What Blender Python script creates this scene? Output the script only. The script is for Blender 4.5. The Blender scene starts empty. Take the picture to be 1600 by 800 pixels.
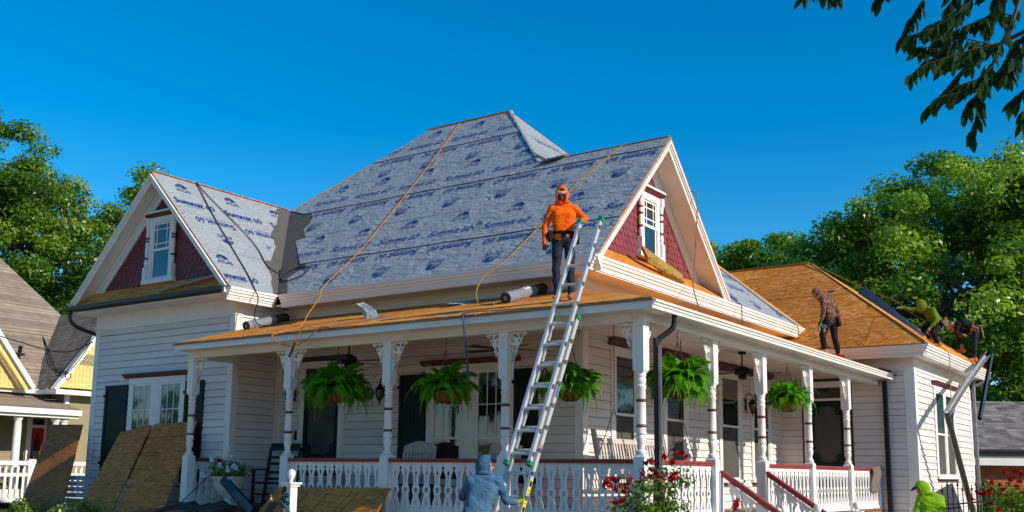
import bpy, bmesh, math, random
import numpy as np
from mathutils import Vector, Matrix, noise as mnoise
random.seed(7); np.random.seed(7)
SC = bpy.context.scene
COL = SC.collection
R_ = math.radians

# ---------------------------------------------------------------- camera
cam_d = bpy.data.cameras.new("camera"); cam = bpy.data.objects.new("camera", cam_d); COL.objects.link(cam)
yaw, pitch, roll = R_(-35.0), R_(9.25), R_(-0.715)
f_ = Vector((math.sin(yaw)*math.cos(pitch), math.cos(yaw)*math.cos(pitch), math.sin(pitch)))
r_ = Vector((math.cos(yaw), -math.sin(yaw), 0)); d_ = f_.cross(r_)
c_, s_ = math.cos(roll), math.sin(roll)
right = c_*r_ + s_*d_; down = -s_*r_ + c_*d_
mw = Matrix((right, -down, -f_)).transposed().to_4x4(); mw.translation = (6.04, -11.51, 1.39)
cam.matrix_world = mw
cam_d.sensor_width = 36; cam_d.lens = 1585/1600*36; cam_d.shift_y = 0.05
cam_d.clip_start = 0.1; cam_d.clip_end = 2000
SC.camera = cam
# ---------------------------------------------------------------- light
SUN_EL, SUN_AZ = R_(28.0), R_(3.0)          # azimuth from +X towards +Y
world = bpy.data.worlds.new("World"); SC.world = world; world.use_nodes = True
wn = world.node_tree; wn.nodes.clear()
sky = wn.nodes.new("ShaderNodeTexSky"); sky.sky_type = 'NISHITA'; sky.sun_disc = False
sky.sun_elevation = SUN_EL; sky.sun_rotation = R_(90) - SUN_AZ
sky.air_density = 1.0; sky.dust_density = 0.2; sky.ozone_density = 4.5
hs = wn.nodes.new("ShaderNodeHueSaturation"); hs.inputs['Saturation'].default_value = 1.4
hs.inputs['Hue'].default_value = 0.493
bg = wn.nodes.new("ShaderNodeBackground"); bg.inputs['Strength'].default_value = 0.165
wo = wn.nodes.new("ShaderNodeOutputWorld")
wn.links.new(sky.outputs[0], hs.inputs['Color']); wn.links.new(hs.outputs[0], bg.inputs[0]); wn.links.new(bg.outputs[0], wo.inputs[0])
sun_d = bpy.data.lights.new("sun", 'SUN'); sun_d.energy = 5.0; sun_d.angle = R_(0.5); sun_d.color = (1.0, 0.88, 0.73)
sun = bpy.data.objects.new("sun", sun_d); COL.objects.link(sun)
sdir = Vector((math.cos(SUN_EL)*math.cos(SUN_AZ), math.cos(SUN_EL)*math.sin(SUN_AZ), math.sin(SUN_EL)))
sun.rotation_euler = sdir.to_track_quat('Z', 'Y').to_euler()
sun.location = (30, 0, 30)
SC.view_settings.view_transform = 'Standard'; SC.view_settings.look = 'None'
SC.view_settings.exposure = 0.0; SC.view_settings.gamma = 1.0; SC.view_settings.use_curve_mapping = False

# ---------------------------------------------------------------- materials
def nmat(name):
    m = bpy.data.materials.new(name); m.use_nodes = True
    nt = m.node_tree; b = nt.nodes['Principled BSDF']
    return m, nt, b
def N(nt, t, **kw):
    n = nt.nodes.new(t)
    for k, v in kw.items():
        if k in n.inputs: n.inputs[k].default_value = v
        else: setattr(n, k, v)
    return n
def ramp(nt, fac, stops):
    r = nt.nodes.new("ShaderNodeValToRGB"); e = r.color_ramp.elements
    while len(e) < len(stops): e.new(0.5)
    for el, (p, c) in zip(e, stops):
        el.position = p; el.color = (*c, 1) if len(c) == 3 else c
    nt.links.new(fac, r.inputs[0]); return r.outputs[0]
def mix(nt, fac, a, b, bt='MIX'):
    m = nt.nodes.new("ShaderNodeMix"); m.data_type = 'RGBA'; m.blend_type = bt
    for i, v in ((0, fac), (6, a), (7, b)):
        if hasattr(v, 'is_linked') or hasattr(v, 'links'): nt.links.new(v, m.inputs[i])
        else: m.inputs[i].default_value = v if i == 0 else ((*v, 1) if len(v) == 3 else v)
    return m.outputs[2]
def pos(nt, scale=(1, 1, 1), rot=(0, 0, 0), obj=False):
    if obj:
        g = nt.nodes.new("ShaderNodeTexCoord"); o = g.outputs['Object']
    else:
        g = nt.nodes.new("ShaderNodeNewGeometry"); o = g.outputs['Position']
    mp = N(nt, "ShaderNodeMapping"); mp.inputs['Scale'].default_value = scale; mp.inputs['Rotation'].default_value = rot
    nt.links.new(o, mp.inputs[0]); return mp.outputs[0]
def noi(nt, vec, scale=5, detail=4, rough=.55, dist=0):
    n = N(nt, "ShaderNodeTexNoise"); n.inputs['Scale'].default_value = scale; n.inputs['Detail'].default_value = detail
    n.inputs['Roughness'].default_value = rough; n.inputs['Distortion'].default_value = dist
    nt.links.new(vec, n.inputs['Vector']); return n.outputs['Fac'], n.outputs['Color']
def bump(nt, b, h, strength=.3, dist=.01):
    n = N(nt, "ShaderNodeBump"); n.inputs['Strength'].default_value = strength; n.inputs['Distance'].default_value = dist
    nt.links.new(h, n.inputs['Height']); nt.links.new(n.outputs[0], b.inputs['Normal'])
def sc(c, k): return tuple(min(1, max(0, x*k)) for x in c)

def pm(name, col, rough=.6, var=.12, scale=3, bmp=0, bscale=60, metal=0, spec=.4, dirt=None, dirtamt=.5, obrand=0, obj=False):
    """plain painted / plastic / cloth material: base colour with blotchy variation, wear and fine relief"""
    m, nt, b = nmat(name)
    v = pos(nt, obj=obj)
    f, _ = noi(nt, v, scale, 5, .6)
    c = ramp(nt, f, [(.3, sc(col, 1-var)), (.7, sc(col, 1+var))])
    if dirt:
        f2, _ = noi(nt, v, scale*3.1, 8, .7, .4)
        fr = ramp(nt, f2, [(.60, (0, 0, 0)), (.72, (dirtamt,)*3)])
        c = mix(nt, fr, c, dirt)
    if obrand:
        oi = nt.nodes.new("ShaderNodeObjectInfo")
        rr = ramp(nt, oi.outputs['Random'], [(0, (1-obrand,)*3), (1, (1,)*3)])
        c = mix(nt, 1.0, c, rr, 'MULTIPLY')
    nt.links.new(c, b.inputs['Base Color'])
    b.inputs['Roughness'].default_value = rough; b.inputs['Metallic'].default_value = metal
    b.inputs['Specular IOR Level'].default_value = spec
    if bmp:
        h, _ = noi(nt, v, bscale, 3, .6); bump(nt, b, h, bmp, .01)
    return m

WHITE = pm("white_paint", (.80, .775, .74), .5, .05, 1.5, .12, 35, dirt=(.45, .40, .33), dirtamt=.35)
SIDING = pm("siding_paint", (.80, .725, .68), .55, .06, 1.2, .15, 30, dirt=(.42, .34, .28), dirtamt=.42, obrand=.12)
TRIMBLUE = WHITE
MAROON = pm("maroon_paint", (.125, .02, .02), .45, .2, 6, .1, 40, dirt=(.32, .12, .1), dirtamt=.4)
RAILRED = pm("red_rail_paint", (.30, .045, .04), .42, .2, 7, .1, 40, dirt=(.42, .2, .16), dirtamt=.4)
SHINGLE_RED = pm("fish_scale_paint", (.215, .042, .048), .6, .16, 5, .15, 40, obrand=.22)
GREEN_D = pm("dark_green_paint", (.007, .020, .015), .55, .3, 4, .05, 40, spec=.18)
BLACKM = pm("black_metal", (.010, .010, .011), .5, .3, 8, .05, 60, spec=.25)
GUTTER = pm("dark_gutter_metal", (.016, .022, .024), .38, .3, 5, .05, 30, spec=.5)
ALU = pm("aluminium", (.60, .60, .60), .38, .08, 9, .06, 80, metal=.35)
GREYMET = pm("grey_gutter_metal", (.22, .22, .22), .45, .25, 7, .05, 40, metal=.7)
CEIL = pm("porch_ceiling_paint", (.74, .66, .62), .6, .05, 1.0, .05, 20)
DECK = pm("deck_boards", (.34, .19, .10), .6, .2, 4, .2, 50)
COCO = pm("coco_liner", (.24, .11, .04), .9, .35, 25, .8, 120, obj=True)
CHAIN = pm("chain_metal", (.10, .09, .08), .4, .2, 20, metal=.6)
CURTAIN = pm("curtain_cloth", (.30, .28, .25), .9, .3, 6)
ROOMDARK = pm("room_dark", (.02, .022, .022), .9, .3, 2)
TARP = pm("black_tarp", (.014, .014, .016), .45, .4, 6, .5, 14)
HOSEBLUE = pm("grey_roll_wrap", (.20, .215, .235), .5, .06, 4, .1, 20)
ROLLDARK = pm("roll_dark_end", (.035, .037, .04), .7, .3, 30, .3, 60)
WOODSCRAP = pm("weathered_lumber", (.36, .33, .29), .75, .25, 10, .3, 40)
WHITEROLL = pm("white_roll_wrap", (.62, .67, .72), .4, .06, 6)
PLANTER = pm("cast_stone", (.66, .64, .60), .7, .12, 9, .25, 60)
BLUEPRINT = None

def wood_osb(name, base=(.92, .32, .035), dark=(.48, .14, .012), light=(1.0, .66, .22), strand=1.0, plane='xy'):
    """oriented strand board: two crossing layers of flat wood flakes plus resin streaks"""
    m, nt, b = nmat(name)
    outs = []
    for i, (rz, sc_) in enumerate(((.35, (9, 30, 22)), (1.25, (10, 28, 24)))):
        v = pos(nt, tuple(s*strand for s in sc_), (.2*i, .1, rz))
        nz, nc = noi(nt, pos(nt, (4, 4, 4)), 1.5, 2)
        vv = N(nt, "ShaderNodeVectorMath"); vv.operation = 'ADD'
        sca = N(nt, "ShaderNodeVectorMath"); sca.operation = 'SCALE'; sca.inputs['Scale'].default_value = 1.3
        nt.links.new(nc, sca.inputs[0]); nt.links.new(v, vv.inputs[0]); nt.links.new(sca.outputs[0], vv.inputs[1])
        vo = N(nt, "ShaderNodeTexVoronoi"); vo.inputs['Scale'].default_value = .95
        nt.links.new(vv.outputs[0], vo.inputs['Vector']); outs.append(vo)
    sp = [N(nt, "ShaderNodeSeparateColor") for _ in outs]
    for s, o in zip(sp, outs): nt.links.new(o.outputs['Color'], s.inputs[0])
    c1 = ramp(nt, sp[0].outputs[0], [(0, dark), (.3, base), (.75, sc(base, 1.15)), (1, light)])
    c2 = ramp(nt, sp[1].outputs[0], [(0, sc(dark, 1.3)), (.35, sc(base, .85)), (.8, base), (1, light)])
    c = mix(nt, sp[1].outputs[1], c1, c2)
    f, _ = noi(nt, pos(nt), 1.1, 5, .6)
    c = mix(nt, 1.0, c, ramp(nt, f, [(.3, (.72, .70, .66)), (.7, (1, 1, 1))]), 'MULTIPLY')
    oi = nt.nodes.new("ShaderNodeObjectInfo")
    c = mix(nt, 1.0, c, ramp(nt, oi.outputs['Random'], [(0, (.66, .66, .68)), (1, (1, 1, 1))]), 'MULTIPLY')
    f3, _ = noi(nt, pos(nt), 9, 6, .75)
    c = mix(nt, ramp(nt, f3, [(.66, (0, 0, 0)), (.72, (.7,)*3)]), c, (.06, .03, .015))
    nt.links.new(c, b.inputs['Base Color']); b.inputs['Roughness'].default_value = .7
    b.inputs['Specular IOR Level'].default_value = .25
    bump(nt, b, sp[0].outputs[0], .35, .006)
    return m
OSB = wood_osb("osb_sheathing")
OSBSHADE = wood_osb("osb_shaded", (.95, .31, .05), (.52, .15, .03), (1.0, .47, .14), 1.0)  # OSB copy for shaded spots, warm light put into its redder colour
OSBDARK = wood_osb("osb_back", (.50, .17, .035), (.22, .07, .015), (.6, .24, .07), 1.0)

def underlay(name, col, text=False):
    """synthetic roofing felt: fine crinkles, long creases; the print uses the same relief"""
    m, nt, b = nmat(name)
    v = pos(nt)
    f, _ = noi(nt, v, 2.0, 4)
    c = ramp(nt, f, [(.3, sc(col, .93)), (.7, sc(col, 1.06))])
    if text:
        ft, _ = noi(nt, v, 55, 3, .7)
        c = mix(nt, ramp(nt, ft, [(.70, (0, 0, 0)), (.76, (.3,)*3)]), c, (.20, .23, .30))
    else:
        fs, _ = noi(nt, pos(nt), 140, 2, .6)
        c = mix(nt, ramp(nt, fs, [(.64, (0, 0, 0)), (.70, (.35,)*3)]), c, sc(col, .55))
    nt.links.new(c, b.inputs['Base Color']); b.inputs['Roughness'].default_value = .48
    b.inputs['Specular IOR Level'].default_value = .35
    h1, _ = noi(nt, pos(nt, (1.5, 4.5, 4.5)), 1.3, 2, .5, 1.2)
    h2, _ = noi(nt, pos(nt, (2.6, 5.5, 5.5), (0, .3, .5)), 1.3, 3, .5, .9)
    h3, _ = noi(nt, v, 30, 3, .6)
    rd = N(nt, "ShaderNodeMath", operation='SUBTRACT'); rd.inputs[1].default_value = .5; nt.links.new(h2, rd.inputs[0]); ra = N(nt, "ShaderNodeMath", operation='ABSOLUTE'); nt.links.new(rd.outputs[0], ra.inputs[0]); h2 = ra.outputs[0]
    a = N(nt, "ShaderNodeMath", operation='MULTIPLY_ADD'); a.inputs[1].default_value = -.85
    nt.links.new(h2, a.inputs[0]); nt.links.new(h1, a.inputs[2])
    a2 = N(nt, "ShaderNodeMath", operation='MULTIPLY_ADD'); a2.inputs[1].default_value = .025
    nt.links.new(h3, a2.inputs[0]); nt.links.new(a.outputs[0], a2.inputs[2])
    bump(nt, b, a2.outputs[0], .25 if text else .62, .085)
    return m
FELT = underlay("roof_felt", (.315, .35, .365))
PRINT = underlay("blue_print", (.014, .055, .24), True)
VALLEY = pm("valley_membrane", (.09, .085, .075), .85, .15, 8, .4, 90)
CAPRED = pm("red_cap", (.62, .03, .04), .5, .1, 5)

def glassmat(name, base=(.012, .02, .02), rough=.04, tint=.5):
    m, nt, b = nmat(name)
    f, _ = noi(nt, pos(nt), 1.6, 3)
    c = ramp(nt, f, [(.3, sc(base, .6)), (.7, sc(base, 1.5))]); nt.links.new(c, b.inputs['Base Color'])
    b.inputs['Roughness'].default_value = rough; b.inputs['Specular IOR Level'].default_value = .9
    b.inputs['IOR'].default_value = 1.55
    h, _ = noi(nt, pos(nt), 2.5, 2); bump(nt, b, h, .06, .02)
    return m
GLASS = glassmat("window_glass")
GLASSY = glassmat("window_glass_teal", (.015, .055, .055))
SCREEN = pm("insect_screen", (.085, .08, .072), .75, .2, 3, .2, 200, spec=.2)
BLIND = pm("window_blind", (.16, .15, .135), .8, .15, 3)

def leafmat(name, cols, trans=.35, rough=.34, spec=.55):
    m, nt, b = nmat(name)
    at = nt.nodes.new("ShaderNodeAttribute"); at.attribute_name = 'tone'
    oi = nt.nodes.new("ShaderNodeObjectInfo")
    ad = N(nt, "ShaderNodeMath", operation='MULTIPLY_ADD'); ad.inputs[1].default_value = .3
    nt.links.new(oi.outputs['Random'], ad.inputs[0]); nt.links.new(at.outputs['Fac'], ad.inputs[2])
    sub = N(nt, "ShaderNodeMath", operation='SUBTRACT'); sub.inputs[1].default_value = .15
    nt.links.new(ad.outputs[0], sub.inputs[0])
    c = ramp(nt, sub.outputs[0], [(i/(len(cols)-1), x) for i, x in enumerate(cols)])
    nt.links.new(c, b.inputs['Base Color']); b.inputs['Roughness'].default_value = rough
    b.inputs['Specular IOR Level'].default_value = spec
    t = N(nt, "ShaderNodeBsdfTranslucent"); mx = N(nt, "ShaderNodeMixShader"); mx.inputs[0].default_value = trans
    br = mix(nt, 1.0, c, (1.2, 1.5, .35), 'MULTIPLY'); nt.links.new(br, t.inputs[0])
    out = nt.nodes['Material Output']
    nt.links.new(b.outputs[0], mx.inputs[1]); nt.links.new(t.outputs[0], mx.inputs[2]); nt.links.new(mx.outputs[0], out.inputs[0])
    return m
LEAF_R = leafmat("leaf_pecan", [(.022, .078, .012), (.068, .18, .018), (.15, .30, .03), (.38, .48, .08)], .42, .34, .5)
LEAF_L = leafmat("leaf_elm", [(.020, .068, .010), (.064, .16, .015), (.145, .27, .026), (.35, .42, .07)], .42, .34, .5)
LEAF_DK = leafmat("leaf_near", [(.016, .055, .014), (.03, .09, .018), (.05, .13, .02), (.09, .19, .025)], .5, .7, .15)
LEAF_F = leafmat("fern_leaf", [(.12, .34, .016), (.21, .48, .025), (.33, .60, .04), (.52, .72, .06)], .5, .6, .2)
LEAF_B = leafmat("bush_leaf", [(.03, .09, .012), (.07, .16, .018), (.14, .25, .03), (.28, .36, .06)], .4)
BARK = pm("bark", (.10, .075, .055), .9, .3, 6, .8, 25)
REDFLOWER = pm("red_petals", (.44, .003, .006), .85, .25, 20, spec=.03, obrand=.35)
PINKFLOWER = pm("magenta_petals", (.55, .03, .30), .55, .3, 20)
WHITEFLOWER = pm("white_petals", (.75, .77, .78), .6, .08, 20)
GRASSM = pm("dry_ground", (.34, .25, .15), .9, .4, 1.2, .6, 60)
SOIL = pm("soil", (.06, .042, .028), .95, .35, 4, .6, 40)
TREEWALL = pm("far_trees_leaf", (.03, .055, .015), .8, .5, 2)
# ---------------------------------------------------------------- mesh helpers
class Fr:
    """a flat working frame: u, v on a surface, n out of it"""
    def __init__(s, o, u, v, n=None):
        s.o = Vector(o); s.u = Vector(u).normalized(); s.v = Vector(v).normalized()
        s.n = Vector(n).normalized() if n else s.u.cross(s.v).normalized()
    def __call__(s, a, b, c=0): return s.o + s.u*a + s.v*b + s.n*c
    def mat(s, a=0, b=0, c=0, su=1, sv=1, sn=1):
        m = Matrix((s.u*su, s.v*sv, s.n*sn)).transposed().to_4x4(); m.translation = s(a, b, c); return m
XY = Fr((0, 0, 0), (1, 0, 0), (0, 1, 0))

class MB:
    def __init__(s): s.V = []; s.F = []; s.I = []; s.cur = 0
    def add(s, vs, fs):
        k = len(s.V); s.V.extend([tuple(v) for v in vs]); s.F.extend([tuple(i+k for i in f) for f in fs]); s.I.extend([s.cur]*len(fs)); return s
    def hexa(s, p):  # 8 points: bottom 4 ccw, top 4 ccw
        return s.add(p, [(3, 2, 1, 0), (4, 5, 6, 7), (0, 1, 5, 4), (1, 2, 6, 5), (2, 3, 7, 6), (3, 0, 4, 7)])
    def box(s, x0, x1, y0, y1, z0, z1):
        return s.hexa([(x0, y0, z0), (x1, y0, z0), (x1, y1, z0), (x0, y1, z0), (x0, y0, z1), (x1, y0, z1), (x1, y1, z1), (x0, y1, z1)])
    def fbox(s, fr, u0, u1, v0, v1, n0, n1):
        return s.hexa([fr(u0, v0, n0), fr(u1, v0, n0), fr(u1, v1, n0), fr(u0, v1, n0), fr(u0, v0, n1), fr(u1, v0, n1), fr(u1, v1, n1), fr(u0, v1, n1)])
    def bar(s, p, q, w, h, up=(0, 0, 1)):
        p = Vector(p); q = Vector(q); d = (q-p).normalized(); up = Vector(up)
        if abs(d.dot(up)) > .98: up = Vector((1, 0, 0)) if abs(d.x) < .9 else Vector((0, 1, 0))
        a = d.cross(up).normalized(); b = a.cross(d).normalized(); a = a*(w/2); b = b*(h/2)
        return s.hexa([p-a-b, p+a-b, p+a+b, p-a+b, q-a-b, q+a-b, q+a+b, q-a+b])
    def tube(s, pts, r, n=8, cap=True):
        pts = [Vector(p) for p in pts]; rs = r if isinstance(r, (list, tuple)) else [r]*len(pts)
        vs = []; fs = []; a = None
        for i, p in enumerate(pts):
            d = (pts[min(i+1, len(pts)-1)]-pts[max(i-1, 0)])
            d = d.normalized() if d.length > 1e-9 else Vector((0, 0, 1))
            if a is None: a = d.orthogonal().normalized()
            a = (a - d*a.dot(d)); a = a.normalized() if a.length > 1e-6 else d.orthogonal().normalized()
            b = d.cross(a)
            for k in range(n):
                t = 2*math.pi*k/n; vs.append(p+(a*math.cos(t)+b*math.sin(t))*rs[i])
        for i in range(len(pts)-1):
            for k in range(n):
                fs.append((i*n+k, i*n+(k+1) % n, (i+1)*n+(k+1) % n, (i+1)*n+k))
        if cap: fs.append(tuple(range(n))[::-1]); fs.append(tuple((len(pts)-1)*n+k for k in range(n)))
        return s.add(vs, fs)
    def lathe(s, prof, n=16, fr=XY, o=(0, 0, 0), cap=True):
        vs = []; fs = []
        for (r, z) in prof:
            for k in range(n):
                t = 2*math.pi*k/n; vs.append(fr(o[0]+r*math.cos(t), o[1]+r*math.sin(t), o[2]+z))
        for i in range(len(prof)-1):
            for k in range(n): fs.append((i*n+k, i*n+(k+1) % n, (i+1)*n+(k+1) % n, (i+1)*n+k))
        if cap: fs.append(tuple(range(n))[::-1]); fs.append(tuple((len(prof)-1)*n+k for k in range(n)))
        return s.add(vs, fs)
    def poly(s, pts, fr, n0, n1):
        """prism of a simple polygon (u,v points ccw) between offsets n0<n1"""
        k = len(pts)
        vs = [fr(u, v, n0) for u, v in pts]+[fr(u, v, n1) for u, v in pts]
        fs = [tuple(range(k))[::-1], tuple(range(k, 2*k))]+[(i, (i+1) % k, k+(i+1) % k, k+i) for i in range(k)]
        return s.add(vs, fs)
    def sweep(s, prof, a, b, fr_up=(0, 0, 1), out=(0, -1, 0)):
        """straight moulding: profile (out, up) carried from a to b"""
        a = Vector(a); b = Vector(b); o = Vector(out); u = Vector(fr_up); k = len(prof)
        vs = [a+o*x+u*z for x, z in prof]+[b+o*x+u*z for x, z in prof]
        fs = [tuple(range(k)), tuple(range(k, 2*k))[::-1]]+[(i, k+i, k+(i+1) % k, (i+1) % k) for i in range(k)]
        return s.add(vs, fs)
    def mesh(s, name, mats, smooth=False):
        me = bpy.data.meshes.new(name); me.from_pydata(s.V, [], s.F)
        for m in (mats if isinstance(mats, (list, tuple)) else [mats]): me.materials.append(m)
        if max(s.I, default=0): me.polygons.foreach_set('material_index', s.I)
        bm = bmesh.new(); bm.from_mesh(me); bmesh.ops.recalc_face_normals(bm, faces=bm.faces); bm.to_mesh(me); bm.free()
        if smooth:
            me.polygons.foreach_set('use_smooth', [True]*len(me.polygons))
            try: me.set_sharp_from_angle(angle=R_(40))
            except Exception: pass
        me.update(); return me
    def build(s, name, mats, parent=None, smooth=False, bev=0):
        me = s.mesh(name, mats, smooth)
        if bev:
            bm = bmesh.new(); bm.from_mesh(me); bmesh.ops.bevel(bm, geom=list(bm.edges), offset=bev, segments=1, affect='EDGES', clamp_overlap=True); bm.to_mesh(me); bm.free()
        return link(name, me, parent)
def link(name, data, parent=None, mw=None):
    o = bpy.data.objects.new(name, data); COL.objects.link(o)
    if parent is not None: o.parent = parent
    if mw is not None: o.matrix_local = mw
    return o
def tag(o, label=None, cat=None, group=None, kind=None):
    if label: o['label'] = label
    if cat: o['category'] = cat
    if group: o['group'] = group
    if kind: o['kind'] = kind
    return o
def thing(name, label, cat, loc=(0, 0, 0), group=None, rz=0):
    o = bpy.data.objects.new(name, None); COL.objects.link(o); o.location = loc; o.rotation_euler = (0, 0, rz); o.empty_display_size = .2
    return tag(o, label, cat, group)
def kids(o): return [c for c in bpy.data.objects if c.parent is o]
def copy_tree(root, loc=None, rz=None, label=None):
    """a copy of a thing, its parts and their sub-parts"""
    def rec(o, par):
        c = o.copy(); COL.objects.link(c)
        if par is not None: c.parent = par
        for ch in list(o.children): rec(ch, c)
        return c
    c = rec(root, None)
    if loc is not None: c.location = loc
    if rz is not None: c.rotation_euler = (0, 0, rz)
    if label: c['label'] = label
    return c
def curve_mesh(name, loops, depth, mats):
    """flat sawn shape: outer loop and hole loops filled, given thickness (local x,y; z = thickness)"""
    cu = bpy.data.curves.new(name, 'CURVE'); cu.dimensions = '2D'; cu.fill_mode = 'BOTH'; cu.extrude = depth/2
    for lp in loops:
        sp = cu.splines.new('POLY'); sp.points.add(len(lp)-1)
        for p, (x, y) in zip(sp.points, lp): p.co = (x, y, 0, 1)
        sp.use_cyclic_u = True
    o = bpy.data.objects.new(name, cu); COL.objects.link(o)
    dg = bpy.context.evaluated_depsgraph_get(); dg.update()
    me = bpy.data.meshes.new_from_object(o.evaluated_get(dg)); me.name = name
    bpy.data.objects.remove(o); bpy.data.curves.remove(cu)
    me.materials.clear(); me.materials.append(mats); return me
def text_mesh(name, parts, mats):
    """parts: (string, size, shear, bold offset, x, y)"""
    bm = bmesh.new()
    for k, (s, size, shear, off, x, y) in enumerate(parts):
        cu = bpy.data.curves.new(name, 'FONT'); cu.body = s; cu.size = size; cu.shear = shear; cu.offset = off; cu.resolution_u = 2
        cu.align_x = 'LEFT'
        o = bpy.data.objects.new(name, cu); COL.objects.link(o); o.location = (x, y, 0)
        dg = bpy.context.evaluated_depsgraph_get(); dg.update()
        me = bpy.data.meshes.new_from_object(o.evaluated_get(dg)); me.transform(Matrix.Translation((x, y, .0007*k)))
        bm.from_mesh(me); bpy.data.meshes.remove(me); bpy.data.objects.remove(o); bpy.data.curves.remove(cu)
    me = bpy.data.meshes.new(name); bm.to_mesh(me); bm.free(); me.materials.clear(); me.materials.append(mats)
    me.polygons.foreach_set('material_index', [0]*len(me.polygons)); return me
def circ(cx, cy, r, n=12, a0=0, rev=False):
    p = [(cx+r*math.cos(a0+2*math.pi*k/n), cy+r*math.sin(a0+2*math.pi*k/n)) for k in range(n)]
    return p[::-1] if rev else p
def clip(poly, a, b, c):
    """keep the part of a convex polygon where a*u+b*v<=c"""
    out = []
    for i in range(len(poly)):
        p, q = poly[i], poly[(i+1) % len(poly)]
        dp, dq = a*p[0]+b*p[1]-c, a*q[0]+b*q[1]-c
        if dp <= 0: out.append(p)
        if dp*dq < 0:
            t = dp/(dp-dq); out.append((p[0]+(q[0]-p[0])*t, p[1]+(q[1]-p[1])*t))
    return out
def clip_convex(poly, conv):
    n = len(conv)
    for i in range(n):
        (x0, y0), (x1, y1) = conv[i], conv[(i+1) % n]
        ex, ey = x1-x0, y1-y0
        poly = clip(poly, ey, -ex, ey*x0-ex*y0)   # inside = left of each ccw edge
        if len(poly) < 3: return []
    return poly
def area(p): return .5*sum(p[i][0]*p[(i+1) % len(p)][1]-p[(i+1) % len(p)][0]*p[i][1] for i in range(len(p)))
def bez(p0, p1, p2, p3, n=16):
    p0, p1, p2, p3 = map(Vector, (p0, p1, p2, p3)); o = []
    for i in range(n+1):
        t = i/n; o.append(p0*(1-t)**3+p1*3*t*(1-t)**2+p2*3*t*t*(1-t)+p3*t**3)
    return o
def smoothpath(pts, sub=6):
    P = [Vector(p) for p in pts]; out = []
    for i in range(len(P)-1):
        a = P[max(i-1, 0)]; b = P[i]; c = P[i+1]; d = P[min(i+2, len(P)-1)]
        for k in range(sub):
            t = k/sub
            out.append(.5*((2*b)+(c-a)*t+(2*a-5*b+4*c-d)*t*t+(3*b-a-3*c+d)*t**3))
    out.append(P[-1]); return out
# ================================================================ THE HOUSE
house = thing("house", "white Victorian house with wraparound porch and its roof stripped for new roofing", "house", (0, 0, 0))
W_, D_, WX, WF, WL = -2.17, 2.17, -9.07, 1.0, -13.47
ZF = 0.73
FRONT = Fr((0, D_, 0), (1, 0, 0), (0, 0, 1)); SIDE = Fr((W_, 0, 0), (0, 1, 0), (0, 0, 1))
WING = Fr((0, WF, 0), (1, 0, 0), (0, 0, 1)); WINGR = Fr((WX, 0, 0), (0, 1, 0), (0, 0, 1))
REARF = Fr((0, 10.7, 0), (1, 0, 0), (0, 0, 1)); REARR = Fr((.78, 0, 0), (0, 1, 0), (0, 0, 1))

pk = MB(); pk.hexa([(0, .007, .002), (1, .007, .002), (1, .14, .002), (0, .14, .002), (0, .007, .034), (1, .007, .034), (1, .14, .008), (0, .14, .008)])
LAPSHADE = pm('lap_shade_backing', (.10, .075, .055), .9, .2, 6)  # dark backing behind the plank gaps: lap shadow put in as colour
PLANK = pk.mesh("siding_plank", SIDING)
def wall(fr, u0, u1, v0, v1, holes=(), planks=True, back=.14, pv0=None, pv1=None):
    w = MB().fbox(fr, u0, u1, v0, v1, -back, 0).build("wall", LAPSHADE, house)
    a = pv0 if pv0 is not None else v0; top = pv1 if pv1 is not None else v1
    rest = MB()
    while a < top-.02:
        segs = [(u0, u1)]; h = min(.14, top-a)
        for (h0, h1, k0, k1) in holes:
            if k0 < a+h-.005 and k1 > a+.005:
                segs = [x for s in segs for x in ((s[0], min(s[1], h0)), (max(s[0], h1), s[1])) if x[1]-x[0] > .02]
        for (s0, s1) in segs:
            cut = [s0]
            if s1-s0 > 3.2: cut.append(s0+(s1-s0)*random.choice((.3, .45, .6, .7)))
            cut.append(s1)
            for c0, c1 in zip(cut, cut[1:]):
                j = random.uniform(-.002, .002)
                if planks:
                    link("siding_plank", PLANK, w, fr.mat(c0+.001, a+j, 0, c1-c0-.002, h/.14, 1))
                else:
                    rest.add([(fr.mat(c0+.001, a+j, 0, c1-c0-.002, h/.14, 1) @ Vector(p)) for p in pk.V], pk.F)
        a += .14
    if rest.V: tag(rest.build("siding_plank", SIDING, w), kind="stuff")
    return w

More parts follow.
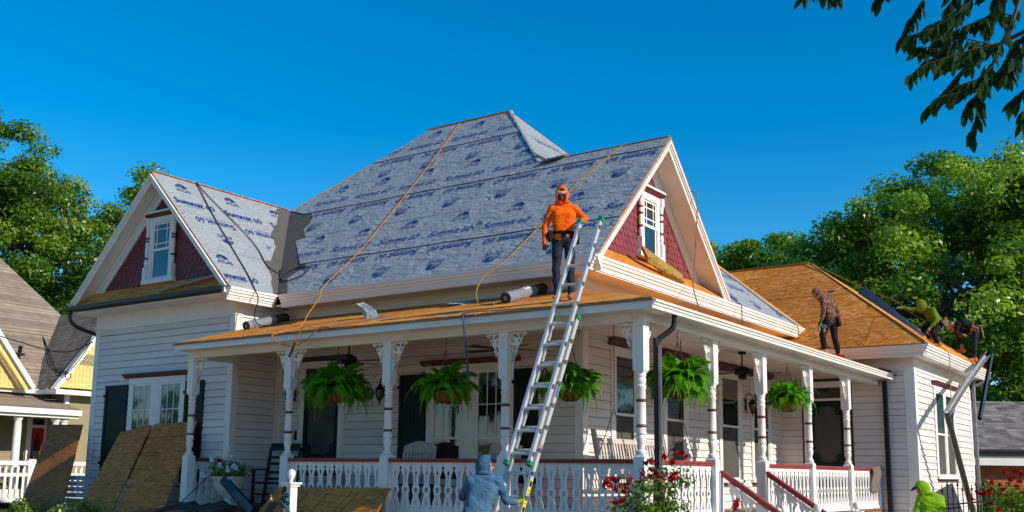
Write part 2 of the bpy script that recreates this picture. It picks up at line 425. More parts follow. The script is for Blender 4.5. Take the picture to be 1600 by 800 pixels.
def window(fr, u0, u1, v0, v1, cas=.11, lites=1, mull=.1, mid=None, cols=0, rows=0, head=None, headmat=MAROON, glass=GLASS, low=None, sill=True, headh=.12, headx=.08, label=None, blind=None):
    """casing with one or two double-hung units; sashes, muntins and panes are its sub-parts"""
    m = MB(); T = .045
    m.fbox(fr, u0, u0+cas, v0, v1, 0, T); m.fbox(fr, u1-cas, u1, v0, v1, 0, T)
    m.fbox(fr, u0-.015, u1+.015, v1, v1+.12, 0, T+.006)
    iu0, iu1 = u0+cas, u1-cas; wu = (iu1-iu0-mull*(lites-1))/lites
    for i in range(1, lites): m.fbox(fr, iu0+i*wu+(i-1)*mull, iu0+i*(wu+mull), v0, v1, 0, T-.003)
    win = m.build("window", WHITE, house, bev=.004)
    if label: win['label'] = label
    if sill: MB().fbox(fr, u0-.04, u1+.04, v0-.06, v0, 0, .085).build("sill", WHITE, win, bev=.006)
    if head:
        MB().sweep([(0, 0), (.06, .0), (.075, .03), (.10, .045), (.115, .08), (.135, .09), (.135, headh), (0, headh)], fr(u0-headx, head), fr(u1+headx, head), fr.v, fr.n).build("header_moulding", headmat, win)
    for i in range(lites):
        a = iu0+i*(wu+mull); b = a+wu; md = mid if mid else (v0+v1)/2; st = .05
        for (z0, z1, nn, isup) in ((v0, md+.02, .012, False), (md-.02, v1, .024, True)):
            s = MB(); n0, n1 = .004, nn+.012
            s.fbox(fr, a, a+st, z0, z1, n0, n1); s.fbox(fr, b-st, b, z0, z1, n0, n1)
            s.fbox(fr, a+st, b-st, z0, z0+st*.9, n0, n1-.002); s.fbox(fr, a+st, b-st, z1-st*.8, z1, n0, n1-.002)
            sa = s.build("sash", WHITE, win)
            g = (low or glass) if not isup else glass
            MB().fbox(fr, a+st, b-st, z0+st*.9, z1-st*.8, .003, nn).build("pane", g, win)
            if isup and blind:
                MB().fbox(fr, a+st+.01, b-st-.01, z0+(z1-z0)*blind, z1-st*.8, nn+.0005, nn+.002).build("blind", BLIND, win)
            if isup and cols:
                w = (b-a-2*st); hh = z1-st*.8-z0-st*.9; mu = MB()
                for k in range(1, cols): x = a+st+w*k/cols; mu.fbox(fr, x-.008, x+.008, z0+st*.9, z1-st*.8, nn-.002, nn+.010)
                for k in range(1, rows): z = z0+st*.9+hh*k/rows; mu.fbox(fr, a+st, b-st, z-.008, z+.008, nn-.003, nn+.0085)
                mu.build("muntin", WHITE, win)
    return win

def shutter(fr, u0, u1, v0, v1):
    m = MB(); m.fbox(fr, u0, u0+.07, v0, v1, .026, .058); m.fbox(fr, u1-.07, u1, v0, v1, .026, .058)
    for z in (v0, v0+(v1-v0)*.33, v1-.1): m.fbox(fr, u0+.07, u1-.07, z, z+.1, .026, .055)
    s = m.build("shutter", GREEN_D, house, bev=.004)
    n = max(3, int((u1-u0-.14)/.09)); w = (u1-u0-.14)/n
    for k in range(n):
        MB().fbox(fr, u0+.07+k*w+.003, u0+.07+(k+1)*w-.003, v0+.1, v1-.1, .022, .044).build("shutter_board", GREEN_D, s)
    hg = MB(); hg.fbox(fr, u0-.04, u0+.05, v1-.24, v1-.19, .058, .07); hg.fbox(fr, u0-.04, u0+.05, v0+.34, v0+.39, .058, .07); hg.build("hinge", BLACKM, s)
    return s

# ---- walls
holes_w = [(-13.02, -9.9, 1.2, 3.34)]
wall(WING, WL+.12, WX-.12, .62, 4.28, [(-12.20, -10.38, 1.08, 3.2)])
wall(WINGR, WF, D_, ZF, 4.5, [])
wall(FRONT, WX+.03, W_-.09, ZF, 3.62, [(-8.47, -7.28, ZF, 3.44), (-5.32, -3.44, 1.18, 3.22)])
MB().fbox(FRONT, WX, W_-.0, 3.62, 4.5, -.14, 0).build("wall", WHITE, house)
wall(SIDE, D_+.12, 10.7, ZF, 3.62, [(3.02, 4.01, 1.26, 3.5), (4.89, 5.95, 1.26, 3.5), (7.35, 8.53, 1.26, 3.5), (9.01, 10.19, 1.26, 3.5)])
MB().fbox(SIDE, D_-.14, 10.7, 3.62, 4.5, -.14, 0).build("wall", WHITE, house)
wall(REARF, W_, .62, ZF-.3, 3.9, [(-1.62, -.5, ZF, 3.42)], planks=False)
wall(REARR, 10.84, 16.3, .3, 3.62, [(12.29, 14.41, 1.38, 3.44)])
# hidden sides close the body
b = MB(); b.box(WL, WL+.14, WF, 11, .3, 4.55); b.box(WL, W_, 10.86, 11, .3, 4.5); b.box(-6, .64, 16.26, 16.4, .3, 4.0)
b.box(-2.1, .64, 10.9, 16.2, .3, .5); b.build("wall", SIDING, house)
# foundation skirt
b = MB(); b.box(WL+.02, WX-.02, WF+.03, WF+.16, 0, .62); b.box(.62, .76, 10.75, 16.3, 0, .34); b.box(-2.2, .6, 10.73, 10.8, 0, .55); b.build("foundation", PLANTER, house)

# corner boards, friezes
def board(fr, u0, u1, v0, v1, n0=0, n1=.036, name="corner_board"): return MB().fbox(fr, u0, u1, v0, v1, n0, n1).build(name, WHITE, house, bev=.005)
board(WING, WL-.03, WL+.12, .62, 4.26); board(WING, WX-.12, WX+.032, .62, 4.26)
board(WINGR, WF, WF+.12, .62, 4.26); board(WINGR, D_-.12, D_-.005, ZF, 4.27)
board(WING, WL-.06, WL+.15, .30, .66, 0, .055, "corner_base"); board(WING, WX-.15, WX+.055, .30, .66, 0, .05, "corner_base")
board(WING, WL-.05, WL+.15, 4.26, 4.32, 0, .06, "corner_capital"); board(WING, WX-.15, WX+.05, 4.26, 4.32, 0, .06, "corner_capital")
board(WINGR, WF-.0, WF+.15, 4.262, 4.318, 0, .048, "corner_capital")
board(WING, WL-.03, WX+.03, 4.24, 4.60, 0, .04, "frieze"); board(WINGR, WF, D_-.03, 4.242, 4.60, 0, .028, "frieze")
board(FRONT, W_-.12, W_+.034, ZF, 3.62); board(SIDE, D_+.003, D_+.13, ZF, 3.62)
board(FRONT, WX+.03, WX+.075, ZF, 3.62, 0, .03)
board(FRONT, WX+.03, W_+.03, 4.22, 4.50, 0, .028, "frieze"); board(SIDE, D_, 10.66, 4.22, 4.50, 0, .026, "frieze")
board(REARF, .60, .815, .30, 3.62); board(REARR, 10.70, 10.85, .30, 3.62); board(REARF, W_+.03, .81, 3.62, 3.92, 0, .03, "frieze"); board(REARR, 10.7, 16.3, 3.622, 3.92, 0, .03, "frieze")
board(REARF, .57, .84, .28, .78, 0, .05, "corner_base"); board(REARR, 10.702, 10.88, .28, .78, 0, .048, "corner_base"); board(REARR, 16.18, 16.32, .3, 3.62)
board(REARF, W_+.003, W_+.05, ZF, 3.62, 0, .03)
board(WING, WL-.04, WX+.0, .615, .66, 0, .05, "water_table")

# ---- windows
window(WING, -12.18, -10.40, 1.12, 3.06, .10, 2, .24, 2.02, 3, 2, head=3.18, headh=.07, headx=.16, glass=GLASSY, low=GLASSY)
shutter(WING, -12.98, -12.22, 1.12, 3.06); shutter(WING, -10.37, -9.82, 1.12, 3.06)
window(FRONT, -5.30, -3.46, 1.22, 3.08, .13, 2, .30, 1.95, 3, 2, head=3.2, headh=.09, headx=.12)
shutter(FRONT, -5.93, -5.32, 1.22, 3.07); shutter(FRONT, -3.44, -2.98, 1.22, 3.07)
for (a, b_, hd) in ((3.03, 4.00, .08), (4.90, 5.94, .10), (7.36, 8.52, .06), (9.02, 10.18, .06)):
    window(SIDE, a, b_, 1.30, 3.36, .13, 1, 0, 2.36, head=3.49, headh=.1, headx=hd, low=SCREEN, blind=.55 if a > 7 else None)
window(REARR, 12.30, 14.40, 1.42, 3.30, .16, 2, .16, 2.35, head=3.43, headh=.09, headx=.1, low=SCREEN, glass=GLASSY)

def screen_door(fr, u0, u1, v1, cas, top, transom):
    m = MB(); T = .045
    m.fbox(fr, u0-cas, u0, ZF, top, 0, T); m.fbox(fr, u1, u1+cas, ZF, top, 0, T); m.fbox(fr, u0-cas-.02, u1+cas+.02, top, top+.13, 0, T+.008)
    m.fbox(fr, u0, u1, v1, v1+.055, 0, T-.006)
    d0 = m.build("door_casing", WHITE, house, bev=.004)
    MB().fbox(fr, u0, u1, v1+.055, top, .002, .014).build("transom_pane", GLASS, d0)
    w = u1-u0; s = MB(); st = .085
    s.fbox(fr, u0+.006, u0+st, ZF+.02, v1-.006, .01, .048); s.fbox(fr, u1-st, u1-.006, ZF+.02, v1-.006, .01, .048)
    for (z0, z1) in ((ZF+.02, ZF+.2), (ZF+.55, ZF+.63), (ZF+.86, ZF+.95), (v1-.12, v1-.006)): s.fbox(fr, u0+st, u1-st, z0, z1, .01, .046)
    s.fbox(fr, (u0+u1)/2-.03, (u0+u1)/2+.03, ZF+.2, ZF+.55, .01, .044)
    door = s.build("screen_door", GREEN_D, house, bev=.004)
    MB().fbox(fr, u0+st, u1-st, ZF+.2, v1-.12, .004, .012).build("screen", SCREEN, door)
    k = 9; sp = MB()
    for i in range(k):
        x = u0+st+(w-2*st)*(i+.5)/k; sp.tube([fr(x, ZF+.63, .028), fr(x, ZF+.75, .028), fr(x, ZF+.86, .028)], [.008, .013, .008], 6)
    sp.build("spindle", GREEN_D, door)
    for (cu, cz, sx, sz) in ((u0+st, ZF+.95, 1, 1), (u1-st, ZF+.95, -1, 1), (u0+st, v1-.12, 1, -1), (u1-st, v1-.12, -1, -1)):
        lp = [(0, 0), (.20, 0), (.17, .03), (.12, .035), (.10, .07), (.05, .09), (.035, .14), (.03, .19), (0, .21)]
        pts = [(cu+sx*p, cz+sz*q) for p, q in lp]
        if area(pts) < 0: pts = pts[::-1]
        MB().poly(pts, fr, .014, .04).tube([fr(cu+sx*(.07+.045*math.cos(t)), cz+sz*(.13+.045*math.sin(t)), .034) for t in np.linspace(-2.6, 2.2, 12)], .012, 6).build("scroll_bracket", GREEN_D, door)
    kn = MB(); kn.lathe([(.0, 0), (.014, .0), (.014, .03), (.026, .04), (.028, .055), (.018, .07), (0, .072)], 10, Fr(fr(u0+.045, ZF+1.0, .045), fr.u, fr.v, fr.n)); kn.build("door_knob", BLACKM, door, True)
    return door
screen_door(FRONT, -8.33, -7.42, 2.98, .14, 3.30, True)
screen_door(REARF, -1.45, -.68, 3.02, .12, 3.31, True)
# bell and house plaque by the front door
bl = MB(); bl.fbox(FRONT, -8.56, -8.50, 1.95, 2.12, .027, .05); bl.fbox(FRONT, -8.545, -8.515, 2.0, 2.03, .05, .055); bl.build("door_bell", BLACKM, house, bev=.004)
pl = MB(); e = [(-6.69+.135*math.cos(t), 2.77+.125*math.sin(t)) for t in np.linspace(0, 2*math.pi, 28, endpoint=False)]
pl.poly(e, FRONT, .026, .044); plaque = pl.build("house_plaque", BLACKM, house)
rim = MB()
for i in range(28):
    t0 = 2*math.pi*i/28; rim.bar(FRONT(-6.69+.12*math.cos(t0), 2.77+.11*math.sin(t0), .046), FRONT(-6.69+.12*math.cos(t0+.16), 2.77+.11*math.sin(t0+.16), .046), .008, .006, (0, -1, 0))
for sx in (-1, 1): rim.fbox(FRONT, -6.69+sx*.062-.004, -6.69+sx*.062+.004, 2.71, 2.83, .0445, .048)
rim.build("plaque_rim", WHITE, plaque)

# ---- mouldings and soffits of the main eaves
CROWN = [(-.03, -.24), (0, -.24), (0, -.19), (.02, -.185), (.02, -.15), (.045, -.145), (.05, -.105), (.075, -.095), (.08, -.055), (.10, -.045), (.10, -.005), (-.03, -.005)]
def eave(a, b, out, z, name="eave_moulding"):
    return MB().sweep(CROWN, (a[0], a[1], z), (b[0], b[1], z), (0, 0, 1), out).build(name, WHITE, house)
eave((-8.56, 1.66), (-1.54, 1.66), (0, -1, 0), 4.69); eave((-1.66, 1.53), (-1.66, 11.0), (1, 0, 0), 4.69); eave((-8.71, .47), (-8.71, 1.60), (1, 0, 0), 4.69)
eave((-1.7, 10.26), (1.16, 10.26), (0, -1, 0), 4.09); eave((1.14, 10.13), (1.14, 16.85), (1, 0, 0), 4.09)
s = MB(); s.box(-8.7, W_, 1.64, D_+.0, 4.47, 4.50); s.box(W_, -1.64, 1.64, 10.98, 4.472, 4.502); s.box(WX, -8.69, WF, 1.60, 4.571, 4.60); s.box(-13.75, -8.69, .50, WF, 4.57, 4.60)
s.box(W_+.03, 1.16, 10.24, 10.7, 3.88, 3.91); s.box(.78, 1.16, 10.7, 16.8, 3.882, 3.912); s.build("soffit", WHITE, house)
# dark half-round gutter along the wing front and its downspout
g = MB(); g.sweep([(.0, .0), (.02, -.075), (.07, -.1), (.13, -.07), (.14, .0), (.13, .0), (.12, -.055), (.07, -.082), (.03, -.06), (.015, 0)], (-13.82, .50, 4.70), (-8.76, .50, 4.70), (0, 0, 1), (0, -1, 0)); g.build("gutter", GUTTER, house)
MB().box(-8.80, -8.735, .42, .50, 4.585, 4.68).build("gutter_end", WHITE, house)
MB().tube(smoothpath([(-13.68, .45, 4.62), (-13.68, .46, 4.44), (-13.64, .62, 4.30), (-13.56, 1.15, 4.14), (-13.54, 1.4, 3.9), (-13.54, 1.4, .4)], 4), .042, 8).build("downspout", GUTTER, house, True)

# ---- gables
class Gab: pass
def gable(fr, half, o, zt, win_u, win_hw, side_label, cap):
    """shingled gable wall in frame fr (origin at eave height under the apex): rake trim, soffit, shingles, pent roof"""
    rise = half
    def off(d): return half-d*2**.5   # half width of the triangle pulled in by d
    g = MB(); h = off(.07); g.poly([(-h, 0), (h, 0), (0, h)], fr, -.1, 0); gw = g.build("gable", SHINGLE_RED, house); gw['label'] = side_label
    def rake(d0, d1, n0, n1, nm, mat_, z0=0.0):
        a0, a1 = off(d0), off(d1); m = MB()
        for sx in (-1, 1):
            p = [(sx*(a0-z0), z0), (sx*(a1-z0), z0), (0, a1), (0, a0)]
            if area(p) < 0: p = p[::-1]
            m.poly(p, fr, n0, n1)
        return m.build(nm, mat_, gw)
    rake(.075, .31, 0.002, .034, "frieze_board", WHITE); rake(.275, .315, .034, .05, "frieze_moulding", WHITE)
    rake(.04, .062, 0, o-.03, "soffit_board", WHITE)
    rake(.045, .16, o-.03, o+.0, "bargeboard", WHITE); rake(.043, .10, o+.0, o+.025, "bargeboard_moulding", WHITE); rake(.041, .075, o+.025, o+.05, "bargeboard_moulding", WHITE)
    # fish scale shingles
    pw, ph = .145, .12
    sh = [(-pw/2+.003, .17), (-pw/2+.003, .045), (-pw*.38, .022), (-pw*.2, .006), (0, 0), (pw*.2, .006), (pw*.38, .022), (pw/2-.003, .045), (pw/2-.003, .17)]
    mm = MB(); k = len(sh); I = Fr((0, 0, 0), (1, 0, 0), (0, 1, 0))
    vs = [(u, v, .019-.09*v) for u, v in sh]+[(u, v, .002) for u, v in sh]
    mm.add(vs, [tuple(range(k))[::-1], tuple(range(k, 2*k))]+[(i, (i+1) % k, k+(i+1) % k, k+i) for i in range(k)])
    me = mm.mesh("shingle", SHINGLE_RED); rest = MB(); cnt = 0
    row = 0; v = zt-.03; hh = off(.27)
    while v < hh-.1:
        half_w = hh-v; u = -math.ceil(half_w/pw)*pw + (pw/2 if row % 2 else 0)
        while u < half_w:
            if abs(u) < half_w-.03 and not (abs(u-win_u) < win_hw-.05 and v+.1 < cap[1]):
                M_ = fr.mat(u+random.uniform(-.003, .003), v+random.uniform(-.004, .004), 0)
                cnt += 1
                if cnt <= 148: link("shingle", me, gw, M_)
                else: rest.add([M_ @ Vector(p) for p in mm.V], mm.F)
            u += pw
        v += ph; row += 1
    if rest.V: tag(rest.build("shingle", SHINGLE_RED, gw), kind="stuff")
    # pent roof of bare sheathing
    pv = zt-.02; ptop = off(.04)-pv
    P = MB()
    e0 = o-.01
    P.hexa([fr(-half+.12, .0, e0), fr(half-.12, .0, e0), fr(ptop, pv-.016, .0), fr(-ptop, pv-.016, .0), fr(-half+.12, .016, e0), fr(half-.12, .016, e0), fr(ptop, pv, .0), fr(-ptop, pv, .0)])
    P.build("pent_roof", OSBSHADE if o < .4 else OSB, gw)  # the shaded gable takes the copy coloured for shade
    # window unit between turned colonnettes
    c0, c1 = cap; w0, w1 = win_u-win_hw, win_u+win_hw
    m = MB(); m.fbox(fr, w0+.1, w0+.19, c0, c1-.18, 0, .06); m.fbox(fr, w1-.19, w1-.1, c0, c1-.18, 0, .06); m.fbox(fr, w0+.05, w1-.05, c1-.18, c1-.06, 0, .065)
    win = m.build("window", WHITE, house); win['label'] = "gable window with small border panes, " + side_label
    MB().fbox(fr, w0-.03, w1+.03, c0-.09, c0, 0, .11).build("sill", WHITE, win, bev=.006)
    MB().sweep([(0, 0), (.07, 0), (.085, .03), (.11, .04), (.13, .075), (0, .075)], fr(w0-.02, c1-.06, 0), fr(w1+.02, c1-.06, 0), fr.v, fr.n).build("header_moulding", MAROON, win)
    MB().fbox(fr, w0-.05, w1+.05, c1+.015, c1+.05, 0, .15).build("header_cap", WHITE, win)
    for x in (w0+.05, w1-.05):
        lf = Fr(fr(x, 0, .062), fr.u, -fr.n, fr.v); c = MB()
        c.fbox(fr, x-.05, x+.05, c0, c0+.26, .012, .112); c.fbox(fr, x-.048, x+.048, c1-.20, c1-.06, .014, .11)
        c.lathe([(.046, c0+.26), (.03, c0+.28), (.046, c0+.34), (.036, c0+.42), (.04, c0+.6), (.04, c1-.62), (.036, c1-.48), (.03, c1-.46), (.046, c1-.42), (.034, c1-.36), (.042, c1-.3), (.048, c1-.22), (.048, c1-.20)], 12, lf)
        col = c.build("colonnette", WHITE, win, True); bb = MB()
        for z in (c0+.43, c0+.78, c1-.5): bb.lathe([(.046, z), (.046, z+.035)], 12, lf)
        bb.build("band", MAROON, win)
    a, bq = w0+.19, w1-.19; md = (c0+c1-.18)/2+.02
    s = MB(); st = .04
    for (z0, z1, n1) in ((c0, md+.02, .03), (md-.02, c1-.18, .042)):
        s.fbox(fr, a, a+st, z0, z1, .004, n1); s.fbox(fr, bq-st, bq, z0, z1, .004, n1); s.fbox(fr, a+st, bq-st, z0, z0+st*1.3, .004, n1-.002); s.fbox(fr, a+st, bq-st, z1-st, z1, .004, n1-.002)
    s.build("sash", WHITE, win)
    MB().fbox(fr, a+st, bq-st, c0+st, md, .003, .02).build("pane", GLASS, win); MB().fbox(fr, a+st, bq-st, md, c1-.18-st, .003, .028).build("pane", GLASS, win)
    mu = MB(); q = .1
    for x in (a+st+q*.8, bq-st-q*.8): mu.fbox(fr, x-.011, x+.011, md+.03, c1-.18-st, .026, .04)
    for z in (md+.03+q, c1-.18-st-q): mu.fbox(fr, a+st, bq-st, z-.011, z+.011, .025, .0385)
    mu.build("muntin", WHITE, win)
    return gw
GW = Fr((-11.2, .8, 4.7), (1, 0, 0), (0, 0, 1)); GR = Fr((-2.05, 4.17, 4.7), (0, 1, 0), (0, 0, 1))
gable(GW, 2.57, .35, .36, .03, .47, "shaded maroon gable over the left wing", (.42, 1.76))
gable(GR, 2.57, .45, .36, .05, .44, "sunlit maroon gable over the right side", (.50, 1.66))
# ================================================================ ROOFS
S2 = 2**.5
RF = Fr((0, 1.6, 4.7), (1, 0, 0), (0, 1, 1)); RR = Fr((-1.6, 0, 4.7), (0, 1, 0), (-4.95, 0, 4.7)); WR = Fr((-8.65, 0, 4.7), (0, 1, 0), (-1, 0, 1))
def xl(v): return -8.65-v/S2 if v <= 3.62 else -13.6+v/S2*1.0
def xr(v): return -1.56 if v <= 3.63 else -1.6-1.053*v/S2
roof = MB()
roof.poly([(-8.65, 0), (-1.55, 0), (-1.55, 3.63), (-4.31, 3.63), (-6.55, 6.647), (-8.9, 6.647), (-11.21, 3.62)], RF, -.016, 0)
roof.poly([(6.74, 0), (11.05, 0), (6.3, 6.826), (4.17, 3.73)], RR, -.03, 0)
roof.poly([(.44, 0), (1.6, 0), (4.17, 3.62), (.44, 3.62)], WR, -.014, 0)
roof.add([(-1.56, 4.17, 7.27), (-4.31, 4.17, 7.27), (-1.56, 6.74, 4.7), (-1.56, 4.17, 7.23), (-4.31, 4.17, 7.23), (-1.56, 6.74, 4.66)], [(0, 1, 2), (5, 4, 3), (0, 3, 4, 1), (1, 4, 5, 2), (2, 5, 3, 0)])
roof.add([(-11.2, .44, 7.265), (-11.2, 4.17, 7.265), (-8.9, 6.3, 9.4), (-13.77, 11, 4.7), (-13.77, .44, 4.7), (-11.2, .44, 7.225), (-11.2, 4.17, 7.225), (-8.9, 6.3, 9.36), (-13.77, 11, 4.66), (-13.77, .44, 4.66)],
         [(0, 1, 2, 3), (0, 3, 4), (8, 7, 6, 5), (9, 8, 5), (0, 4, 9, 5), (4, 3, 8, 9)])
roof.add([(-8.9, 6.3, 9.4), (-6.55, 6.3, 9.4), (-1.6, 11, 4.7), (-13.77, 11, 4.7)], [(0, 1, 2, 3)])
roof_o = roof.build("roof", OSB, house); roof_o['label'] = "main hip roof and gable slopes covered in grey printed felt"
# valley membrane where wing and main slopes meet
vm = MB(); n_ = 14; vs = []; fs = []
def vpt(t, side, w):
    v = 3.6*t; z = 4.7+v/S2
    if side > 0: return RF(-8.65-v/S2+w, v, .006)
    return WR(1.6+v/S2-w, v, .006)
for i in range(n_+1):
    t = i/n_; vs += [vpt(t, -1, .42+.05*math.sin(i*2.1)), vpt(t, -1, .0)+Vector((0, 0, .008)), vpt(t, 1, .72+.05*math.sin(i*1.7))]
for i in range(n_): fs += [(i*3, i*3+1, i*3+4, i*3+3), (i*3+1, i*3+2, i*3+5, i*3+4)]
vm.add(vs, fs).build("valley_membrane", VALLEY, roof_o)

def strip(fr, left, right, a, b, brk=(), under=.07, name="felt_strip", lift=.011):
    """one run of felt: lapped over the one below, its lower edge standing a little proud"""
    vals = sorted({a-under if a > .1 else a-.02, b, *[x for x in brk if a < x < b]})
    top = lambda v: lift-(lift-.005)*(v-a)/(b-a)
    L = [(left(v), v) for v in vals]; Rr = [(right(v), v) for v in vals]
    loop = L[::-1]+Rr; k = len(loop)
    # a finer lower edge with slight waviness
    lo = [i for i, p in enumerate(loop) if abs(p[1]-vals[0]) < 1e-6]
    p0, p1 = loop[lo[0]], loop[lo[1]]; n = max(2, int(abs(p1[0]-p0[0])/.35))
    edge = [(p0[0]+(p1[0]-p0[0])*i/n, p0[1]+(random.uniform(-.012, .012) if 0 < i < n else 0)) for i in range(n+1)]
    loop = loop[:lo[0]]+edge+loop[lo[1]+1:]
    k = len(loop)
    m = MB(); m.add([fr(u, v, top(v)+(random.uniform(-.004, .003) if i > 0 and abs(v-vals[0]) < .02 else 0)) for i, (u, v) in enumerate(loop)]+[fr(u, v, top(v)-.004) for u, v in loop],
          [tuple(range(k)), tuple(range(k, 2*k))[::-1]]+[(i, k+i, k+(i+1) % k, (i+1) % k) for i in range(k)])
    return m.build(name, FELT, roof_o)
_t = text_mesh('t', [('Summit', .27, .12, 0, 0, 0)], PRINT); TXW = max(v.co.x for v in _t.vertices); bpy.data.meshes.remove(_t)
TXT = text_mesh("lettering", [("Summit", .27, .12, 0, 0, 0), ("Summit", .27, .12, 0, .007, .001), ("60", .27, .10, 0, TXW+.055, 0), ("Premium Underlayment", .045, .1, 0, .30, -.06)], PRINT)
xs = [v.co.x for v in TXT.vertices]; kx = .98/(max(xs)-min(xs)); TXT.transform(Matrix.Scale(kx, 4, (1, 0, 0)))
def logo():
    t = text_mesh("emblem", [("ATLAS", .15, .12, .001, 0, 0)], PRINT)
    xs = [v.co.x for v in t.vertices]; k = .36/(max(xs)-min(xs)); t.transform(Matrix.Scale(k, 4, (1, 0, 0)))
    m = MB()
    def arc(cx, cy, rx, ry, t0, t1, w, n=14):
        vs = []; 
        for i in range(n+1):
            q = t0+(t1-t0)*i/n; vs += [(cx+rx*math.cos(q), cy+ry*math.sin(q), 0), (cx+(rx-w)*math.cos(q), cy+(ry-w)*math.sin(q), 0)]
        m.add(vs, [(i*2, i*2+1, i*2+3, i*2+2) for i in range(n)])
    cx, cy = .18, .125
    arc(cx, cy, .145, .165, .12, 3.05, .018)
    for rx in (.10, .05): arc(cx, cy, rx, .15, .2, 2.95, .014)
    for hh in (.045, .095): m.add([(cx-.13+hh*.4, cy+hh, 0), (cx+.13-hh*.4, cy+hh, 0), (cx+.13-hh*.4, cy+hh+.013, 0), (cx-.13+hh*.4, cy+hh+.013, 0)], [(0, 1, 2, 3)])
    m.add([(cx+.03, cy+.10, 0), (cx+.12, cy+.05, 0), (cx+.10, cy+.13, 0), (cx+.05, cy+.15, 0)], [(0, 1, 2, 3)])
    m.add([(cx+.02, cy+.02, 0), (cx+.09, cy+.02, 0), (cx+.08, cy+.06, 0), (cx+.03, cy+.07, 0)], [(0, 1, 2, 3)])
    me2 = m.mesh("emblem", PRINT)
    bm = bmesh.new(); bm.from_mesh(t); bm.from_mesh(me2); bm.to_mesh(t); bm.free(); bpy.data.meshes.remove(me2); return t
LOGO = logo()
for me in (TXT, LOGO):
    me.materials.clear(); me.materials.append(PRINT)
def put(fr, me, u, v, inv, n, par, cuts=()):
    nm = me.name.split('.')[0]; L = Matrix.Translation((u, v, 0)) @ Matrix.Diagonal((-1, -1, 1, 1) if inv else (1, 1, 1, 1))
    if not cuts: link(nm, me, par, fr.mat(0, 0, n) @ L); return
    bm = bmesh.new(); bm.from_mesh(me); bmesh.ops.transform(bm, matrix=L, verts=bm.verts)
    for (co, no) in cuts:      # print runs off the edge of the sheet
        bmesh.ops.bisect_plane(bm, geom=bm.verts[:]+bm.edges[:]+bm.faces[:], plane_co=co, plane_no=no, clear_outer=True)
    if bm.faces: m2 = bpy.data.meshes.new(nm); bm.to_mesh(m2); m2.materials.clear(); m2.materials.append(PRINT); link(nm, m2, par, fr.mat(0, 0, n))
    bm.free()
def print_rows(fr, inside, strips, u_start, u_end, par, pitch=1.245, edges=None):
    """every strip carries a row of lettering and a row of emblems; alternate strips were rolled the other way round"""
    for (a, b, inv, ph) in strips:
        h = b-a; nn = lambda v: .022-.017*(v-a)/h+.004
        for rowname in ("t", "l"):
            u = u_start+ph+(0 if rowname == "t" else .28); me, w, hh = (TXT, .98, .2) if rowname == "t" else (LOGO, .36, .26)
            base = (a+.21 if rowname == "t" else a+.70) if not inv else (b-.16 if rowname == "t" else b-.66)
            if h < .95 and rowname == "l": base = a+.62 if not inv else b-.58
            while u < u_end:
                lo, hi = (base-.08, base+hh) if not inv else (base-hh, base+.08)
                cs = [(u, lo), (u+w, lo), (u, hi), (u+w, hi)]
                if edges and any(inside(*c) for c in cs) and not all(inside(*c) for c in cs): put(fr, me, u+(w if inv else 0), base, inv, max(nn(lo), nn(hi))+.001, par, edges((lo+hi)/2))
                elif all(inside(*c) for c in cs): put(fr, me, u+(w if inv else 0), base, inv, max(nn(lo), nn(hi))+.001, par)
                u += pitch
ST = [(0, 1.10, True, .35), (1.10, 2.24, False, .02), (2.24, 3.38, True, .62), (3.38, 4.45, False, .30), (4.45, 5.42, True, .05), (5.42, 6.62, False, .55)]
offs = [.32, .30, .42, .36, .30, .25]
for i, (a, b, inv, ph) in enumerate(ST):
    ow = [.2, .3, .36, .38, .03, .03][i]
    strip(RF, lambda v, ow=ow, a=a, b=b: xl(v)+(ow+(.25 if i in (1, 2) else .1)*(1-(v-a)/(b-a)) if v < 3.62 else .02), lambda v: xr(v)+(.006 if v <= 3.63 else -.015), a, b, (3.62, 3.64), lift=.022 if i % 2 else .010)
print_rows(RF, lambda u, v: xl(v)+.46 < u < xr(v)-.06 and 0.03 < v < 6.6, ST, -13.2, -1.5, roof_o, edges=lambda v: [((-8.65+.46, 0, 0), (-1, -1/S2, 0)) if v < 3.5 else ((-13.6+.08, 0, 0), (-1, 1/S2, 0)), ((-1.62, 0, 0), (1, 0, 0)) if v < 3.6 else ((-1.66, 0, 0), (1, 1.053/S2, 0)), ((0, .02, 0), (0, -1, 0))])
STW = [(0, 1.24, False, -.05), (1.24, 2.40, True, .45), (2.40, 3.63, False, .18)]
for i, (a, b, inv, ph) in enumerate(STW):
    strip(WR, lambda v: .442, lambda v, a=a, b=b, i=i: 1.6+v/S2-(.06, .18, .12)[i]-(.0, .12, .30)[i]*(1-(v-a)/(b-a)), a, b)
print_rows(WR, lambda u, v: .5 < u < 1.6+v/S2-.36 and v < 3.6, STW, -.9, 4.5, roof_o, edges=lambda v: [((.49, 0, 0), (-1, 0, 0)), ((1.6-.36, 0, 0), (1, -1/S2, 0)), ((0, 3.6, 0), (0, 1, 0))])
hipb = lambda v: 11.0-(4.7/6.826)*v-.22
hipa = lambda v: (6.74-(2.57/3.73)*v if v < 3.73 else 4.17+(2.13/3.096)*(v-3.73))+.03
STR = [(0, 1.1, True, .2), (1.1, 2.2, False, .5), (2.2, 3.3, True, 0), (3.3, 4.4, False, .4), (4.4, 5.5, True, .2), (5.5, 6.5, False, .2)]
for i, (a, b, inv, ph) in enumerate(STR): strip(RR, lambda v: hipa(v), lambda v: max(hipb(v), hipa(v)+.05), a, b, (3.73,))
print_rows(RR, lambda u, v: hipa(v)+.05 < u < hipb(v)-.1, STR, 4.2, 11, roof_o)
